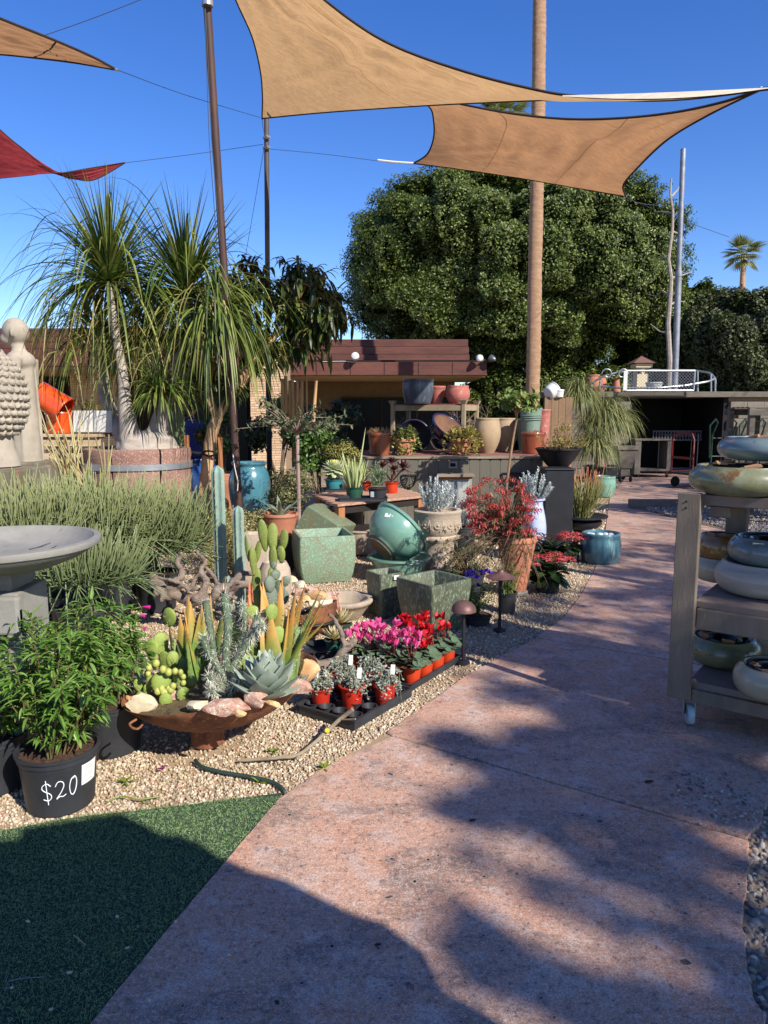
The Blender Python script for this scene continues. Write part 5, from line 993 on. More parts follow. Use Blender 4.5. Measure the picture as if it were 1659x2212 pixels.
# white-blue jar with silver shrub; kalanchoes
p = np.array([Q(1150, 1150, 7.6)[0], 7.6, 0]); t = thing('ribbed_jar', 'pale blue-white ribbed jar holding a silver-leaved shrub', 'jar', p); mj = pm('pale_blue_glaze', (150, 160, 190), (180, 186, 204), rough=.4, coat=.3); pr = [(0, 0), (.09, 0), (.1, .01)]
zt = Q(1150, 1075, 7.6)[2]
for i in range(60): f = i/59; pr.append((.1+.045*sin(pi*min(f*1.05, 1))+.002*(i % 2), f*zt*.93))
pr += [(.1, zt*.96), (.125, zt*.965), (.125, zt), (.105, zt), (.1, zt*.93), (0, zt*.93)]; part(lathe(pr, 28), 'jar_body', mj, t)
def silver(parent, c, sp, hh, n, sd, mt=None, L=.022, W_=.009, per=46, ):
    g2 = np.random.default_rng(sd); st = []
    for k in range(n): a = g2.uniform(0, 6.28); r = g2.uniform(.1, 1)*sp; h1 = hh*g2.uniform(.6, 1.05)*(1.05-.4*r/sp); q = np.array(c)+[cos(a)*r*.3, sin(a)*r*.3, 0]; st.append([q, q+[cos(a)*r*.4, sin(a)*r*.4, h1*.5], q+[cos(a)*r*.6+g2.uniform(-.02, .02), sin(a)*r*.6, h1]])
    stemleaf(parent, st, per, L, W_, mt or mat_silver, .2, g2, 2, .15, spread=.7, prof=(.6, 1, .2), fold=0, upb=.8)
silver(t, (0, 0, zt*.93), .22, .36, 44, 31, per=60, L=.028, W_=.013)
mat_kalr = fm('kalanchoe_flower', [(150, 40, 44), (186, 66, 66), (206, 96, 88), (130, 34, 36)], trans=.15); mat_kall = fm('kalanchoe_leaf', [(30, 48, 28), (48, 70, 38), (72, 96, 54)], trans=.15, rough=.35)
def kalanchoe(lab, x, yb, D, w, h_, sd, red=None):
    p = np.array([Q(x, yb, D)[0], D, 0]) if D else G(x, yb); t = thing('kalanchoe', lab, 'flowering plant', p); g2 = np.random.default_rng(sd); nursery(t, w*.42, w*.36, h_*.45)
    n = 90; d = rdir(n, -.1, .9, g2); part(blades(np.array([0, 0, h_*.4])+d*w*.12, d, w*.75*g2.uniform(.6, 1.1, n), w*.3, .9, segs=4, prof=(.4, .8, 1, .9, .4), fold=.25), 'foliage', mat_kall, t, kind='stuff')
    for k in range(16):
        a = g2.uniform(0, 6.28); r = w*.75*g2.uniform(0, 1)**.5; c = np.array([r*cos(a), r*sin(a), h_*.9+g2.uniform(-.02, .03)-r*.15]); m = 60; dd = rdir(m, .1, 1, g2); Pp = c+dd*[.05, .05, .025]
        part(M().add(leafcloud(Pp, dd+rdir(m, g=g2)*.3, .014, .013, g2)), 'flower_head', mat_kalr, t, smooth=False)
    return t
kalanchoe('low dusky red kalanchoe beside the path, the nearer one in front of the terracotta pot', 1182, 1276, None, .27, .34, 3); kalanchoe('red kalanchoe behind the nearer one, left of the squat blue pot', 1190, 1222, None, .28, .32, 5); kalanchoe('small red kalanchoe close against the squat blue pot', 1238, 1212, None, .15, .3, 7)
# ---------------------------------------------------------------- left background: statues, bench with pots, ponytail palms, person
def remesh(o, vox, sm=2):
    r = o.modifiers.new('remesh', 'REMESH'); r.mode = 'VOXEL'; r.voxel_size = vox; r.use_smooth_shade = True
    s = o.modifiers.new('smooth', 'SMOOTH'); s.iterations = sm; s.factor = .6; return o
mat_statue = pm('pale_carved_stone', (172, 160, 142), (146, 136, 120), (112, 104, 92), sc=4, rough=.95, bump=.5, bs=50, s3=14, t3=.62)
hd = np.array([Q(-8, 1010, 5.6)[0], 5.6, Q(40, 1010, 5.45)[2]]); t = thing('carved_statue_head', 'huge pale stone head with knobbly carved curls, cut off by the left edge', 'statue', hd)
HC = np.array([0, 0, .52]); RR = np.array([.245, .3, .36])
m = M().add(blob(RR*.97, 4, HC)); m.add(blob((.13, .15, .2), 3, (0, .02, .12))); m.add(lathe([(0, 0), (.175, 0), (.17, .05), (.14, .14), (.13, .3), (0, .3)], 28)); part(m, 'head', mat_statue, t); 
cm = M(); ev = 0
for ri, el in enumerate(np.arange(-48, 88, 9.6)):
    n = max(3, int(2*pi*cos(R(el))*.27/.056))
    for k in range(n):
        a = 2*pi*(k+.5*(ri % 2))/n; d = np.array([cos(a)*cos(R(el)), sin(a)*cos(R(el)), sin(R(el))]); c = HC+d*RR; b = blob((.031, .031, .027), 2, (0, 0, 0), .3, 3, k); cm.add(b, c-d*.012); cm.add(blob((.013, .013, .012), 1), c+d*.008)
part(cm, 'carved_curls', mat_statue, t)
mat_plinth = pm('rust_stained_concrete', (132, 124, 104), (92, 84, 66), (136, 94, 66), sc=3, rough=.85, bump=.4, st=(2, 2, .5), s3=5, t3=.56)
a, b = Q(-160, 1013, 5.3), Q(36, 1013, 5.3); t = thing('concrete_plinth', 'rust-streaked concrete plinth under the stone head', 'plinth', ((a[0]+b[0])/2, 5.58, 0)); part(M().box((0, 0, a[2]/2-.005), (b[0]-a[0], .56, a[2]-.01)), 'block', mat_plinth, t, smooth=False, bev=.012)
p = np.array([Q(34, 900, 7.4)[0], 7.4, 1.05]); t = thing('monk_statue', 'pale stone statue of a bald child monk praying, behind the knobbly stone head', 'statue', p)
def Lm(x, y, dy=0): q = Q(x, y, 7.4); return np.array([q[0]-p[0], dy, q[2]-p[2]])
m = M(); hc = Lm(34, 716); m.add(blob((.125, .135, .135), 3, hc)); m.add(blob((.085, .08, .07), 3, hc+[-.06, -.02, -.075])); m.add(blob((.02, .022, .02), 2, hc+[-.135, -.01, -.04])); m.add(blob((.018, .04, .045), 2, hc+[.03, -.13, -.03])); m.add(blob((.018, .04, .045), 2, hc+[.03, .13, -.03])); m.add(blob((.03, .06, .012), 2, hc+[-.115, 0, .015]))
m.add(blob((.03, .035, .014), 2, hc+[-.12, -.01, -.085])); m.tube([hc+[0, 0, -.08], hc+[.02, 0, -.2]], [.06, .07], 12)
m.add(blob((.13, .18, .11), 3, hc+[.03, 0, -.29])); m.tube([hc+[.03, 0, -.25], hc+[.03, 0, -.6], hc+[.03, 0, -1.45]], [.11, .12, .15], 20)
m.tube([hc+[.06, -.17, -.26], hc+[.04, -.21, -.5], hc+[-.08, -.1, -.45], hc+[-.14, -.03, -.3]], [.065, .07, .05, .035], 12); m.tube([hc+[.06, .17, -.26], hc+[.04, .21, -.5], hc+[-.08, .1, -.45], hc+[-.14, .03, -.3]], [.065, .07, .05, .035], 12)
m.tube([hc+[-.14, 0, -.32], hc+[-.155, 0, -.16]], [.035, .014], 10); m.tube([hc+[.0, -.17, -.5], hc+[.05, -.16, -.85]], [.06, .075], 12)
for k in range(5): m.tube([hc+[.05+.02*k, -.12+.05*k, -.35], hc+[.06+.02*k, -.13+.06*k, -.9], hc+[.07+.02*k, -.14+.06*k, -1.4]], .014, 6)
remesh(part(m, 'figure', mat_statue, t), .014); part(M().box((.06, 0, -.52), (.5, .5, 1.05)), 'pedestal', mat_plinth, t, smooth=False, bev=.01)
def Bz(x, y, D): return np.array([Q(x, y, D)[0], D, Q(x, y, D)[2]])
zt = Q(120, 937, 8.4)[2]; t = thing('plank_bench', 'pale grey plank bench behind the dried stems, carrying the orange pots', 'bench', (Q(128, 937, 8.4)[0], 8.4, 0)); xw = Q(225, 937, 8.4)[0]-Q(40, 937, 8.4)[0]
mat_bp = pm('bleached_plank', (196, 172, 138), (166, 144, 114), sc=5, rough=.9, bump=.4, st=(.4, 4, 4))
for k in range(4): part(M().box((0, .02+k*.15, zt-.02), (xw, .14, .035)), 'plank', mat_bp, t, smooth=False, bev=.004)
for k in range(3): part(M().box((0, .0, zt-.1-k*.17), (xw-.04, .02, .09)), 'front_board', mat_bp, t, smooth=False, bev=.003)
for sx in (-.5, 0, .5): part(M().box((sx*xw*.9, .05, zt/2), (.07, .07, zt-.05)), 'leg', mat_beam, t, smooth=False)
mat_orange = glaze('orange_glaze', (206, 66, 20), (222, 84, 30), (180, 50, 18), sc=3, rough=.3)
t = thing('orange_pot', 'orange glazed pot standing upright on the plank bench', 'pot', Bz(119, 936, 8.4)+[0, .15, 0]); s = px(np.array(t.location)); pot(t, 29*s, 25*s, 45*s, mat_orange, lip=.006)
t = thing('orange_pot', 'tall orange cylinder pot lying tipped on top of the upright orange pot', 'pot', Bz(92, 886, 8.5)); pot(t, 30*s, 26*s, 70*s, mat_orange, lip=.006, loc=(0, 0, 0)); t.rotation_euler = (0, R(125), 0); t.location = tuple(Bz(80, 846, 8.45)); 
t = thing('white_trough', 'rectangular white trough planter on the bench right of the orange pots', 'planter', Bz(196, 936, 8.4)+[0, .2, 0]); part(M().box((0, 0, .135), (84*s, .26, .25)), 'box', pm('offwhite_panel', (206, 204, 196), (190, 188, 180), rough=.7), t, smooth=False, bev=.006); silver(t, (-.1, 0, .22), .2, .2, 14, 3, mat_gold, .03, .02, 20)
t = thing('potted_plant', 'small pale yellow-green leafy plant between the stone head and the orange pots', 'potted plant', Bz(66, 938, 8.4)); pot(t, .09, .07, .1, mat_tc, soil=mat_soil); silver(t, (0, 0, .08), .14, .28, 16, 4, mat_ivy, .05, .04, 16)
# sprawling dried stems
g2 = np.random.default_rng(61); t = thing('dried_stem_plant', 'sprawling pale yellow dried stems between the plinth and the terracotta planter', 'plant', G(170, 1170)*[1, 1, 0]); m = M(); p0 = np.array(t.location)
for k in range(42):
    x0, y0 = g2.uniform(140, 215), g2.uniform(1080, 1120); x1, y1 = x0-g2.uniform(-35, 110), g2.uniform(885, 1030); a_ = Q(x0, y0, 6.6); c_ = Q(x1, y1, 6.4+g2.uniform(-.3, .3)); mid = (a_+c_)/2+rdir(1, g=g2)[0]*.05; m.tube(curve3([a_, mid, c_], 7)-p0, np.linspace(.011, .005, 7), 6)
    if k % 3 == 0: m.tube([c_-p0, c_-p0+rdir(1, -.3, 1, g2)[0]*.09], [.004, .002], 5)
part(m, 'stems', fm('straw_stem', [(150, 134, 84), (184, 168, 110), (198, 186, 140), (150, 120, 80)], trans=0), t, kind='stuff')
# the great ponytail palm in its segmented planter
pc = np.array([Q(300, 1000, 8.4)[0], 8.4, 0]); mat_gran = pm('pink_speckled_clay', (148, 112, 98), (126, 92, 80), (186, 156, 138), sc=4, rough=.95, bump=.5, bs=80, s3=60, t3=.52)
zt = Q(300, 972, 7.85)[2]; rp = 108*px(pc); t = thing('segmented_planter', 'big speckled terracotta planter made of curved segments held by a metal band', 'planter', pc)
for k in range(7):
    a0, a1 = R(-100+k*51.4+1.1), R(-100+(k+1)*51.4-1.1); ring = []
    for zz, ri, ro in ((0, rp-.09, rp-.02), (zt*.6, rp-.09, rp-.012), (zt*.9, rp-.08, rp-.004), (zt*.93, rp-.09, rp+.004), (zt-.01, rp-.09, rp-.004), (zt, rp-.08, rp-.03)):
        ring.append([(zz, r_) for r_ in (ri, ro)])
    na = 12; V = []
    for zz, in [(q[0][0],) for q in ring]: pass
    for q in ring:
        for (zz, r_) in q: V += [[r_*cos(a), r_*sin(a), zz] for a in np.linspace(a0, a1, na)]
    V = np.array(V); nr = len(ring); idx = lambda i, s_, j: (i*2+s_)*na+j; F = []
    for i in range(nr-1):
        for j in range(na-1): F += [[idx(i, 1, j), idx(i, 1, j+1), idx(i+1, 1, j+1), idx(i+1, 1, j)], [idx(i, 0, j+1), idx(i, 0, j), idx(i+1, 0, j), idx(i+1, 0, j+1)]]
        for j, fl in ((0, 0), (na-1, 1)): q = [idx(i, 0, j), idx(i, 1, j), idx(i+1, 1, j), idx(i+1, 0, j)]; F.append(q if not fl else q[::-1])
    for j in range(na-1): F.append([idx(nr-1, 1, j), idx(nr-1, 1, j+1), idx(nr-1, 0, j+1), idx(nr-1, 0, j)])
    part((V, [np.array(F)]), 'segment', mat_gran, t, ang=35)
zb_ = Q(300, 1011, 7.85)[2]; part(M().add(lathe([(rp+.0, -.035), (rp+.012, -.033), (rp+.012, .033), (rp, .035)], 48), (0, 0, zb_)), 'metal_band', mat_galv, t)
part(lathe([(0, zt-.05), (rp-.08, zt-.06)], 30), 'soil', mat_soil, t)
mat_caud = pm('grey_caudex_bark', (176, 164, 150), (150, 138, 124), (116, 104, 92), sc=7, rough=.9, bump=.7, bs=40, bd=.01, st=(1, 1, 2.5)); t = thing('ponytail_palm', 'great ponytail palm with swollen grey base and several shaggy heads', 'palm', pc+[0, 0, zt-.06]); pl = np.array(t.location)
mat_pony = fm('ponytail_leaf', [(38, 54, 22), (64, 86, 34), (98, 118, 48), (136, 146, 68), (180, 172, 106)], trans=.28, rough=.42, pos=[0, .25, .5, .78, 1])
def T_(pts): return [Q(x, y, D)-pl for x, y, D in pts]
m = M(); cx = T_([(318, 958, 8.3)])[0]; m.add(blob((.36, .34, .2), 3, cx-[0, 0, .05], .25, 2, 3))
for k in range(9): a = k*.7; m.tube([cx+[0, 0, .04], cx+[cos(a)*.24, sin(a)*.22, 0], cx+[cos(a)*.38, sin(a)*.34, -.12]], [.12, .075, .04], 8)
TR = [([(282, 950, 8.2), (272, 880, 8.2), (264, 800, 8.25), (246, 700, 8.3), (236, 612, 8.3)], [.13, .08, .055, .046, .04]), ([(335, 945, 8.3), (352, 880, 8.3), (378, 790, 8.35), (400, 715, 8.4), (402, 640, 8.4)], [.12, .08, .055, .045, .04]), ([(270, 950, 8.5), (228, 860, 8.7), (222, 760, 8.8), (215, 690, 8.8)], [.11, .08, .06, .05]), ([(350, 940, 8.6), (345, 860, 8.7), (335, 780, 8.8), (330, 720, 8.9)], [.1, .07, .05, .05])]
for pts, rr in TR: P = curve3(T_(pts), 16); m.tube(P, np.interp(np.linspace(0, 1, 16), np.linspace(0, 1, len(rr)), rr), 14)
remesh(part(m, 'trunk', mat_caud, t), .02, 3)
g2 = np.random.default_rng(77)
for (x, y, D, L, n, ni, dr) in ((235, 610, 8.3, 1.5, 310, 60, 3.0), (402, 635, 8.4, 1.6, 290, 50, 3.2), (470, 690, 8.2, 1.35, 240, 40, 4.6), (215, 720, 8.8, 1.2, 150, 20, 3.2), (330, 735, 8.9, 1.3, 180, 20, 3.6), (345, 850, 8.1, .55, 200, 20, 2.2), (145, 700, 8.3, .9, 140, 10, 4.5)):
    if x == 145: continue
    strapball(t, T_([(x, y, D)])[0], n, L, .028, mat_pony, dr, -.15, g2, ni, r0=.05, segs=12, gap={235: -1.25, 402: -1.7}.get(x))
    if x == 470: part(M().tube([T_([(402, 715, 8.4)])[0], T_([(440, 700, 8.3)])[0], T_([(470, 692, 8.2)])[0]], [.05, .045, .04], 8), 'branch', mat_caud, t)
for (x, y, D) in ((235, 600, 8.3), (402, 625, 8.4)):
    c = T_([(x, y, D)])[0]; d = rdir(150, .68, 1, g2); part(blades(c+d*.05, d, .75*g2.uniform(.8, 1.65, 150), .026, .3, 7, (.8, 1, .7, .4, .05), g2.uniform(-.5, .5, 150), fold=.35), 'upright_leaves', mat_pony, t, kind='stuff')
# hanging dry strands
n = 230; xs = g2.uniform(110, 500, n); P = np.array([Q(x, g2.uniform(600, 760), g2.uniform(7.9, 8.8)) for x in xs])-pl; part(blades(P, rdir(n, -.6, .1, g2), g2.uniform(.6, 1.5, n), .012, g2.uniform(3, 7, n), 7, (1, 1, .8, .1), g2.uniform(-1, 1, n), fold=.3), 'dry_strands', fm('dry_strand', [(120, 108, 58), (164, 150, 90), (96, 106, 46)], trans=.2), t, kind='stuff')
# columnar cactus cluster behind, right of the planter
def rib_column(r, h_, n=10, dep=.16, lean=(0, 0), k=26, taper=.05):
    na = n*4; a = np.arange(na)*2*pi/na; prof = 1-dep*(.5-.5*np.cos(a*n))**.7*1.0; V = []
    for i in range(k+1):
        f = i/k; z = h_*f; rr = r*(1-taper*(1-f))
        if f > 1-r/h_*1.1: q = (f-(1-r/h_*1.1))/(r/h_*1.1); rr *= math.sqrt(max(1-q*q, .0004))
        V.append(np.c_[rr*prof*np.cos(a)+lean[0]*f*f, rr*prof*np.sin(a)+lean[1]*f*f, np.full(na, z)])
    V = np.concatenate(V); i = np.arange(k)[:, None]*na; j = np.arange(na)[None]; return V, [np.stack([i+j, i+(j+1) % na, i+na+(j+1) % na, i+na+j], -1).reshape(-1, 4)]
def rib_spines(r, h_, n, L, g_, lean=(0, 0), step=.03, per=5, top=True, w=.0016):
    P, D = [], []
    for q in range(n):
        a = 2*pi*q/n
        for z in np.arange(.02, h_-.01, step):
            f = z/h_; rr = r
            if f > 1-r/h_*1.1: u = (f-(1-r/h_*1.1))/(r/h_*1.1); rr *= math.sqrt(max(1-u*u, .01))
            c = np.array([rr*cos(a)+lean[0]*f*f, rr*sin(a)+lean[1]*f*f, z])
            for _ in range(per): P.append(c); D.append(np.array([cos(a), sin(a), .1])+rdir(1, g=g_)[0]*.75)
    P, D = np.array(P), np.array(D); return blades(P, D, L*g_.uniform(.5, 1.1, len(P)), w, 0, 1, (1, .15))
mat_spine = pm('cream_spine', (214, 200, 160), rough=.7, bump=0); mat_ccgreen = pm('grey_green_cactus', (128, 140, 98), (108, 122, 84), sc=8, rough=.7)
t = thing('column_cactus', 'clump of pale grey-green columns behind the right trunk of the ponytail palm', 'cactus', (Q(370, 950, 9.8)[0], 9.8, 0))
for k, (x, y) in enumerate(((348, 850), (362, 800), (376, 815), (356, 890), (386, 850), (370, 880))): q = Q(x, y, 9.8+.1*k); part(M().add(rib_column(.07, q[2], 9), (q[0]-t.location[0], .1*k, 0)), 'column', mat_ccgreen, t); part(M().add(rib_spines(.07, q[2], 9, .02, g2, step=.06, per=3, w=.004), (q[0]-t.location[0], .1*k, 0)), 'spines', mat_spine, t, kind='stuff')
# pale tree tied to stakes, with long drooping dark leaves
p0 = np.array([Q(442, 1100, 8.8)[0], 8.8, 0]); t = thing('longleaf_tree', 'pale-trunked tree tied to stakes, its crown of long drooping dark leaves', 'tree', p0)
mat_ptrunk = pm('tan_smooth_bark', (190, 156, 118), (168, 134, 98), (128, 98, 70), sc=5, rough=.85, bump=.5, bs=30, s3=10, t3=.64)
def W_(pts): return [Q(x, y, D)-p0 for x, y, D in pts]
tr = [np.array([0, 0, 0])]+W_([(441, 1085, 8.8), (449, 1000, 8.8), (457, 940, 8.8), (470, 900, 8.8)]); part(M().tube(curve3(tr, 22), np.linspace(.085, .068, 22)*(1+.06*np.sin(np.arange(22)*1.9)), 16), 'trunk', mat_ptrunk, t)
br = [[(470, 903, 8.8), (455, 870, 8.8), (450, 820, 8.9), (480, 760, 9), (500, 700, 9)], [(470, 903, 8.8), (490, 868, 8.8), (512, 848, 8.8), (560, 780, 8.9), (600, 700, 9)], [(500, 856, 8.8), (560, 760, 8.7), (640, 690, 8.8), (690, 650, 8.8)], [(480, 760, 9), (530, 680, 9), (560, 610, 9.1)], [(600, 700, 9), (640, 630, 9.1), (650, 590, 9.1)], [(560, 780, 8.9), (620, 750, 8.8), (660, 720, 8.8)], [(530, 680, 9), (500, 640, 9), (520, 590, 9)], [(600, 700, 8.9), (660, 640, 8.8), (705, 650, 8.7)], [(620, 750, 8.8), (670, 700, 8.7), (712, 705, 8.6)]]
for i, b in enumerate(br): P = curve3(W_(b), 12); part(M().tube(P, np.linspace(.055 if i < 3 else .03, .012, 12), 8), 'branch', mat_ptrunk, t)
g2 = np.random.default_rng(5); st = []
for b in br:
    P = curve3(W_(b), 12)
    for k in range(16): i = g2.integers(4, 12); d = rdir(1, -.3, .8, g2)[0]; l = g2.uniform(.15, .4); st.append([P[i], P[i]+d*l*.6+[0, 0, .06], P[i]+d*l*1.15+[.04, 0, -.02]])
mat_longl = fm('long_dark_leaf', [(34, 46, 20), (54, 68, 28), (82, 94, 40), (116, 122, 60), (126, 96, 58)], trans=.2, rough=.38, pos=[0, .35, .7, .92, 1])
stemleaf(t, st, 20, .24, .042, mat_longl, 2.6, g2, 5, .15, prof=(.2, .8, 1, .8, .06), smt=mat_ptrunk, r=.006, spread=.9, fold=.35)
mat_stake = pm('wooden_stake', (168, 112, 72), (150, 98, 62), rough=.85, st=(4, 4, .5))
for x, y0, y1, lab in ((403, 930, 1090, 'left wooden stake of the two beside the pale trunk'), (475, 940, 1100, 'right wooden stake of the two beside the pale trunk')):
    q = Q(x, y0+5 if x > 420 else y0+10, 8.7); solo(M().box((q[0], 8.7, q[2]/2), (.05, .04, q[2])), 'tree_stake', mat_stake, lab, 'stake', smooth=False, bev=.004)
solo(M().tube(curve3([Q(404, 973, 8.66), Q(425, 980, 8.62), Q(450, 974, 8.66), Q(468, 980, 8.68), Q(452, 985, 8.7), Q(430, 978, 8.66), Q(405, 976, 8.66)], 26), .012, 6), 'tree_tie', mat_rubber, 'black rubber tie looping the pale trunk to its stakes', 'tie')
# person in a blue jacket, seen from behind
pp_ = np.array([Q(415, 985, 12.4)[0], 12.4, 0]); t = thing('person', 'person in a blue jacket and dark jeans seen from behind, standing past the planter', 'person', pp_)
def body(name, joints, mt, vox=.012, sm=3, ell=()):
    m = M()
    for pts, rr in joints: m.tube(curve3(pts, 10), np.interp(np.linspace(0, 1, 10), np.linspace(0, 1, len(rr)), rr), 14)
    for c, r in ell: m.add(blob(r, 3, c))
    return remesh(part(m, name, mt, t), vox, sm)
mat_skin = pm('skin', (170, 120, 92), rough=.6, bump=0); mat_jacket = pm('blue_jacket_cloth', (52, 56, 106), (44, 48, 92), sc=20, rough=.9, bump=.4, bs=60, st=(3, 3, .5)); mat_jean = pm('dark_jeans', (30, 40, 62), (38, 50, 76), rough=.9)
body('body', [([(0, -.02, .86), (0, -.02, 1.1), (0, 0, 1.34)], (.13, .13, .12)), ([(0, .0, 1.36), (0, .04, 1.5)], (.055, .05)), ([(-.1, 0, .85), (-.12, .02, .47), (-.12, -.02, .08)], (.085, .06, .04)), ([(.1, 0, .85), (.12, .02, .47), (.12, -.02, .08)], (.085, .06, .04)), ([(-.18, 0, 1.32), (-.25, .02, 1.05), (-.2, .22, .98)], (.045, .04, .03)), ([(.18, 0, 1.32), (.25, .02, 1.05), (.2, .22, .98)], (.045, .04, .03))], mat_skin, ell=(((0, .06, 1.6), (.075, .095, .115)), ((-.078, .06, 1.59), (.012, .02, .03)), ((.078, .06, 1.59), (.012, .02, .03)), ((0, .155, 1.59), (.015, .02, .025)), ((-.2, .27, .97), (.035, .05, .02)), ((.2, .27, .97), (.035, .05, .02))))
body('jacket', [([(0, 0, .8), (0, -.01, 1.05), (0, 0, 1.3), (0, .01, 1.4)], (.19, .185, .185, .1)), ([(-.12, 0, 1.36), (-.23, -.01, 1.22), (-.27, 0, 1.02), (-.23, .16, .97)], (.075, .075, .062, .05)), ([(.12, 0, 1.36), (.23, -.01, 1.22), (.27, 0, 1.02), (.23, .16, .97)], (.075, .075, .062, .05))], mat_jacket, .012, 4, (((0, .0, 1.46), (.075, .07, .03)),))
body('trousers', [([(0, 0, .86), (0, 0, .78)], (.165, .15)), ([(-.1, 0, .82), (-.12, .02, .47), (-.12, -.02, .06)], (.11, .082, .07)), ([(.1, 0, .82), (.12, .02, .47), (.12, -.02, .06)], (.11, .082, .07))], mat_jean)
part(M().add(blob((.088, .1, .1), 3, (0, .04, 1.63), .08, 4)), 'hair', pm('dark_hair', (26, 22, 20), rough=.8), t)
for sx in (-.12, .12): part(M().add(blob((.05, .13, .045), 3, (sx, .04, .04))), 'shoe', mat_blk, t)
# citrus bush behind the pale trunk
t = bush('citrus_bush', 'green citrus bush with a few orange fruits behind the pale trunk', 'shrub', (Q(480, 960, 10.2)[0], 10.2, 0), (.32, .3, .5), 2600, .075, mat_green, 51, 14, .3, 1.25, .03)
for k in range(5): q = rdir(1, -.6, .4, g2)[0]*[.28, .28, .4]+[0, -.1, 1.2]; part(M().add(blob((.035, .035, .035), 2, q)), 'fruit', pm('orange_peel', (216, 112, 28), rough=.5) if 'orange_peel' not in bpy.data.materials else bpy.data.materials['orange_peel'], t)
nursery(t, .22, .18, .7, mat_tc)
# big jars
def jar(lab, x, yrim, D, rpx, mt, sd=0):
    p = np.array([Q(x, 1000, D)[0], D, 0]); s = px(p+[0, 0, .8]); H_ = Q(x, yrim, D)[2]; r = rpx*s; t = thing('glazed_jar', lab, 'jar', p)
    pr = [(0, 0), (r*.58, 0), (r*.6, .02)]
    for f, q in ((.15, .68), (.35, .86), (.55, .97), (.68, 1.0), (.78, .98), (.86, .9), (.91, .8), (.93, .76)): pr.append((r*q, H_*f))
    pr += [(r*.75, H_*.95), (r*.8, H_*.965), (r*.85, H_*.985), (r*.84, H_), (r*.78, H_), (r*.7, H_*.97), (r*.68, H_*.9), (r*.7, H_*.7), (0, H_*.6)]
    P = np.array(pr); k = np.linspace(0, len(P)-1, 60); fine = np.stack([np.interp(k, range(len(P)), P[:, i]) for i in (0, 1)], -1); part(lathe(P, 48), 'jar_body', mt, t, ang=60); return t
jar('royal blue glazed jar behind the pale tree trunk', 440, 992, 9.6, 31, mat_royal); jar('big cyan glazed jar with a wide rolled rim, right of the leaning pole', 538, 998, 9.2, 45, mat_cyan)
# standard tree with sparse foliage; cut canes; boxwood; golden ground shrub
t = thing('grafted_tree', 'slim grey-trunked small tree with a wide sparse leafy head before the house', 'tree', (Q(645, 1120, 7.7)[0], 7.7, 0)); p0 = np.array(t.location); tr = [Q(x, y, 7.7)-p0 for x, y in ((646, 1130), (645, 1050), (643, 980), (642, 935))]
part(M().tube([np.array([0, 0, .0])]+tr, [.024, .022, .02, .018, .022], 8), 'trunk', mat_twig, t); g2 = np.random.default_rng(15); st = []
for k in range(46):
    d = unit(rdir(1, -.05, .8, g2)[0]*[1.2, 1, .8]); l = g2.uniform(.25, .62); mid = tr[-1]+d*l*.55+[0, 0, .05]; st.append([tr[-1], mid, tr[-1]+d*l+rdir(1, g=g2)[0]*.07])
stemleaf(t, st, 16, .055, .036, fm('sparse_leaf', [(50, 66, 46), (80, 98, 64), (112, 126, 88), (120, 124, 60)], trans=.25), .5, g2, 2, .35, smt=mat_twig, r=.006, prof=(.3, 1, .7, .1))
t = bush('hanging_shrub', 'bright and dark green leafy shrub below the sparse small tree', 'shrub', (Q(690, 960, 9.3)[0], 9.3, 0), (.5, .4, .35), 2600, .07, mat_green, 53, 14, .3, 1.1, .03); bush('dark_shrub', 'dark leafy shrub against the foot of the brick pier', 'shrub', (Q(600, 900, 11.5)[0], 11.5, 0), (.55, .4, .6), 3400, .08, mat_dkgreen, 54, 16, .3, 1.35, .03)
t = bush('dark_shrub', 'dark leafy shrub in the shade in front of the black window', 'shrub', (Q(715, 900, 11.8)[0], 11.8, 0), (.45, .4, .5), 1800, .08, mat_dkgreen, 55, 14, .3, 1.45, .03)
mat_cane = pm('cut_cane', (196, 160, 112), (170, 134, 92), rough=.8, st=(2, 2, .3)); t = thing('cut_cactus', 'bundle of pale cut canes and candle-like stems in front of the soffit', 'cactus', (Q(640, 900, 10.5)[0], 10.5, 0)); p0 = np.array(t.location)
for x0, x1, yt, r in ((612, 610, 818, .03), (618, 617, 812, .03), (625, 626, 822, .026), (634, 631, 820, .032), (641, 642, 824, .03), (650, 652, 822, .03), (664, 662, 820, .014), (676, 683, 822, .026), (645, 648, 840, .02)): part(M().tube([Q(x0, 930, 10.5)-p0, Q((x0+x1)/2, 870, 10.5)-p0, Q(x1, yt, 10.5)-p0], [r, r, r*.85], 9), 'cane', mat_cane, t)
bush('boxwood', 'small-leaved pale green shrub mass right of the cyan jar', 'shrub', (Q(625, 1050, 8.5)[0], 8.5, 0), (.3, .3, .5), 5200, .03, fm('box_leaf', [(50, 60, 32), (92, 98, 54), (138, 136, 84), (170, 160, 110)], trans=.2), 56, 18, .3, .5, .02)
mat_goldf = fm('fine_gold_leaf', [(92, 92, 44), (142, 136, 72), (182, 168, 104), (206, 190, 136)], trans=.2)
for x, D, R3, sd, lab in ((450, 6.9, (.36, .35, .36), 57, 'golden small-leaved mound left of the tall blue cactus'), (545, 7.0, (.34, .35, .32), 58, 'golden small-leaved mound right of the tall blue cactus'), (498, 6.4, (.3, .3, .3), 59, 'golden small-leaved mound between the two blue cactus columns')): bush('gold_shrub', lab, 'shrub', (Q(x, 1100, D)[0], D, 0), R3, 6500, .022, mat_goldf, sd, 16, .3, R3[2]*1.05, .015)
bush('gold_shrub', 'yellow-green shrub behind the potted succulents on the table', 'shrub', (Q(745, 980, 9.1)[0], 9.1, 0), (.35, .25, .3), 3000, .03, mat_gold, 60, 14, .3, .85, .02)
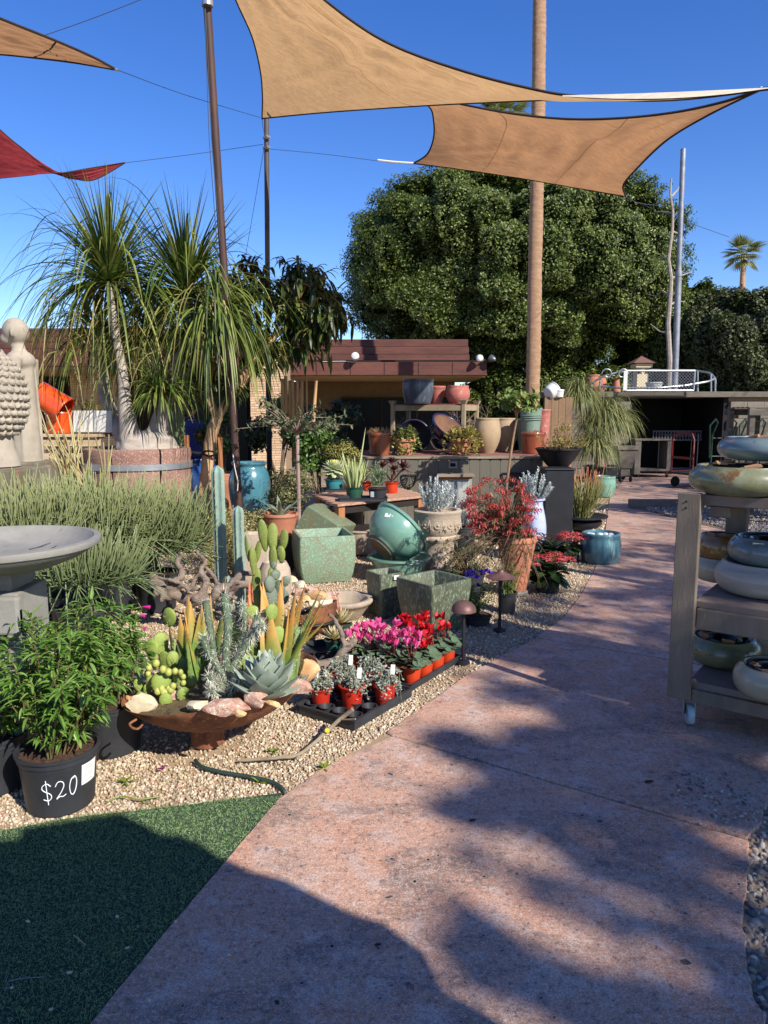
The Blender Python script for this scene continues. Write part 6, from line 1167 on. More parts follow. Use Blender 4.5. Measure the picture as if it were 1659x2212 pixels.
t = thing('yucca', 'pale stiff-leaved yucca standing behind the table', 'plant', (Q(760, 1000, 8.9)[0], 8.9, 0)); nursery(t, .15, .12, .5); g2 = np.random.default_rng(9); strapball(t, (0, 0, .55), 70, .42, .032, mat_yuc, .12, .15, g2, 70, segs=4, seg_prof=(.7, 1, .8, .05)) 
# terracotta bowl with agave
t = thing('agave_bowl', 'low round terracotta bowl holding a thin-leaved agave, behind the tall green cactus', 'planter', (Q(606, 1120, 7.0)[0], 7.0, 0)); s = px(np.array(t.location)); zt = Q(606, 1108, 7.0)[2]; pot(t, 37*s, 26*s, .22, mat_tc, lip=.006, soil=mat_stone, loc=(0, 0, zt-.22)); part(M().box((0, 0, (zt-.22)/2), (.22, .22, zt-.222)), 'stand', mat_darkw, t, smooth=False); mat_ag = pm('agave_green', (104, 116, 92), (128, 138, 112), rough=.5)
for k in range(9): a = k*2.4; fat(t, (.03*cos(a), .03*sin(a), zt-.02), (cos(a)*.8, sin(a)*.8, 1.0), .28, .045, .012, mat_ag, -1.2 if k % 2 else -.5, dexp=1)
# ---------------------------------------------------------------- the low table with small pots
ZT = .62; mat_tbl = pm('flaking_red_plank', (150, 108, 88), (190, 156, 128), (104, 62, 50), sc=7, rough=.9, bump=.6, st=(.5, 5, 5), s3=22, t3=.56)
c0, c1, c2, c3 = G(725, 1090, ZT), G(921, 1070, ZT), G(850, 1050, ZT), G(663, 1061, ZT); t = thing('plank_table', 'low table of flaking reddish planks carrying small potted succulents', 'table', ((c0+c1+c2+c3)/4)*[1, 1, 0]); p0 = np.array(t.location)
u = c1-c0; v = c3-c0; lu, lv = np.linalg.norm(u), np.linalg.norm(v); ang = math.atan2(u[1], u[0]); vn = np.array([-sin(ang), cos(ang), 0]); lv = min(lv, 1.0)
for k in range(6):
    sft = (v/np.linalg.norm(v))*(k+.5)*lv/6; part(M().box((0, 0, 0), (lu, lv/6*.86, .025), rotm(0, 0, ang)).add(box(.001, .001, .001)), 'plank', mat_tbl, t, smooth=False, bev=.004).location = tuple(c0+u/2+sft-p0-[0, 0, .0125])
for cu in (.06, .94):
    for cv in (.08, .92): q = c0+u*cu+v/np.linalg.norm(v)*lv*cv-p0; part(M().box((q[0], q[1], .3), (.08, .08, .59), rotm(0, 0, ang)), 'leg', mat_tc if False else mat_stake, t, smooth=False, bev=.004)
for cv in (.06, .94): q = c0+u*.5+v/np.linalg.norm(v)*lv*cv-p0; part(M().add(box(lu*.9, .03, .08), (q[0], q[1], .55), rotm(0, 0, ang)), 'apron', mat_darkw, t, smooth=False)
def tray(lab, cx, cy, w_, d_, z, rz, h_=.035, cells=0, name='plant_tray', mt=None):
    t = thing(name, lab, 'tray', (cx, cy, z), rz); o = M(); th = .004
    o.box((0, 0, .003), (w_, d_, .006))
    for sx in (-1, 1): o.box((sx*w_/2, 0, h_/2), (th, d_+th, h_))
    for sy in (-1, 1): o.box((0, sy*d_/2, h_/2+.0003), (w_+th, th, h_))
    for sx in (-1, 1): o.box((sx*(w_/2+.005), 0, h_), (.014, d_+.024, .004))
    for sy in (-1, 1): o.box((0, sy*(d_/2+.005), h_+.0006), (w_+.024, .014, .004))
    part(o, 'tray_shell', mt or mat_np, t, smooth=False); 
    return t
pt = G(783, 1084, ZT)+[0, .13, 0]; TA = tray('black shallow tray at the front of the table under the green and black pots', pt[0], pt[1], .5, .24, ZT+.001, R(4)); pt2 = G(722, 1062, ZT)+[0, .05, 0]; tray('smaller black tray under the big pale rosette on the table', pt2[0], pt2[1], .3, .2, ZT+.001, R(8))
z1 = ZT+.008
q = G(722, 1058, z1); t = thing('echeveria', 'teal pot with one big pale green layered rosette', 'potted plant', q); t.scale = (1.3,)*3; nursery(t, .085, .066, .1, mat_tp); mat_ech = pm('pale_rosette_green', (166, 176, 132), (182, 188, 150), (146, 160, 112), rough=.5, sc=10); g2 = np.random.default_rng(1)
for i in range(58): f = i/57; a = i*2.39996; el = R(-40+118*f); D = np.array([cos(a)*cos(el), sin(a)*cos(el), sin(el)]); fat(t, np.array([0, 0, .19])+D*.02, D, .125*(1-.45*f), .05*(1-.3*f), .012, mat_ech if f < .85 else (bpy.data.materials.get('rosette_heart') or pm('rosette_heart', (206, 196, 96))), .3, (.5, .8, 1, 1, .75, .1), k=6)
q = G(766, 1075, z1); t = thing('snake_plant', 'green plastic pot of upright thick pale green finger leaves', 'potted plant', q); t.scale = (1.2,)*3; nursery(t, .085, .066, .1, mat_gp)
for i in range(26): a = i*2.4; r = .012+.0022*i; L = .22+.1*((i*7) % 5)/5; L = .55 if i == 3 else (.36 if i == 9 else L); fat(t, (r*cos(a), r*sin(a), .1), (cos(a)*.3, sin(a)*.3, 1), L, .022, .018, pm('finger_leaf', (156, 166, 104), (176, 182, 128), rough=.5) if i == 0 else bpy.data.materials['finger_leaf'], .2, (.8, 1, .95, .8, .5, .05), n=6, k=5)
q = G(816, 1077, z1); t = thing('potted_euphorbia', 'black pot of bushy grey-green succulent stems', 'potted plant', q); t.scale = (1.15,)*3; nursery(t, .09, .072, .1, mat_np); silver(t, (0, 0, .09), .13, .27, 22, 8, mat_euph, .03, .009, 34); part(M().box((-.05, -.088, .05), (.035, .002, .05), rotm(0, 0, R(-30))), 'label', mat_label, t, smooth=False)
q = G(846, 1065, ZT); t = thing('aeonium', 'orange pot with dark purple-red leaf rosettes', 'potted plant', q); t.scale = (1.3,)*3; nursery(t, .06, .048, .1, mat_op); mat_aeo = pm('dark_red_leaf', (84, 40, 44), (62, 28, 34), (120, 66, 60), sc=20, rough=.4)
for c, s_, tl in (((.0, .02, .26), 1, (0, 0)), ((.1, -.02, .22), 1.1, (R(40), R(35))), ((-.08, -.02, .23), .9, (R(20), R(-30))), ((.02, -.06, .2), .9, (R(50), 0))):
    part(M().tube([(0, 0, .1), (c[0]*.6, c[1]*.6, .17), c], .008, 6), 'stem', mat_dryst, t); rosette(t, c, 22, .085*s_, .034*s_, .005, mat_aeo, 5, 75, .3, tilt=tl, prof=(.3, .6, .9, 1, .7, .08), r0=.004)
q = G(752, 1062, ZT); t = thing('aeonium', 'small dark burgundy rosette in a brown pot between the teal and green pots', 'potted plant', q); nursery(t, .05, .04, .08, mat_redw); rosette(t, (0, 0, .11), 20, .06, .024, .004, mat_aeo, 5, 75, .3, prof=(.3, .6, .9, 1, .7, .08), r0=.004)
q = G(792, 1058, ZT); t = thing('orange_pot', 'small orange plastic pot behind the black pot on the table', 'pot', q); nursery(t, .06, .05, .1, mat_op)
# stone bowls under the table
for x, y, D, r, lab in ((785, 1140, 7.9, .26, 'wide cast stone bowl in the shade under the table'), (700, 1120, 8.2, .2, 'round stone bowl under the left end of the table')): t = thing('stone_bowl', lab, 'bowl', (Q(x, y, D)[0], D, 0)); bowl(t, r, .26, mat_stoneb, foot=.6)
# ---------------------------------------------------------------- middle ground: glazed pots on the gravel
def turned(p): return math.atan2(-p[0], p[1])*0
q = (G(649, 1262)+G(766, 1259))/2; s = px(q); wpx = 122*s; D1 = q[1]; t = thing('square_pot', 'large square pot with bowed sides in mottled green patina, standing upright', 'pot', q+[-.06, wpx*.5, 0]); hh = Q(700, 1160, D1)[2]
square_pot(t, wpx, hh, mat_patina, bow=.022, taper=.84, rz=R(15), wall=.03)
t = thing('square_pot', 'green-brown patina square pot tipped over behind the upright one', 'pot', np.array([Q(700, 1150, D1+.75)[0], D1+.85, .16])); square_pot(t, .44, .44, pm('bronze_green_glaze', (100, 118, 92), (118, 106, 76), (112, 150, 128), sc=10, rough=.6, bump=.4, bs=70, s3=34, t3=.54), rot=np.array(Vector((.3, .9, -.12)).to_track_quat('Z', 'X').to_matrix()) @ rotm(0, 0, R(28)), bow=.012, taper=.88, off=(-.1, -.2, .2))
q = G(835, 1333); s = px(q); t = thing('square_pot', 'narrow tall square mossy green pot with a price sticker', 'pot', q+[-.01, .1, 0]); square_pot(t, .23, Q(846, 1237, q[1])[2]-.01, mat_patina2, bow=.0, taper=.85, rz=R(33), wall=.025); part(M().box((.085, -.1, .31), (.045, .003, .032), rotm(0, 0, R(33))), 'price_sticker', mat_label, t, smooth=False)
q = G(940, 1372); s = px(q); t = thing('square_pot', 'wide flaring square mossy green pot behind the cyclamens', 'pot', q+[.0, .2, 0]); square_pot(t, .40, Q(935, 1259, q[1])[2]-.01, mat_patina2, bow=.012, taper=.72, rz=R(40), wall=.03)
p = G(863, 1258)+[0, .18, 0]; t = thing('glazed_bowl', 'teal celadon bowl with a rolled rim standing upright under the tilted one', 'bowl', p); bowl(t, .28, Q(863, 1200, p[1])[2]-.02, mat_teal, foot=.55, pw=.6, lipr=.02, mtin=mat_teal)
for k, a in enumerate((1, 8)): part(M().box((.1+.06*k, -.262+.02*k, .2), (.05, .003, .035), rotm(0, 0, R(18+a))), 'price_sticker', mat_label, t, smooth=False)
p2 = np.array([Q(857, 1150, p[1])[0], p[1], Q(857, 1150, p[1])[2]]); t = thing('glazed_bowl', 'large teal celadon bowl lying tilted with its brown base and two white stickers showing', 'bowl', p2)
r = .285; pr = [(0, 0), (.135, 0), (.14, .005)]+[(r*sin(a), .245-r*cos(a)*.86) for a in np.linspace(.55, 1.75, 14)]; ztop = pr[-1][1]; pr += [(r*sin(1.75)+.018, ztop+.008), (r*sin(1.75)+.022, ztop+.03), (r*sin(1.75)+.005, ztop+.04), (r*sin(1.75)-.02, ztop+.03)]; rot = np.array(Vector((.66, .42, .62)).to_track_quat('Z', 'Y').to_matrix()); cen = np.array([0, 0, .23]); off = -(rot @ cen)
part(M().add(lathe(pr, 56), off, rot), 'bowl', mat_teal, t, ang=50); part(M().add(lathe([(pr[-1][0], pr[-1][1]), (.24, .2), (.12, .04), (0, .03)], 40), off, rot), 'inside', mat_teal, t); part(M().add(lathe([(0, -.003), (.128, -.003), (.136, .004), (.165, .022)], 40), off, rot), 'unglazed_foot', mat_bclay, t)
for lx, ly in ((-.085, .19), (-.02, .185)):
    d = np.array([lx, -sqrt_ if False else -.19, .17]) if False else None
    c3_ = unit(np.array([lx*1.0, -.19, ly])); u1 = unit(np.cross(c3_, [0, 0, 1.])); u2 = np.cross(u1, c3_); rr_ = .279; part((np.array([c3_*rr_+a*u1*.027+b*u2*.02+c3_*e for e in (0, .004) for a, b in ((-1, -1), (1, -1), (1, 1), (-1, 1))]), [np.array([[4, 5, 6, 7], [0, 1, 5, 4], [1, 2, 6, 5], [2, 3, 7, 6], [3, 0, 4, 7]])]), 'price_sticker', mat_label, t, smooth=False)
# carved stone urn with silver shrub
p = np.array([Q(944, 1230, 7.0)[0], 7.0, 0]); s = px(p+[0, 0, .4]); zt = Q(944, 1100, 7.0)[2]; t = thing('carved_urn', 'cast stone urn with carved scrolls and rosettes, silver shrub growing in it', 'urn', p); pr = [(0, 0), (.14, 0), (.15, .02), (.16, zt*.3), (.17, zt*.5), (.195, zt*.53), (.195, zt*.58), (.185, zt*.6), (.205, zt*.64), (.23, zt*.8), (.225, zt*.93), (.235, zt*.95), (.24, zt*.985), (.225, zt), (.19, zt), (.18, zt*.95), (0, zt*.9)]
part(lathe(pr, 44), 'urn_body', mat_stoneb, t, ang=60); m = M(); nr_ = 11
for k in range(nr_):
    a = 2*pi*k/nr_+.1; c = np.array([cos(a), sin(a), 0]); tg = np.array([-sin(a), cos(a), 0]); rr_ = .222; z = zt*.79
    m.tube([c*rr_+tg*.034*cos(q)+np.array([0, 0, z+.034*sin(q)]) for q in np.linspace(0, 2*pi, 12)], .007, 5, cap=False); m.add(blob((.014, .014, .014), 1, c*(rr_+.004)+[0, 0, z])); m.tube([c*rr_+tg*(.03+.04*f)+np.array([0, 0, z+.045*sin(f*6.3)]) for f in np.linspace(0, 1, 9)], np.linspace(.009, .004, 9), 5)
    m.tube([c*(rr_-.004)+tg*(.02+.07*f)+np.array([0, 0, z-.06+.03*sin(f*3.1)]) for f in np.linspace(0, 1, 7)], .006, 5); m.add(blob((.022, .022, .016), 1, c*.205+[0, 0, zt*.555])); m.add(blob((.01, .01, .01), 1, c*.222+[0, 0, zt*.555]))
part(m, 'carved_relief', mat_stoneb, t); silver(t, (-.03, 0, zt*.93), .26, .36, 60, 33, per=70, L=.028, W_=.012); 
t = thing('silver_shrub', 'silver-leaved shrub standing right behind the carved urn', 'shrub', np.array([Q(1000, 1100, 7.6)[0], 7.6, 0])); nursery(t, .14, .12, .35); silver(t, (0, 0, .32), .22, .34, 44, 35, per=60, L=.028, W_=.012)
# stone bowl low
p = G(742, 1340)+[0, .08, 0]; s = px(p); zt = Q(742, 1290, p[1])[2]; t = thing('stone_bowl', 'thick-rimmed pale cast stone bowl in front of the large square pot', 'bowl', p); r = 62*s; pr = [(0, 0), (r*.55, 0), (r*.62, .02), (r*.84, zt*.55), (r*.94, zt*.74), (r*.98, zt*.76), (r*1.02, zt*.86), (r*1.02, zt*.96), (r*.98, zt), (r*.84, zt), (r*.8, zt*.94), (r*.7, zt*.5), (0, zt*.35)]; part(lathe(pr, 48), 'bowl', mat_stoneb, t, ang=60)
p = np.array([Q(594, 1260, 5.7)[0], 5.7, 0]); t = thing('stone_pot', 'rounded pale stone pot behind the tall green prickly pear', 'pot', p); r = 36*px(p); zt = Q(594, 1213, 5.7)[2]; part(lathe([(0, 0), (r*.7, 0), (r*.95, zt*.3), (r, zt*.6), (r*.9, zt*.85), (r*.7, zt), (r*.55, zt), (r*.5, zt*.9), (0, zt*.8)], 36), 'pot_body', mat_stoneb, t, ang=60)
t = thing('stone_block', 'pale square stone planter behind the tall green prickly pear', 'planter', np.array([Q(556, 1200, 6.2)[0], 6.2, 0])); square_pot(t, .24, Q(556, 1152, 6.2)[2], mat_stoneb, bow=0, wall=.04)
# coral plant, pots around it
p = G(1118, 1288)+[0, .1, 0]; s = px(p); zt = Q(1112, 1157, p[1])[2]; t = thing('coral_plant', 'tall terracotta pot overflowing with drooping clusters of red tubular flowers', 'flowering plant', p); pot(t, 40*s, 21*s, zt, mat_tc, lip=.008, liph=.05, soil=mat_soil)
part(lathe([(0, 0), (26*s, 0), (27*s, .02), (24*s, .03), (0, .03)], 24), 'saucer', mat_greystone, t); g2 = np.random.default_rng(90); st = []; heads = []
for k in range(110):
    x, y = g2.uniform(1000, 1160), g2.uniform(1030, 1150)
    if ((x-1082)/85)**2+((y-1100)/72)**2 > 1: continue
    e = Q(x, y, p[1]+g2.uniform(-.28, .2))-p; a0 = np.array([g2.uniform(-.1, .06), g2.uniform(-.08, .08), zt-.03]); st.append([a0, a0*.4+e*.6+[0, 0, .1], e]); heads.append(e)
for k in range(70): a = g2.uniform(2.2, 5.6); e = np.array([cos(a)*.5-.12, sin(a)*.2-.12, g2.uniform(.12, .5)]); a0 = np.array([0, 0, zt-.03]); st.append([a0, a0*.5+e*.5+[0, 0, .1], e])
stemleaf(t, st, 9, .055, .009, fm('coral_leaf', [(70, 78, 44), (110, 112, 66), (150, 140, 90)], trans=.2), .8, g2, 2, .25, smt=pm('coral_stem', (112, 92, 66), (90, 70, 56), rough=.9), r=.004)
mat_coral = fm('coral_flower', [(160, 54, 54), (190, 76, 70), (208, 104, 92), (124, 56, 50)], trans=.2, rough=.5)
for hd_ in heads:
    m_ = 26; P = hd_+rdir(m_, g=g2)*[.035, .035, .02]; part(blades(P, rdir(m_, -.9, -.1, g2), .034, .009, .6, 2, (.5, 1, .7), fold=.6), 'flower_cluster', mat_coral, t)
part(M().add(blob((.09, .09, .07), 3, (-.04, .05, zt+.02), .2, 3)), 'round_stone', mat_greystone, t) if False else None
p = np.array([Q(1092, 1160, p[1]+.25)[0], p[1]+.25, .4]); solo(M().add(rock((.11, .1, .1), 5), p+[0, 0, .05]), 'grey_boulder', mat_greystone, 'smooth grey rock half hidden behind the coral plant flowers', 'rock')
p = np.array([Q(1010, 1240, 5.9)[0], 5.9, 0]); t = thing('potted_shrub', 'dark narrow-leaved shrub in a black pot left of the terracotta coral plant pot', 'potted plant', p); nursery(t, .14, .11, .22); g2 = np.random.default_rng(91)
st = [[(0, 0, .2), (cos(a)*r*.5, sin(a)*r*.4, .2+h1*.6), (cos(a)*r, sin(a)*r*.7, .2+h1)] for a, r, h1 in zip(g2.uniform(0, 6.28, 46), g2.uniform(.08, .3, 46), g2.uniform(.05, .3, 46))]; stemleaf(t, st, 18, .05, .012, mat_dkgreen, .5, g2, 2, .1, smt=mat_dryst)
p = G(1098, 1326)+[0, .07, 0]; t = thing('potted_shrub', 'black pot of narrow pale green leaves behind the hat-shaped path light', 'potted plant', p); s = px(p); nursery(t, 20*s, 17*s, .16); st = [[(0, 0, .14), (cos(a)*r*.5, sin(a)*r*.5, .14+h1*.7), (cos(a)*r, sin(a)*r, .14+h1)] for a, r, h1 in zip(g2.uniform(0, 6.28, 26), g2.uniform(.04, .16, 26), g2.uniform(.05, .26, 26))]; stemleaf(t, st, 16, .05, .011, mat_green, .6, g2, 2, .1, smt=mat_dryst)
p = G(1034, 1352)+[0, .08, 0]; t = thing('flower_tray', 'black tray of ferny green plants with deep purple flowers', 'flowering plant', p); nursery(t, .1, .09, .06); st = [[(0, 0, .05), (cos(a)*r*.5, sin(a)*r*.5, .05+h1*.7), (cos(a)*r, sin(a)*r, .05+h1)] for a, r, h1 in zip(g2.uniform(0, 6.28, 50), g2.uniform(.04, .17, 50), g2.uniform(.05, .3, 50))]; stemleaf(t, st, 22, .03, .012, fm('ferny_leaf', [(66, 92, 40), (96, 124, 56), (130, 150, 76)], trans=.3), .5, g2, 2, .1)
mat_purple = fm('purple_petal', [(70, 44, 150), (92, 60, 180), (56, 34, 120)], trans=.25)
for x, y in ((1012, 1240), (1022, 1238), (1018, 1246), (1040, 1238), (1050, 1236), (1032, 1250), (1034, 1268), (1006, 1252), (1060, 1240), (1010, 1262)):
    c = Q(x, y, p[1]-.06)-p; d = rdir(12, .1, 1, g2); part(blades(c+d*.004, d, .028, .022, .3, 3, (.4, 1, 1, .5)), 'flower', mat_purple, t)
# path lights
mat_bronze = pm('bronze_lamp', (92, 66, 62), (118, 84, 76), (70, 56, 66), rough=.5, metal=.3, sc=12); mat_dkmetal = pm('dark_lamp_post', (34, 32, 38), rough=.55)
def path_light(lab, x, yb, ytop, rp, kind, rzt):
    p = G(x, yb); s = px(p); H_ = Q(x, ytop, p[1])[2]; r = rp*s; t = thing('path_light', lab, 'lamp', p)
    part(M().tube([(0, 0, 0), (0, 0, H_*.75), (0, 0, H_-.05)], [.011, .012, .02], 12), 'post', mat_dkmetal, t); part(lathe([(0, 0), (.045, 0), (.045, .008), (.02, .02), (0, .022)], 20), 'base', mat_dkmetal, t)
    if kind == 'hat': pr = [(r*.96, H_-.062), (r, H_-.058), (r*.55, H_-.035), (r*.22, H_-.018), (r*.2, H_-.004), (0, H_)]
    else: pr = [(r*.94, H_-.066)]+[(r*cos(a), H_-.066+.066*sin(a)) for a in np.linspace(0, pi/2, 8)]
    part(lathe(pr, 32), 'shade', mat_bronze, t, ang=60); part(lathe([(r*.93, H_-.064), (r*.2, H_-.045), (0, H_-.045)], 24), 'shade_underside', mat_dkmetal, t)
path_light('bronze path light with a wide hat-shaped cap, the farther one', 1079, 1362, 1229, 33, 'hat', 0); path_light('dark path light with a mushroom dome, beside the red cyclamens', 1000, 1432, 1297, 27, 'dome', 0)

# ---------------------------------------------------------------- cyclamens and silver pots in their trays
ua, ub = np.array([.55, .835, 0]), np.array([-.835, .55, 0]); c0 = G(882, 1488)+ua*.02
tray('black tray under the row of cyclamen pots beside the path', *(c0+ua*.21+ub*.02+[0, .05, 0])[:2], .6, .16, .0, R(56.6), .04)
tray('black tray hidden under the pink cyclamens', *(c0+ua*.21+ub*.26+[0, .05, 0])[:2], .6, .3, .0, R(56.6), .04)
mat_cycl = fm('cyclamen_leaf', [(44, 70, 46), (66, 92, 62), (112, 132, 104), (140, 154, 130)], trans=.2, rough=.35); mat_pink = fm('pink_petal', [(214, 54, 124), (228, 86, 150), (236, 120, 172), (200, 40, 108)], trans=.35, rough=.5); mat_red = fm('red_petal', [(196, 22, 30), (214, 34, 36), (170, 14, 28)], trans=.3, rough=.5)
g2 = np.random.default_rng(100); petal_me = {}
for nm, mt_ in (('pink', mat_pink), ('red', mat_red)):
    for v in range(4):
        d = np.array([[cos(a)*.55, sin(a)*.55, 1] for a in np.arange(5)*1.257+g2.uniform(0, 1)])+rdir(5, g=g2)*.22; V = M().add(blades(np.tile([0, 0, 0.], (5, 1)), d, .042, .024, g2.uniform(-.3, .9, 5), 4, (.45, .9, 1, .8, .2), g2.uniform(-.5, .5, 5), fold=.4)).add(blob((.006, .006, .008), 1, (0, 0, -.002))); me = V.mesh('flower'); me.materials.append(mt_); me.shade_smooth(); petal_me[nm, v] = me
hl = []
for a in np.linspace(0, 2*pi, 15)[:-1]: rr_ = .5*(1-.28*max(0, cos(a))**6); hl.append([rr_*cos(a), rr_*sin(a), .06*cos(2*a)])
leaf_me = mesh_from('leaf', np.array([[0, 0, -.04]]+hl), [np.array([[0, 1+i, 1+(i+1) % 14] for i in range(14)])]); leaf_me.materials.append(mat_cycl); leaf_me.shade_smooth()
def cyclamen(lab, c, col, nf, sd, nl=26):
    g3 = np.random.default_rng(sd); t = thing('cyclamen', lab, 'flowering plant', c+[0, 0, .012]); nursery(t, .058, .044, .105, mat_op); sm = M()
    for k in range(nl):
        a = k*2.4; r = .035+.06*(k/nl)**.6; z = .16-.055*(k/nl)+g3.uniform(-.01, .01); q = np.array([r*cos(a), r*sin(a), z]); sm.tube([(0, 0, .1), q*[.6, .6, .95], q], .0016, 4, cap=False); inst('leaf', leaf_me, t, q, (R(-24)*sin(a)*-1+g3.uniform(-.3, .3)+.25, R(24)*cos(a)+g3.uniform(-.3, .3), a+g3.uniform(-.5, .5)), .046+g3.uniform(0, .024))
    for k in range(nf):
        a = g3.uniform(0, 6.28); r = .065*g3.uniform(0, 1)**.5; q = np.array([r*cos(a), r*sin(a), g3.uniform(.19, .27)]); sm.tube([(0, 0, .1), q*[.5, .5, .7], q], .0018, 4, cap=False); inst('flower', petal_me[col, k % 4], t, q, (g3.uniform(-.7, .7), g3.uniform(-.7, .7), a), g3.uniform(.9, 1.25))
    part(sm, 'stems', bpy.data.materials.get('red_stem') or pm('red_stem', (120, 60, 50)), t, kind='stuff'); return t
LC = [(0, 0, 'pink', 'pink cyclamen nearest the path, front of its row'), (0, 1, 'red', 'red cyclamen next to the pink one in the row along the path'), (0, 2, 'red', 'red cyclamen third in the row along the path'), (0, 3, 'red', 'red cyclamen at the far end of the row, beside the dome path light'),
      (1, 0, 'pink', 'pink cyclamen just behind the front pink one'), (1, 1, 'pink', 'pink cyclamen in the middle of the pink clump'), (1, 2, 'red', 'red cyclamen in the second row, behind the pink clump'), (1, 3, 'red', 'red cyclamen in the second row, in front of the flaring square pot'), (2, 0, 'pink', 'pink cyclamen behind the silver-leaved pots'), (2, 1, 'pink', 'pink cyclamen in the third row, centre'), (2, 2, 'red', 'red cyclamen at the back, nearest the narrow square pot'), (3, 0, 'pink', 'pink cyclamen at the left end of the clump, near the driftwood'), (3, 1, 'pink', 'pink cyclamen at the back left of the clump')]
for i, (b, a, col, lab) in enumerate(LC): cyclamen(lab, c0+ua*(.02+a*.14)+ub*(b*.125)+[0, .04, 0], col, 7 if col == 'pink' else 6, 200+i)
qa, qb, qc = G(765, 1578), G(888, 1505), G(652, 1533); u = qb-qa; v = qc-qa; ang = math.atan2(u[1], u[0]); lu = np.linalg.norm(u); vn = np.array([-sin(ang), cos(ang), 0]); lv = .36; cc_ = qa+u/2+vn*lv/2
t = tray('black cell tray with three silver-leaved pots, at the path edge', cc_[0], cc_[1], lu, lv, 0, ang, .05); nx_, ny_ = 4, 4
for i in range(nx_):
    for j in range(ny_):
        x, y = -lu/2+lu*(i+.5)/nx_, -lv/2+lv*(j+.5)/ny_; part(M().add(lathe([(.026, .008), (.036, .047), (.042, .05), (.036, .051), (.024, .01), (0, .01)], 16), (x, y, 0)), 'cell', mat_np, t)
mat_dich = fm('dichondra_leaf', [(120, 128, 110), (156, 162, 146), (190, 194, 182)], trans=.15, rough=.6); g2 = np.random.default_rng(120)
for i, (x, y, sc_, lab) in enumerate(((692, 1531, .95, 'leftmost of the three red pots of silver trailing foliage, beside the rusty bowl'), (760, 1532, 1.1, 'middle one of the three red pots of silver trailing foliage'), (832, 1524, 1.05, 'rightmost of the three red pots of silver trailing foliage'), (742, 1500, 1, 'red pot of silver foliage in the second row of the cell tray'), (806, 1492, 1, 'red pot of silver foliage behind the rightmost one'))):
    c = G(x, y, .02)+[0, .045, 0]; t = thing('silver_pot', lab, 'potted plant', c); nursery(t, .055*sc_, .042*sc_, .105*sc_, pm('red_plastic', (176, 44, 28), (160, 38, 24), rough=.4, bump=0) if i == 0 else bpy.data.materials['red_plastic']); st = []
    for k in range(46): a = g2.uniform(0, 6.28); r = g2.uniform(.03, .085); h1 = g2.uniform(.0, .075); dn_ = g2.uniform(.0, .12) if k % 5 == 0 else 0; st.append([(cos(a)*.02, sin(a)*.02, .1), (cos(a)*r*.6, sin(a)*r*.6, .12+h1), (cos(a)*r, sin(a)*r, .115+h1*.7), (cos(a)*r*1.15, sin(a)*r*1.15, .09+h1*.4-dn_)])
    stemleaf(t, st, 13, .015, .014, mat_dich, .3, g2, 2, .2, smt=pm('pale_green_stem', (150, 150, 120)) if i == 0 else bpy.data.materials['pale_green_stem'], r=.0016, prof=(.5, 1, .9, .4), fold=.3)
    if i < 4: solo(M().box(c+[.03*(1 if i else -1)+.01, -.03, .19], (.022, .002, .055), rotm(R(-8), R(4), 0)), 'plant_label', mat_label, 'white plastic plant label stuck in '+('the left red silver-leaved pot', 'the middle red silver-leaved pot', 'the right red silver-leaved pot', 'the red pot behind the middle one')[i], 'plant label', smooth=False)
# driftwood, stick, hose, small finds on the gravel
mat_drift = pm('weathered_driftwood', (150, 132, 116), (112, 96, 84), (72, 60, 52), sc=9, rough=.95, bump=1, bs=60, bd=.01, st=(1, 1, 3), s3=20, t3=.56)
def gnarl(name, lab, cat, paths, vox, sd=0, mt=None):
    g3 = np.random.default_rng(sd); m = M(); base = None
    for pts, r0, r1 in paths:
        P = curve3([Q(*q) for q in pts], 24); P = P+np.array([[mnoise.noise(Vector(q*14)), mnoise.noise(Vector(q*14+5)), mnoise.noise(Vector(q*14+9))] for q in P])*r0*.9; rr_ = np.linspace(r0, r1, 24)*(1+.28*np.array([mnoise.noise(Vector(q*30)) for q in P])); m.tube(P, rr_, 10)
        if base is None: base = P[0]
    o = solo(m, name, mt or mat_drift, lab, cat); remesh(o, vox, 2); tx = o.modifiers.new('grain', 'DISPLACE'); tt = bpy.data.textures.new('grain', 'CLOUDS'); tt.noise_scale = .03; tt.noise_depth = 3; tx.texture = tt; tx.strength = .014; return o
gp_ = np.random.default_rng(66); rp_ = [([(322, 1240, 5.1), (345, 1262, 5.05), (375, 1285, 5), (415, 1296, 4.95), (455, 1290, 4.9), (490, 1268, 4.95), (538, 1258, 5.05)], .036, .028), ([(370, 1290, 5), (372, 1262, 5), (392, 1240, 5.05), (383, 1215, 5.1), (390, 1192, 5.1)], .03, .016), ([(425, 1298, 4.9), (445, 1262, 4.95), (432, 1235, 5), (442, 1212, 5.05), (431, 1186, 5.1)], .032, .012), ([(480, 1268, 5), (458, 1242, 5.1), (442, 1218, 5.1)], .02, .012), ([(500, 1266, 5), (520, 1242, 5.1), (545, 1240, 5.1)], .03, .016), ([(340, 1262, 5.05), (352, 1280, 4.98), (350, 1300, 4.95)], .026, .014)]
for k in range(16): x0, y0 = gp_.uniform(335, 520), gp_.uniform(1262, 1298); rp_.append(([(x0, y0, 5), (x0+gp_.uniform(-22, 22), y0+gp_.uniform(-26, 10), 4.98), (x0+gp_.uniform(-42, 42), y0+gp_.uniform(-36, 14), 4.95+gp_.uniform(-.1, .1))], gp_.uniform(.016, .028), gp_.uniform(.006, .014)))
gnarl('grape_root', 'gnarled grey driftwood root mass behind the rusty cactus bowl', 'driftwood', rp_, .009, 3)
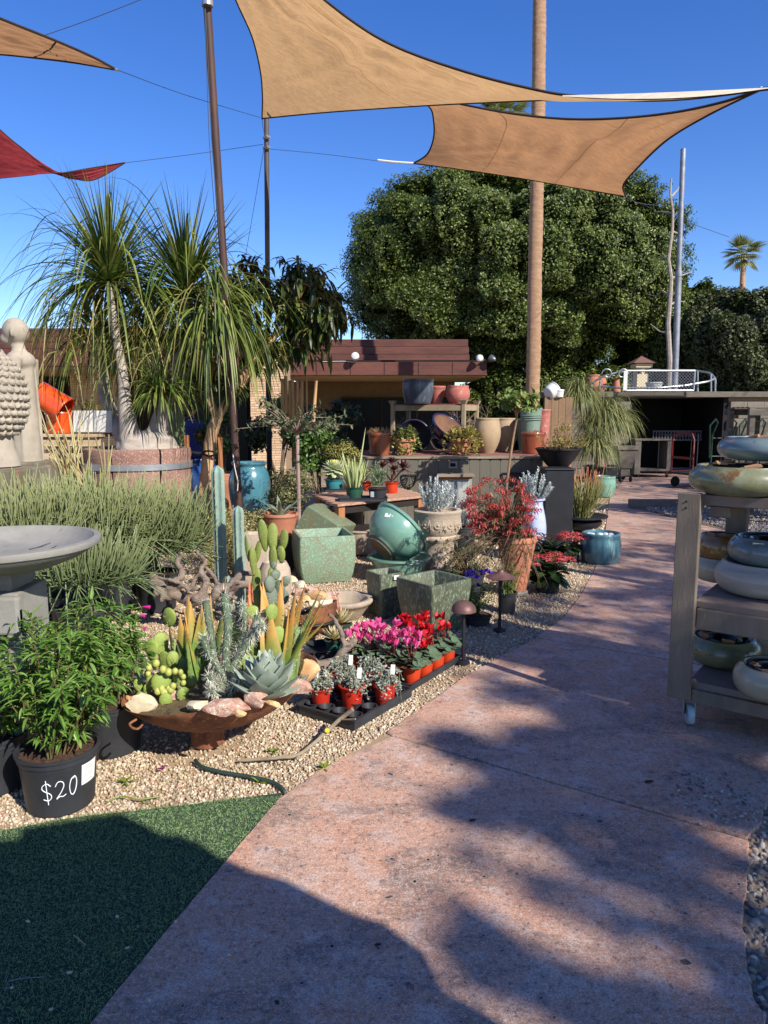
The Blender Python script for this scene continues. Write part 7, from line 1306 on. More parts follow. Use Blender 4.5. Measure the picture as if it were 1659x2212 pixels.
gnarl('driftwood_branch', 'twisted driftwood branch lying between the rusty bowl and the pink cyclamens', 'driftwood', [([(640, 1430, 3.9), (680, 1428, 3.95), (712, 1434, 4), (735, 1408, 4.05), (770, 1382, 4.1)], .035, .022), ([(712, 1436, 4), (680, 1450, 3.95), (655, 1445, 3.9)], .03, .02), ([(745, 1395, 4.07), (735, 1360, 4.15), (712, 1325, 4.2)], .018, .009)], .008, 4)
mat_stick = pm('grey_stick', (150, 136, 112), (122, 108, 86), sc=14, rough=.9, bump=.6); P = curve3([G(517, 1642, .012), G(600, 1637, .02), G(648, 1628, .02), G(700, 1585, .04), G(733, 1555, .09), G(762, 1532, .15)], 40); t = thing('stick', 'long pale grey fallen stick reaching from the gravel up over the cell tray', 'stick', P[0]); part(M().tube(P+np.array([[0, 0, .004*mnoise.noise(Vector(q*20))] for q in P]), np.linspace(.007, .0105, 40), 8), 'stem', mat_stick, t, w=True); part(M().tube([G(648, 1628, .02), G(640, 1640, .012)], .005, 6), 'side_twig', mat_stick, t, w=True); part(M().tube([G(733, 1555, .09), G(768, 1553, .12)], .004, 5), 'side_twig', mat_stick, t, w=True); part(M().add(blob((.012, .01, .012), 2, G(706, 1578, .06), .4, 3)), 'yellow_lichen', pm('yellow_lichen', (206, 186, 50)), t, w=True)
solo(tube(curve3([G(422, 1642, .01), G(436, 1656, .012), G(480, 1668, .01), (G(540, 1678, .01)), G(590, 1690, .01), G(612, 1706, .004), G(616, 1716, -.01)], 40), .0085, 10), 'garden_hose', pm('green_hose', (44, 62, 54), rough=.5), 'dark green drip hose lying on the gravel up to the turf corner', 'hose')
mat_weed = fm('weed_leaf', [(112, 130, 44), (146, 156, 60), (90, 110, 40)], trans=.25); g2 = np.random.default_rng(130)
for x, y, n, lab in ((285, 1722, 0, 'broken yellow-green stem on the gravel right of the $20 pot'),): m = M(); m.tube(curve3([G(232, 1733, .01), G(262, 1720, .015), G(300, 1727, .012), G(345, 1720, .01)], 14), .003, 5); m.tube(curve3([G(300, 1727, .012), G(330, 1738, .01), G(345, 1748, .01)], 8), .002, 5); solo(m, 'snapped_sprig', mat_weed, 'broken yellow-green stem lying on the gravel right of the priced pot', 'stem')
for i, (x, y, lab) in enumerate(((272, 1690, 'small yellow-green weed on the gravel near the second black pot'), (700, 1660, 'tiny weed sprouting at the path edge below the stick'), (590, 1625, 'tiny green weed on the gravel left of the cell tray'), (560, 1690, 'low weed tuft beside the green hose'))): d = rdir(14, .15, .8, g2); solo(M().add(blades(G(x, y, 0)+d*.006, d, .035, .01, .5, 2, (.4, 1, .2))), 'weed', mat_weed, lab, 'weed')
solo(M().add(blades([G(345, 1657, .012), G(340, 1660, .012)], [[1, .2, .2], [.7, -.3, .2]], .035, .018, .3, 3, (.3, 1, .5))), 'fallen_petal', fm('magenta_petal', [(120, 20, 90), (150, 40, 110)]), 'magenta petal fallen on the gravel below the rusty bowl', 'petal')

# ---------------------------------------------------------------- the rusty fire bowl and its garden
mat_rustb = pm('rusty_iron', (146, 92, 60), (92, 54, 38), (184, 128, 84), sc=9, rough=.85, bump=.6, bs=50, st=(1, 1, .6), s3=45, t3=.56); bc = Q(480, 1468, 3.27); rot = rotm(R(-4), R(-8.5), 0); t = thing('fire_bowl', 'wide shallow rusty iron bowl on a short foot, planted as a cactus garden', 'planter', (bc[0], bc[1], 0)); zc = bc[2]; r = 208*px(bc)
Rs_ = r*1.31; hb = Rs_-math.sqrt(Rs_*Rs_-r*r); pr = [(Rs_*sin(q), -hb+Rs_*(1-cos(q))) for q in np.linspace(0, math.asin(r/Rs_), 14)]+[(r, .002), (r-.006, .001), (r-.014, -.01), (r*.9, -.045)]; part(M().add(lathe(pr, 72), (0, 0, zc), rot), 'bowl', mat_rustb, t, ang=60)
part(M().add(lathe([(.05, 0), (.075, 0), (.078, .01), (.075, zc-hb+.02), (.06, zc-hb+.02)], 24), (-.07, -.03, 0)), 'foot', mat_rustb, t, ang=60)
def Bw(x, y, z=-.02):    # a point on the bowl's tilted soil, under a pixel
    n = rot @ np.array([0, 0, 1.]); o = bc+n*z; d = ray(x, y); c = np.array([0, 0, CH]); k = np.dot(o-c, n)/np.dot(d, n); return c+d*k
V, F = lathe([(0, 0), (r*.3, .012), (r*.6, .01), (r*.86, 0), (r*.95, -.004)], 60); V[:, 2] += np.array([.014*mnoise.noise(Vector(v*22)) for v in V])-.016; part(M().add((V, F), (0, 0, zc), rot), 'soil', pm('mossy_soil', (104, 84, 60), (112, 98, 62), (70, 54, 40), sc=12, rough=.95, bump=.9, bs=90, bd=.01, s3=40, t3=.5), t)
q = Bw(296, 1556, 0)-t.location; hm = [q+np.array(o) for o in ((-.005, .01, .0), (-.025, -.015, -.008), (-.005, -.045, -.012), (.02, -.05, -.014), (.032, -.03, -.006))]; part(M().tube(curve3(hm, 14), .005, 8), 'handle', mat_rustb, t)
mat_rockp = pm('pink_cream_rock', (200, 166, 144), (164, 112, 96), (222, 206, 184), sc=22, rough=.9, bump=1, bs=60, bd=.01, s3=34, t3=.53); mat_rockw = pm('cream_flagstone', (220, 206, 174), (200, 180, 144), rough=.85, bump=.4, sc=10); mat_rocko = pm('ochre_rock', (196, 144, 92), (214, 186, 140), (150, 90, 62), sc=16, rough=.85, bump=.6, s3=20, t3=.55)
def rk(lab, x, y, w_, h_, mt, sd, z=0, rz=0): c = Bw(x, y, z-.012); s = px(c); m = M().add(rock((w_*s/2*1.25, w_*s/2*.75, h_*s/2*1.25), sd), c+[0, 0, h_*s*.32], rotm(R(g2.uniform(-12, 12)), R(g2.uniform(-8, 8)), rz)); return solo(m, 'garden_rock', mt, lab, 'rock', ang=25)
rk('large cream flagstone chunk at the left rim of the rusty bowl', 312, 1531, 76, 38, mat_rockw, 1); rk('rust-veined pale rock on the soil behind the cream flagstone', 368, 1513, 42, 40, mat_rockp, 2); rk('cream and grey flat rock at the middle front rim of the rusty bowl', 426, 1535, 50, 32, mat_rockw, 3); rk('biggest pink-veined rock at the front rim of the rusty bowl', 488, 1538, 82, 38, mat_rockp, 4); rk('second pink rock, right of the biggest one on the front rim', 549, 1524, 48, 36, mat_rockp, 5); rk('small ochre stone between the two pink rocks', 520, 1545, 20, 16, mat_rocko, 6); rk('pinkish cream rock under the blue agave at the right rim', 640, 1492, 50, 28, mat_rockp, 7); rk('upright ochre and cream rock at the right end of the rusty bowl', 668, 1462, 40, 50, mat_rocko, 8); rk('small tan rock left of the cream flagstone', 292, 1510, 30, 20, mat_rocko, 9); rk('small reddish stone below the agave on the rim', 590, 1525, 26, 14, mat_rocko, 10); rk('little brown rock near the centre of the rusty bowl', 450, 1505, 24, 14, mat_rocko, 11); rk('grey stone left of the spiny cholla base', 478, 1495, 26, 34, mat_rockp, 12)
for k, (x, y, w_, h_, lab) in enumerate(((470, 1248, 60, 22, 'flat pale flagstone behind the driftwood roots'), (430, 1236, 44, 20, 'tan block stone left of the blue cactus columns'), (560, 1318, 40, 22, 'cream rock between the rusty bowl and the stone pot'), (628, 1258, 34, 18, 'small pale rock beside the large square pot'), (600, 1340, 46, 24, 'pinkish rock behind the aloes of the rusty bowl'), (345, 1262, 40, 20, 'tan flagstone under the left end of the driftwood roots'), (810, 1262, 30, 16, 'dusty stone between the stone bowl and the narrow square pot'))): c = G(x, y); s = px(c); solo(M().add(rock((w_*s*.62, w_*s*.4, h_*s*.6), 70+k), c+[0, 0, h_*s*.3]), 'flagstone', mat_rockw if k % 2 else mat_rockp, lab, 'rock', ang=25)
# blue-grey agave
mat_agave = pm('blue_grey_agave', (150, 160, 142), (130, 142, 128), (170, 178, 160), sc=9, rough=.55, bump=.15, s3=12, t3=.6); c = Bw(576, 1512); t = thing('agave', 'compact blue-grey agave rosette at the front right of the rusty bowl', 'agave', c)
t.scale = (1.15,)*3
for i in range(34): f = i/33; a = i*2.39996+.4; el = R(8+76*f**.85); D = (cos(a)*cos(el), sin(a)*cos(el), sin(el)); fat(t, np.array([0, 0, .01+.05*f])+np.array(D)*.02, D, .158*(1-.32*f), .09*(1-.25*f), .014, mat_agave, .6*(1-f), (.6, .85, 1, 1, .8, .32, .03), k=8, n=8)
m = M()
for i in range(34): f = i/33; a = i*2.39996+.4
# cholla
mat_cholla = pm('cholla_green', (104, 118, 92), (84, 98, 76), (132, 140, 110), sc=30, rough=.8, bump=.8, bs=60, bd=.008); mat_cspine = pm('silver_spine', (214, 210, 190), rough=.6, bump=0); c = Bw(482, 1516); t = thing('cholla', 'silver-spined cholla cactus with slender upright joints in the middle of the rusty bowl', 'cactus', c); pths = []
def Cw(pts, D=None): return [Q(x, y, c[1]+dd)-c for x, y, dd in pts]
ch_ = [([(482, 1514, 0), (486, 1480, 0), (490, 1462, 0)], .026), ([(488, 1470, 0), (470, 1440, -.02), (452, 1415, -.04), (438, 1378, -.06)], .019), ([(470, 1440, 0), (462, 1400, .02), (452, 1350, .04), (444, 1298, .05)], .018), ([(490, 1462, 0), (488, 1410, -.02), (492, 1350, -.02), (484, 1282, 0)], .021), ([(490, 1462, 0), (515, 1420, 0), (540, 1380, 0), (558, 1330, .02)], .02), ([(540, 1380, 0), (556, 1360, -.03), (566, 1350, -.05)], .015), ([(515, 1420, 0), (530, 1350, .05), (520, 1308, .06)], .016), ([(486, 1485, 0), (465, 1475, -.04), (450, 1460, -.06)], .018), ([(486, 1485, 0), (470, 1500, -.05), (455, 1490, -.08)], .015), ([(482, 1500, 0), (510, 1480, -.05), (520, 1462, -.07)], .015)]
for pts, rr_ in ch_:
    P = curve3(Cw(pts), 22); rr_ *= .85; part(M().tube(P, rr_*(1+.13*((np.arange(22) % 2)*2-1)*.6), 9), 'joint', mat_cholla, t); n = 380; i_ = g2.integers(0, 22, n); d = rdir(n, g=g2); part(blades(P[i_]+d*rr_*.8+rdir(n, g=g2)*.006, d+rdir(n, g=g2)*.4, .026*g2.uniform(.6, 1.3, n), .0026, 0, 1, (1, .2)), 'spines', mat_cspine, t, kind='stuff')
# aloes
mat_aloe = None
def aloemat(name, base, tip, z0, z1):
    m, nt, b, _ = newmat(name); sx = nt.nodes.new('ShaderNodeSeparateXYZ'); nt.links.new(tcoord(nt), sx.inputs[0]); oi = nt.nodes.new('ShaderNodeObjectInfo'); zz = math_(nt, 'ADD', sx.outputs['Z'], rampf(nt, oi.outputs['Random'], 0, 1, -.07, .07)); f = rampf(nt, zz, z0, z1); f = math_(nt, 'ADD', f, rampf(nt, nz(nt, 14, 3, .6, tcoord(nt)), .3, .7, -.25, .25)); nt.links.new(f, nt.nodes.new('ShaderNodeClamp').inputs[0]); cl_ = [n for n in nt.nodes if n.type == 'CLAMP'][0]
    nt.links.new(mix(nt, cl_.outputs[0], lin(base), lin(tip)), b.inputs['Base Color']); b.inputs['Roughness'].default_value = .5; return m
mat_aloe = aloemat('aloe_leaf', (104, 128, 56), (196, 140, 70), .16, .36)
def aloe(lab, x, y, spec, mt, sd, z=0, base=None):
    c = Bw(x, y) if base is None else base; g3 = np.random.default_rng(sd); t = thing('aloe', lab, 'aloe', c); sp = []
    for (tx, ty, dd, w_) in spec:
        e = Q(tx, ty, c[1]+dd)-c; L = np.linalg.norm(e); D = e/L; b0 = rdir(1, -.1, .1, g3)[0]*.025*[1, 1, .1]; fat(t, b0, unit(D+np.array([0, 0, -.18])), L*1.02, w_*1.9, w_*.55, mt, .35, (.9, 1, .85, .6, .32, .02), k=8, n=8)
        side = unit(np.cross(D, [0, 1., 0]));
        for q in np.linspace(.15, .9, 12):
            ww = w_*.9*np.interp(q, [0, .4, 1], [1, .8, .05])
            for sg in (-1, 1): sp.append((b0+D*L*q+side*sg*ww, side*sg+D*.3))
    P = np.array([a for a, b in sp]); Dn = np.array([b for a, b in sp]); part(blades(P, Dn, .009, .005, 0, 1, (1, .05)), 'teeth', mat_spine, t, kind='stuff'); return t
aloe('toothed green aloe with pale orange tips at the back left of the rusty bowl', 392, 1450, [(398, 1290, .05, .05), (380, 1330, 0, .045), (372, 1345, -.02, .045), (350, 1370, .05, .04), (415, 1345, 0, .045), (425, 1330, .05, .04)], mat_aloe, 1)
aloe('tall orange-tipped aloe between the left aloe and the cholla', 446, 1450, [(455, 1292, .06, .05), (478, 1285, .05, .052), (440, 1305, 0, .045), (432, 1340, -.03, .042), (470, 1330, 0, .04), (500, 1330, .03, .04), (420, 1300, .06, .04)], mat_aloe, 2)
aloe('small upright aloe with yellowish toothed leaves behind the knobbly prickly pear', 372, 1468, [(352, 1400, .05, .035), (372, 1385, .06, .04), (392, 1400, .04, .035), (330, 1415, .04, .03), (412, 1418, .03, .03)], mat_aloe, 7)
aloe('broad yellow-green aloe with orange tips in the centre left of the rusty bowl', 425, 1478, [(388, 1318, .0, .05), (412, 1300, .03, .055), (437, 1330, -.03, .055), (405, 1350, -.05, .05), (450, 1312, .02, .05), (372, 1362, -.02, .045), (462, 1345, -.02, .05)], mat_aloe, 8)
aloe('broad green and orange aloe rising behind the blue-grey agave', 592, 1482, [(540, 1290, .05, .05), (566, 1268, .06, .055), (596, 1262, .06, .058), (628, 1270, .06, .058), (656, 1300, .04, .052), (612, 1310, .0, .052), (580, 1318, -.0, .052), (672, 1325, .02, .045), (690, 1318, .03, .045)], mat_aloe, 9)
aloe('grey-green dark aloe leaf cluster in front of the orange-tipped aloe', 455, 1468, [(400, 1395, -.05, .06), (425, 1400, -.06, .05), (440, 1410, -.04, .04)], pm('grey_green_aloe', (78, 96, 82), (60, 76, 66), rough=.5), 3)
aloe('orange and green toothed aloe fanning out at the back right of the rusty bowl', 600, 1440, [(620, 1248, .08, .045), (647, 1262, .07, .05), (655, 1285, .05, .045), (695, 1290, .05, .045), (722, 1325, .02, .045), (708, 1315, 0, .04), (640, 1300, 0, .052), (575, 1262, .09, .04), (555, 1262, .1, .035), (600, 1300, .03, .045), (680, 1270, .1, .035)], mat_aloe, 4)
aloe('rust-red slender aloe between the cholla and the right-hand pads', 545, 1440, [(536, 1255, .12, .03), (545, 1272, .1, .028), (552, 1285, .08, .03), (528, 1250, .14, .025), (567, 1290, .05, .035)], aloemat('red_aloe_leaf', (120, 120, 60), (176, 92, 56), .08, .26), 5)
# prickly pears
def padmat(name, a, b): return pm(name, a, b, (214, 206, 140), sc=7, rough=.6, bump=.25, bs=70, s3=70, t3=.66)
mat_pad = padmat('prickly_pear_pad', (140, 156, 72), (120, 138, 62)); mat_padg = padmat('grey_pad', (112, 124, 104), (96, 108, 92)); mat_padd = padmat('olive_pad', (124, 134, 60), (104, 116, 54))
def pads(lab, D0, spec, mt, base, sd=0, thick=.35, name='prickly_pear', spn=True):
    t = thing(name, lab, 'cactus', base); g3 = np.random.default_rng(sd); P, Dn = [], []
    for k, sp in enumerate(spec):
        x, y, w_, h_, an = sp[:5]; dd = sp[5] if len(sp) > 5 else g3.uniform(-.03, .03); c = Q(x, y, D0+dd)-base; s = px(c+base); rot_ = rotm(R(g3.uniform(-8, 8)), R(an), R(g3.uniform(-35, 35))); V, F = ico(3); z = V[:, 2]; V = V*[1, 1, 1]*np.c_[1+.16*z, np.ones(len(z)), np.ones(len(z))]; kk = 1.12 if thick > .5 else 1.36; w_ *= kk; h_ *= 1.12; V = V*[w_*s/2, max(w_*s/2*thick, .006), h_*s/2]
        part(M().add((V, F), c, rot_), 'pad', mt, t, ang=180)
        if spn:
            for _ in range(26): a = g3.uniform(0, 6.28); rr_ = g3.uniform(.2, 1); q = np.array([cos(a)*rr_*w_*s/2, -max(w_*s/2*thick, .006)*math.sqrt(max(0, 1-rr_*rr_)), sin(a)*rr_*h_*s/2]); P += [rot_ @ q+c]*2; Dn += [rot_ @ (q/[w_*s, w_*s*thick, h_*s])+rdir(1, g=g3)[0]*.5 for _ in (0, 1)]
    if P: part(blades(np.array(P), np.array(Dn), .008, .0012, 0, 1, (1, .2)), 'spines', mat_spine, t, kind='stuff')
    return t
b = Bw(348, 1500); pads('prickly pear with flat yellow-green pads standing at the left of the rusty bowl', b[1]+.06, [(405, 1320, 26, 44, 14, 0) if False else (404.5, 1319, 1, 1, 0), (345, 1332, 1, 1, 0)][:0]+[(364, 1332, 0, 0, 0)][:0]+[(404, 1335, 0, 0, 0)][:0]+[(402, 1334, 0, 0, 0)][:0]+[(366, 1334, 26, 42, 18), (347, 1392, 26, 48, -4), (328, 1400, 26, 34, -10), (330, 1418, 17, 30, -18), (356, 1430, 26, 44, 8), (402, 1440, 24, 38, 14)], mat_pad, b, 1)
b = Bw(330, 1520); t = pads('knobbly young prickly pear with round yellow buds at the left rim of the rusty bowl', b[1]-.01, [(348, 1476, 38, 46, 0), (320, 1465, 15, 34, -5), (318, 1490, 15, 26, 0), (305, 1512, 22, 34, -10), (358, 1515, 25, 36, 0, -.05), (395, 1500, 24, 30, 8), (382, 1460, 22, 28, 10), (372, 1425, 24, 36, 6, .05), (412, 1475, 22, 30, 14, .04), (300, 1480, 20, 30, -14, .04), (388, 1478, 14, 26, 0), (336, 1440, 15, 15, 0)], mat_pad, b, 2, .6)
for k, (x, y, rr_) in enumerate(((322, 1442, 7), (337, 1433, 8), (352, 1446, 8), (364, 1452, 8), (378, 1450, 7), (320, 1455, 6), (341, 1493, 8), (354, 1495, 8), (369, 1490, 8), (374, 1482, 7), (349, 1488, 7), (390, 1452, 6), (396, 1462, 6), (358, 1494, 7), (364, 1487, 6), (396, 1475, 6))): q = Q(x, y, b[1]-.05)-b; s = px(b); part(M().add(blob((rr_*s, rr_*s, rr_*s*1.15), 2, q)), 'bud', pm('yellow_bud', (176, 178, 92), (156, 160, 80), rough=.5) if k == 0 else bpy.data.materials['yellow_bud'], t)
b = Bw(556, 1490); pads('prickly pear with many yellow-green pads behind the blue agave', b[1]+.03, [(587, 1323, 20, 34, 0), (545, 1322, 22, 26, 0), (560, 1352, 24, 34, 4), (573, 1376, 20, 36, 8), (600, 1372, 24, 36, -4), (510, 1372, 20, 36, 0), (522, 1374, 18, 28, 4), (512, 1400, 24, 36, -5), (498, 1345, 18, 24, 0), (590, 1400, 12, 34, 0), (596, 1412, 11, 34, 2), (560, 1412, 28, 42, 10), (550, 1435, 26, 36, 14), (578, 1425, 13, 20, 20), (606, 1432, 23, 24, 0), (570, 1440, 24, 22, 0), (590, 1425, 9, 22, 0), (525, 1430, 26, 34, 20), (498, 1420, 16, 22, 0), (540, 1395, 20, 30, 0)], mat_pad, b, 3)
# column on the right
mat_colg = pm('bright_column_green', (118, 138, 82), (98, 120, 70), sc=8, rough=.6); c = Bw(626, 1470); t = thing('column_cactus', 'short thick green ribbed cactus column with golden spines at the right of the rusty bowl', 'cactus', c); hh = np.linalg.norm(Q(640, 1352, c[1]+.02)-c); part(rib_column(.045, hh, 9, .2, (.03, .01)), 'column', mat_colg, t, ang=60); part(rib_spines(.046, hh, 9, .022, g2, (.03, .01), .016, 6, w=.0014), 'spines', pm('golden_spine', (196, 150, 84), rough=.6, bump=0), t, kind='stuff')
# grass-like moss tuft
# ---------------------------------------------------------------- second rusty bowl with rocks, on its stand
c = Q(672, 1318, 4.75); t = thing('rusty_bowl', 'smaller tilted rusty bowl filled with ochre rocks on a black ring stand', 'planter', c); s = px(c); r = 60*s; rt2 = rotm(R(-8), R(-22), 0); pr = [(0, -.17), (r*.3, -.165), (r*.65, -.12), (r*.9, -.05), (r, 0), (r-.012, .0), (r*.85, -.04), (0, -.05)]; part(M().add(lathe(pr, 48), (0, 0, 0), rt2), 'bowl', mat_rustb, t, ang=60)
st_ = thing('ring_stand', 'black iron ring stand under the smaller rusty bowl', 'stand', (c[0], c[1], 0)); rg = [np.array([.9*r*cos(a), .9*r*sin(a), c[2]-.06-.0]) for a in np.linspace(0, 2*pi, 30)]; part(M().tube(rg, .011, 8), 'ring', mat_iron, st_)
for a in (-2.4, -.7, .6, 2.3): part(M().tube([(.9*r*cos(a), .9*r*sin(a), c[2]-.06), (.95*r*cos(a), .95*r*sin(a), 0)], .011, 8), 'leg', mat_iron, st_)
g2 = np.random.default_rng(150)
for k, (x, y, w_, mt_, lab) in enumerate(((690, 1285, 44, mat_rocko, 'big ochre rock on the smaller rusty bowl'), (668, 1272, 28, mat_rockp, 'pinkish rock at the back of the smaller rusty bowl'), (650, 1262, 26, mat_rockw, 'white rock at the left back of the smaller rusty bowl'), (705, 1300, 26, mat_rockw, 'cream rock at the right rim of the smaller rusty bowl'), (662, 1290, 24, mat_rocko, 'tan rock in the middle of the smaller rusty bowl'), (640, 1275, 26, mat_rockp, 'rosy rock at the left of the smaller rusty bowl'), (676, 1302, 22, mat_rockw, 'pale chip at the front of the smaller rusty bowl'), (648, 1296, 22, mat_rocko, 'brown rock low at the left of the smaller rusty bowl'))): q = Q(x, y, 4.72+.004*(1290-y)); s = px(q); solo(M().add(rock((w_*s*.62, w_*s*.5, w_*s*.4), 30+k), q-[0, 0, .01]), 'garden_rock', mt_, lab, 'rock', ang=25)
# small green pot with succulent in its tray, shaded corner
p = G(722, 1418)+[0, .05, 0]; t = thing('potted_succulent', 'small green pot of pale dry-edged succulent leaves under the stone bowl', 'potted plant', p); nursery(t, .062, .048, .1, mat_gp); mat_pst = pm('straw_green_leaf', (168, 160, 112), (190, 172, 128), rough=.6)
for i in range(30): f = i/29; a = i*2.4; el = R(5+70*f); fat(t, (0, 0, .1), (cos(a)*cos(el), sin(a)*cos(el), sin(el)), .12*(1-.3*f), .024, .005, mat_pst, .3, (.5, .9, 1, .7, .4, .05), k=6, n=6)
p = G(690, 1412)+[0, .0, 0]; tray('black tray in the shade behind the driftwood branch', p[0], p[1], .3, .24, 0, R(20), .05)
t = thing('potted_succulent', 'tan rosette succulent with thin pink flower stalks beside the stone bowl', 'potted plant', G(735, 1385)+[0, .12, 0]); nursery(t, .07, .055, .09, mat_gp); s_ = M()
for i in range(26): f = i/25; a = i*2.4; el = R(10+65*f); fat(t, (0, 0, .09), (cos(a)*cos(el), sin(a)*cos(el), sin(el)), .15*(1-.3*f), .032, .006, mat_pst, .2, (.5, .9, 1, .7, .4, .05), k=6, n=6)
for k in range(5): e = (g2.uniform(-.08, .1), g2.uniform(-.05, .05), g2.uniform(.28, .36)); s_.tube([(0, 0, .1), (e[0]*.4, e[1]*.4, e[2]*.7), e], .002, 4); s_.add(leafcloud(np.array(e)+rdir(10, g=g2)*.015, rdir(10, g=g2), .014, .008, g2))
part(s_, 'flower_stalks', pm('pink_stalk', (196, 110, 92)), t)
# blue columns and tall green prickly pear
mat_bluec = pm('blue_green_cactus', (136, 158, 144), (112, 134, 122), (160, 178, 162), sc=5, rough=.6, bump=.15)
for x, yt, rp_, D, lab in ((477, 1005, 14.5, 5.6, 'tallest blue-green ribbed cactus column behind the driftwood'), (518, 1092, 12.5, 5.4, 'shorter blue-green ribbed cactus column right of the tallest'), (494, 1243, 8, 5.2, 'small blue-green cactus offset between the two columns')):
    p = np.array([Q(x, 1250, D)[0], D, 0]); h_ = Q(x, yt, D)[2]; r = rp_*px(p+[0, 0, .7]); t = thing('blue_cactus', lab, 'cactus', p); ln = (0, 0); part(rib_column(r, h_, 7, .3, ln, 34), 'column', mat_bluec, t, ang=60); part(rib_spines(r, h_, 7, .03, g2, ln, .018, 5, w=.0016), 'spines', pm('yellow_spine', (206, 186, 120), rough=.6, bump=0) if 'yellow_spine' not in bpy.data.materials else bpy.data.materials['yellow_spine'], t, kind='stuff')
b = np.array([Q(575, 1290, 5.0)[0], 5.0, 0]); pads('tall yellow-green prickly pear with long warty pads behind the aloes', 5.0, [(569, 1157, 19, 66, -6), (589, 1160, 22, 56, 0), (613, 1166, 18, 42, 8), (607, 1198, 18, 36, 0), (590, 1207, 18, 52, 0), (534, 1185, 9, 52, -8), (547, 1212, 15, 58, -4), (557, 1192, 13, 46, 12), (553, 1258, 18, 56, 8), (590, 1250, 22, 50, 2), (575, 1280, 26, 40, 0), (553, 1300, 24, 50, 0), (590, 1300, 24, 60, 0)], mat_padd, b, 5, .55)
b = np.array([Q(590, 1290, 4.85)[0], 4.85, 0]); pads('grey-green small-jointed prickly pear in front of the tall warty one', 4.85, [(591, 1221, 11, 15, 0), (595, 1242, 17, 20, 0), (617, 1256, 14, 22, 10), (583, 1262, 18, 34, 0), (604, 1275, 20, 40, 0), (586, 1290, 20, 44, 0), (612, 1290, 18, 30, 0)], mat_padg, b, 6, .5)

# ---------------------------------------------------------------- left foreground: pencil bush, bird bath, leafy pots
mat_pencil = penmat('pencil_bush_stem', (80, 96, 58), (112, 128, 82), (146, 150, 100), .45, 1.05); g2 = np.random.default_rng(160)
def pencilbush(lab, x, D, wx, zb, zt, n, sd, yb=None):
    g3 = np.random.default_rng(sd); p = np.array([Q(x, 1200, D)[0], D, 0]); t = thing('pencil_bush', lab, 'succulent shrub', p); nursery(t, .17, .14, .3); m = M()
    for k in range(int(n*1.35)):
        a = g3.uniform(0, 6.28); r = wx*g3.uniform(0, 1)**.6; b0 = np.array([cos(a)*r*.5, sin(a)*r*.35, zb+(zt-zb)*g3.uniform(-.25, .8)*(1-.3*(r/wx))]); d = unit(np.array([cos(a)*.6*(r/wx)+g3.normal()*.22+.08, sin(a)*.4*(r/wx)+g3.normal()*.2-.1, 1.0 if b0[2] > zb*1.05 else g3.uniform(-.5, .8)])); L = g3.uniform(.1, .3); e = b0+[cos(a)*r*.5, sin(a)*r*.35, 0]; q = e+d*L*.5; f = q+unit(d+[0, 0, .5 if d[2] > 0 else -.1])*L*.5
        m.tube([b0, (b0+e)/2+[0, 0, -.01], e, q, f], np.array([.0035, .0042, .0042, .0038, .0026])*g3.uniform(.75, 1.15), 5)
    part(m, 'stems', mat_pencil, t, kind='stuff'); return t
pencilbush('dense green pencil-stemmed bush at the left edge behind the bird bath', 60, 5.0, .42, .62, 1.0, 700, 1); pencilbush('dense green pencil-stemmed bush in the middle, in front of the terracotta planter', 205, 5.3, .46, .62, 1.02, 1050, 2); pencilbush('dense green pencil-stemmed bush on the right, next to the golden mounds', 335, 5.6, .42, .55, .95, 850, 3); pencilbush('lower green pencil-stemmed bush drooping over black pots', 175, 4.6, .36, .48, .62, 420, 4)
for x, y, r, lab in ((235, 1338, .15, 'black nursery pot in the shade under the pencil bush, the right one'), (150, 1395, .15, 'black nursery pot in the shade under the pencil bush, the left one'), (300, 1290, .14, 'black nursery pot deep in shade beside the driftwood roots')): p = G(x, y)+[0, .1, 0]; t = thing('nursery_pot', lab, 'pot', p); nursery(t, r, r*.82, .34)
p = np.array([Q(-5, 1168, 3.02)[0], 3.02, 0]); zr = Q(-5, 1166, 3.02)[2]; s = px(p+[0, 0, zr]); r = 209*s; t = thing('bird_bath', 'grey stone bird bath with a wide shallow bowl and fluted pedestal, at the left edge', 'bird bath', p)
pr = [(0, zr-.135), (r*.3, zr-.135), (r*.55, zr-.115), (r*.8, zr-.075), (r*.955, zr-.035), (r*.965, zr-.028), (r*.985, zr-.028), (r, zr-.012), (r*.995, zr), (r*.93, zr+.002), (r*.91, zr-.008), (r*.82, zr-.04), (r*.5, zr-.062), (0, zr-.07)]; part(lathe(pr, 80), 'bowl', mat_greystone, t, ang=50); m = M()
for a, r0_, ln_, cv in ((-.1, .35, .3, .1), (.25, .3, .35, -.1), (.6, .3, .25, .2), (-.5, .3, .3, -.1), (.05, .25, .22, .3), (1.1, .35, .25, 0), (-.9, .4, .2, .1)):
    pts = [];
    for f in np.linspace(0, 1, 8): rr_ = (r0_+ln_*f)*r*1.15; aa = a+cv*f*f; zz = np.interp(rr_/r, [0, .5, .82, .91], [zr-.07, zr-.062, zr-.04, zr-.008]); pts.append((rr_*cos(aa), rr_*sin(aa)*.9-.02, zz+.0005))
    m.tube(pts, np.linspace(.0035, .0012, 8), 5)
part(m, 'incised_lines', pm('dark_groove', (66, 62, 58), bump=0), t)
part(M().add(lathe([(0, zr-.2), (.13, zr-.2), (.145, zr-.17), (.13, zr-.135)], 4), (0, 0, 0), rotm(0, 0, R(45))), 'neck', mat_greystone, t, smooth=False)
wp = .30; part(M().box((0, 0, (zr-.2)/2), (wp-.03, wp-.03, zr-.2)), 'pedestal', mat_greystone, t, smooth=False, bev=.008)
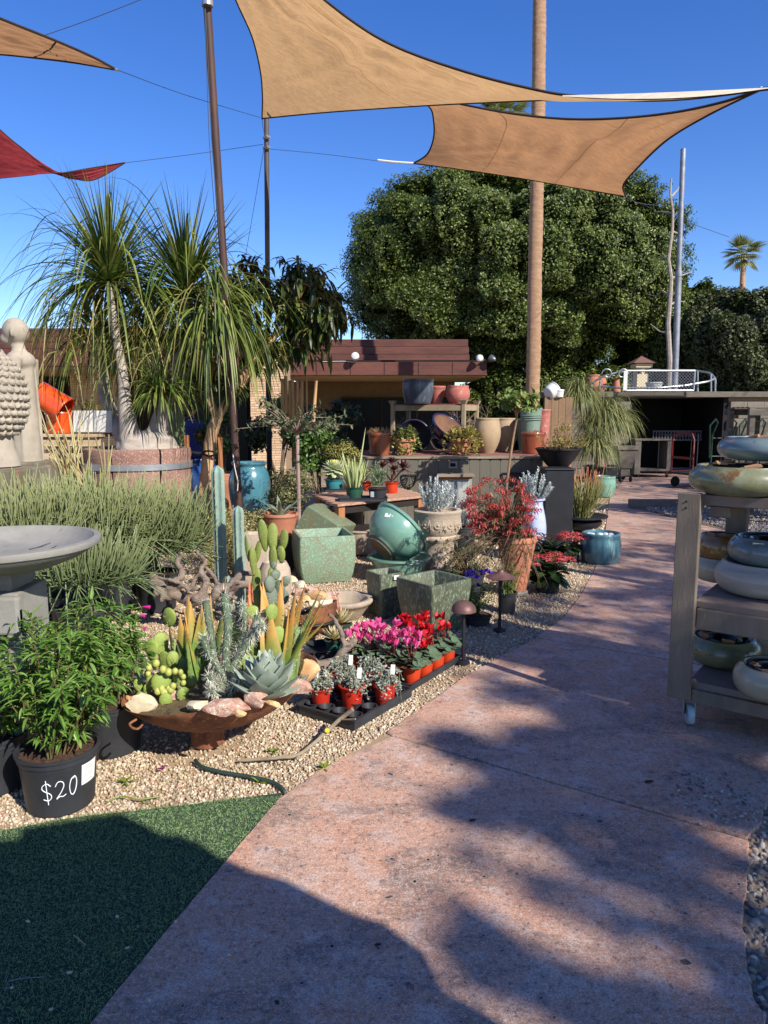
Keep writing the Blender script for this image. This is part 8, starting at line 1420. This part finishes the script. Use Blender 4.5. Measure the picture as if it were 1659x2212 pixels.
for sx in (-1, 1): part(M().box((sx*(wp/2-.03), -wp/2+.01, (zr-.26)/2+.02), (.06, .03, zr-.3)), 'pilaster', mat_greystone, t, smooth=False, bev=.006)
part(M().box((0, -wp/2+.01, zr-.29), (wp, .045, .16)), 'capital', mat_greystone, t, smooth=False, bev=.012); part(M().box((0, 0, .04), (wp+.06, wp+.06, .08)), 'plinth', mat_greystone, t, smooth=False, bev=.01)
for k in range(5): part(M().tube([(-.066+k*.033, -wp/2+.012, .1), (-.066+k*.033, -wp/2+.012, zr-.38)], .013, 8), 'flute', mat_greystone, t)
# penstemons; the $20 pot
mat_pens = fm('penstemon_leaf', [(60, 92, 34), (88, 124, 46), (116, 152, 64), (150, 176, 96)], trans=.3, rough=.33, spec=.6); mat_pstem = pm('green_brown_stem', (96, 98, 56), (112, 70, 56), rough=.7)
def penstemon(lab, p, rt, rb, hh, ns, R_, ztop, sd, bias=(0, 0)):
    t = thing('penstemon', lab, 'potted plant', p); g3 = np.random.default_rng(sd); nursery(t, rt, rb, hh); st = []
    for k in range(ns):
        a = g3.uniform(0, 6.28); rr_ = R_*g3.uniform(.15, 1); zz = hh+(ztop-hh)*g3.uniform(.45, 1.0)*(1-.25*rr_/R_); b0 = np.array([cos(a)*rt*.5*g3.uniform(0, 1), sin(a)*rt*.5*g3.uniform(0, 1), hh*.88]); e = np.array([cos(a)*rr_+bias[0], sin(a)*rr_+bias[1], zz]); st.append([b0, b0*.5+e*.5+[cos(a)*.03, sin(a)*.03, .03], e*[1, 1, .93], e+[cos(a)*.02, sin(a)*.02, .02]])
    stemleaf(t, st, 36, .075, .014, mat_pens, 1.1, g3, 4, .12, spread=.85, prof=(.25, .9, 1, .7, .05), smt=mat_pstem, r=.0035, fold=.4, upb=.55); return t
pA = np.array([Q(128, 1700, 2.72)[0], 2.72, 0.]); pA[0] = (128-829.5)/FPX*(2.72*cos(PIT)+1.42*sin(PIT)); tA = penstemon('leafy green plant in the black nursery pot marked $20', pA, .15, .125, .235, 54, .3, .82, 11, (.03, .05))
az0 = math.atan2(-pA[1], -pA[0]); K = .153
def onpot(u, z, rr_=None): a = az0+u; rad = np.interp(z, [0, .18, .181, .235], [.125, .144, .1445, .15])+.0008; return np.array([rad*cos(a), rad*sin(a), z])
mat_chalk = pm('white_marker', (232, 232, 228), rough=.8, bump=0); hz0, hz1 = .062, .155
def stroke(pts, u0, w_, z0=hz0, z1=hz1, r=.0018): part(M().add(tube([onpot(u0+w_*(x-.5), z0+(z1-z0)*y) for x, y in curve3([(x, y, 0) for x, y in pts], 24)[:, :2]], r, 5)), 'handwriting', mat_chalk, tA)
stroke([(.95, .80), (.6, .92), (.15, .82), (.05, .66), (.4, .54), (.85, .44), (.95, .28), (.6, .14), (.1, .2)], -.36, .26); stroke([(.5, 1.05), (.52, .5), (.56, -.05)], -.36, .26)
stroke([(.05, .72), (.3, .92), (.7, .9), (.82, .7), (.55, .42), (.2, .2), (.1, .12), (.4, .22), (.7, .2), (1.0, .28)], .0, .28, hz0+.006, hz1+.002); stroke([(.75, .95), (.35, .9), (.12, .6), (.2, .28), (.5, .18), (.82, .4), (.92, .75), (.72, .98), (.5, .9)], .33, .24, hz0+.004, hz1+.006)
lab_ = [];
for i in range(9):
    for z in (.105, .19): lab_.append(onpot(.58+.07*i, z)*[1.004, 1.004, 1])
lab_ = np.array(lab_); part((lab_, [np.array([[2*i, 2*i+2, 2*i+3, 2*i+1] for i in range(8)])]), 'paper_label', mat_label, tA); m = M()
for k in range(7): m.tube([onpot(.62+.07*i, .178-.010*k)*[1.008, 1.008, 1] for i in range(3 if k % 3 == 2 else 6)], .0008, 4)
part(m, 'printed_lines', mat_ink, tA)
pB = G(225, 1635)+[0, .1, 0]; penstemon('leafy green plant in a second black pot behind the $20 one, to its right', pB, .15, .125, .235, 40, .2, .74, 12, (-.04, 0)); pC = np.array([(-40-829.5)/FPX*2.95, 2.85, 0]); penstemon('leafy green plant in a black pot cut off by the left edge', pC, .15, .125, .235, 42, .3, .76, 13)
mat_mag = pm('magenta_flower', (196, 30, 130), rough=.6, bump=0)
for k, (x, y) in enumerate(((314, 1311), (303, 1330), (304, 1357))): q = Q(x, y, 3.3); t = thing('penstemon_flower', ('topmost', 'middle', 'lowest')[k]+' of the three magenta tubular flowers above the green leaves', 'flower', q); part(tube([(-.012, 0, .002), (0, 0, 0), (.014, 0, 0), (.022, 0, -.003)], [.002, .005, .008, .010], 9), 'tube', mat_mag, t); part(tube([(-.012, 0, .002), (-.03, .0, -.03)], .0015, 5), 'stalk', mat_pstem, t)

# ---------------------------------------------------------------- the wooden cart with its bowls
mat_cart = pm('weathered_grey_wood', (128, 114, 98), (106, 94, 82), (150, 138, 120), sc=3, rough=.85, bump=.5, bs=40, st=(3, 3, .5), s3=10, t3=.62); mat_carts = pm('worn_grey_board', (132, 116, 104), (112, 98, 88), sc=4, rough=.8, bump=.4, bs=40)
K0 = np.array([1.47, 3.43, 0.]); ang = math.atan2(-.60, .80); t = thing('wooden_cart', 'grey weathered wooden display cart on casters at the right edge', 'cart', K0, ang)   # local x along the front edge, local y into the cart
LX, LY = 1.5, .78
def rz_box(c, size, nm, mt=mat_cart, bev=.004): return part(M().box(c, size), nm, mt, t, smooth=False, bev=bev)
for x in (-.0, LX): rz_box((x+.0 if x == 0 else x, -.02, .66), (.105, .042, 1.02), 'post')
for x in (.02, LX-.05): rz_box((x+.04, LY+.01, .66), (.105, .09, 1.02), 'post')
for z, th in ((1.135, .05), (.625, .035), (.215, .035)):
    for k in range(3): rz_box((LX/2+.03, .02+LY/3*(k+.5), z-.001*(k % 2)), (LX-.02, LY/3-.006, th), 'shelf_board', mat_carts)
for z, hh in ((.558, .1), (.168, .066)):
    rz_box((LX/2+.03, .012, z), (LX-.05, .035, hh), 'rail'); rz_box((LX/2+.03, LY, z), (LX-.05, .035, hh), 'rail'); rz_box((.03, LY/2, z), (.035, LY-.06, hh), 'side_rail')
rz_box((.12, LY/2, 1.08), (.09, LY-.1, .05), 'cross_brace'); mat_cast = pm('pale_caster', (150, 170, 176), (176, 190, 192), rough=.5)
m = M()
for dx, dz in ((.02, 1.13), (-.03, 1.12), (.02, 1.1)): m.add(blob((.006, .004, .006), 1, (dx-.03, -.042, dz)))
part(m, 'nail_heads', mat_dkmetal, t)
for x, y in ((.04, .05), (.08, LY-.06), (LX-.1, .06), (LX-.1, LY-.06)):
    o = part(M().add(lathe([(0, -.017), (.046, -.017), (.052, -.01), (.052, .01), (.046, .017), (0, .017)], 24), (x, y, .052), rotm(0, R(90), R(25))), 'caster_wheel', mat_cast, t); part(M().box((x-.024, y-.01, .1), (.005, .05, .1)).box((x+.026, y+.01, .1), (.005, .05, .1)).box((x, y, .152), (.07, .07, .008)), 'caster_fork', mat_galv, t, smooth=False)
mat_card = pm('brown_cardboard', (164, 124, 92), (142, 104, 76), rough=.9)
mat_gb1 = glaze('olive_gold_glaze', (108, 106, 74), (136, 140, 106), (112, 78, 36), sc=5, rough=.35, st=None, s3=9, t3=.54); mat_gb2 = glaze('slate_blue_glaze', (92, 108, 112), (116, 130, 128), (80, 84, 86), sc=4, rough=.3, st=None); mat_gb3 = glaze('amber_brown_glaze', (112, 74, 36), (146, 116, 64), (150, 150, 110), sc=7, rough=.22, st=None, s3=12, t3=.55); mat_gb4 = glaze('cream_glaze', (170, 160, 134), (150, 138, 112), rough=.3, st=None); mat_gb5 = glaze('white_ribbed_glaze', (176, 168, 156), (150, 142, 132), rough=.45, coat=.2, st=(1, 1, 14), sc=2)
def nest(lab, x, y, z, rpx, hpx, mt, sd, cards=5, rings=3, ribs=False):
    """a squat round-shouldered bowl with smaller ones nested in it and cardboard between; x, y is the pixel of its foot centre on the shelf"""
    p = G(x, y, z); s = px(p); r = rpx*s; hh = hpx*s; tt = thing('nested_bowls', lab, 'bowl', p); g3 = np.random.default_rng(sd)
    pr = [(0, 0), (r*.6, 0)]+[(r*(.6+.4*sin(a)**.8), hh*(1-cos(a))*.5) for a in np.linspace(.25, 2.5, 14 if not ribs else 14)]; e = pr[-1]; pr += [(e[0]-.006, hh*.985), (e[0]-.02, hh*.98), (e[0]-.024, hh*.9), (0, hh*.3)]
    part(lathe(pr, 48), 'outer_bowl', mt, tt, ang=60)
    for k in range(rings): rr_ = (e[0]-.024)*(1-.19*(k+.6)); zz = hh*(.96-.02*k); part(lathe([(rr_*.8, hh*.3), (rr_*1.0, zz-.03), (rr_, zz-.005), (rr_-.006, zz), (rr_-.014, zz-.006), (rr_-.018, zz-.05), (0, hh*.3)], 40), 'nested_rim', mt if k % 2 else mat_blk, tt, ang=60)
    for k in range(cards): a = g3.uniform(0, 6.28) if k else -1.8; rr_ = (e[0]-.03)*g3.uniform(.62, .98); part(M().box((0, 0, 0), (g3.uniform(.05, .09), .03, .006)).tube([(-.03, 0, .006), (.03, 0, .006)], .007, 6), 'cardboard', mat_card, tt, smooth=False).matrix_local = Matrix.Translation((rr_*cos(a), rr_*sin(a), hh*.985)) @ Euler((g3.uniform(-.3, .3), g3.uniform(-.3, .3), a+pi/2)).to_matrix().to_4x4()
    return tt, p, s
z1, z2, z3 = 1.161, .644, .234
nest('olive and gold glazed squat bowl on the cart top shelf, under the blue one', 1602, 1066, z1, 108, 62, mat_gb1, 1, 7, 1); tt, p_, s_ = nest('slate blue squat bowl at the very top of the cart stack', 1652, 1060, z1, 100, 50, mat_gb2, 2, 3); tt.location = (p_[0]+.02, p_[1]+.04, z1+62*s_+.008)
nest('cream squat bowl under the amber one on the middle shelf', 1558, 1252, z2, 62, 52, mat_gb4, 3, 1); tt, p_, s_ = nest('amber brown glazed squat bowl stacked on the cream one, middle shelf', 1562, 1252, z2, 59, 54, mat_gb3, 4, 4); tt.location = (p_[0], p_[1], z2+.116)
nest('white ribbed squat bowl under the small blue one, middle shelf', 1648, 1280, z2, 98, 70, mat_gb5, 5, 2); tt, p_, s_ = nest('grey-blue squat bowl stacked on the white ribbed one, middle shelf', 1655, 1280, z2, 86, 60, mat_gb2, 6, 4); tt.location = (p_[0]+.01, p_[1], z2+.148); part(M().box((-.13, -.12, .118), (.05, .002, .02), rotm(0, 0, R(-40))), 'price_sticker', mat_label, tt, smooth=False)
tt, p_, s_ = nest('olive-brown squat bowl with a price sticker on the lowest shelf', 1559, 1428, z3, 76, 58, mat_gb1, 7, 7); part(M().box((.07, -.172, .09), (.045, .003, .035), rotm(0, 0, R(18))), 'price_sticker', mat_label, tt, smooth=False)
nest('white mottled squat bowl at the front right of the lowest shelf', 1668, 1500, z3, 80, 66, mat_gb4, 8, 5); nest('pale squat bowl in the dark at the back of the lowest shelf', 1640, 1405, z3, 66, 60, mat_gb5, 9, 1)
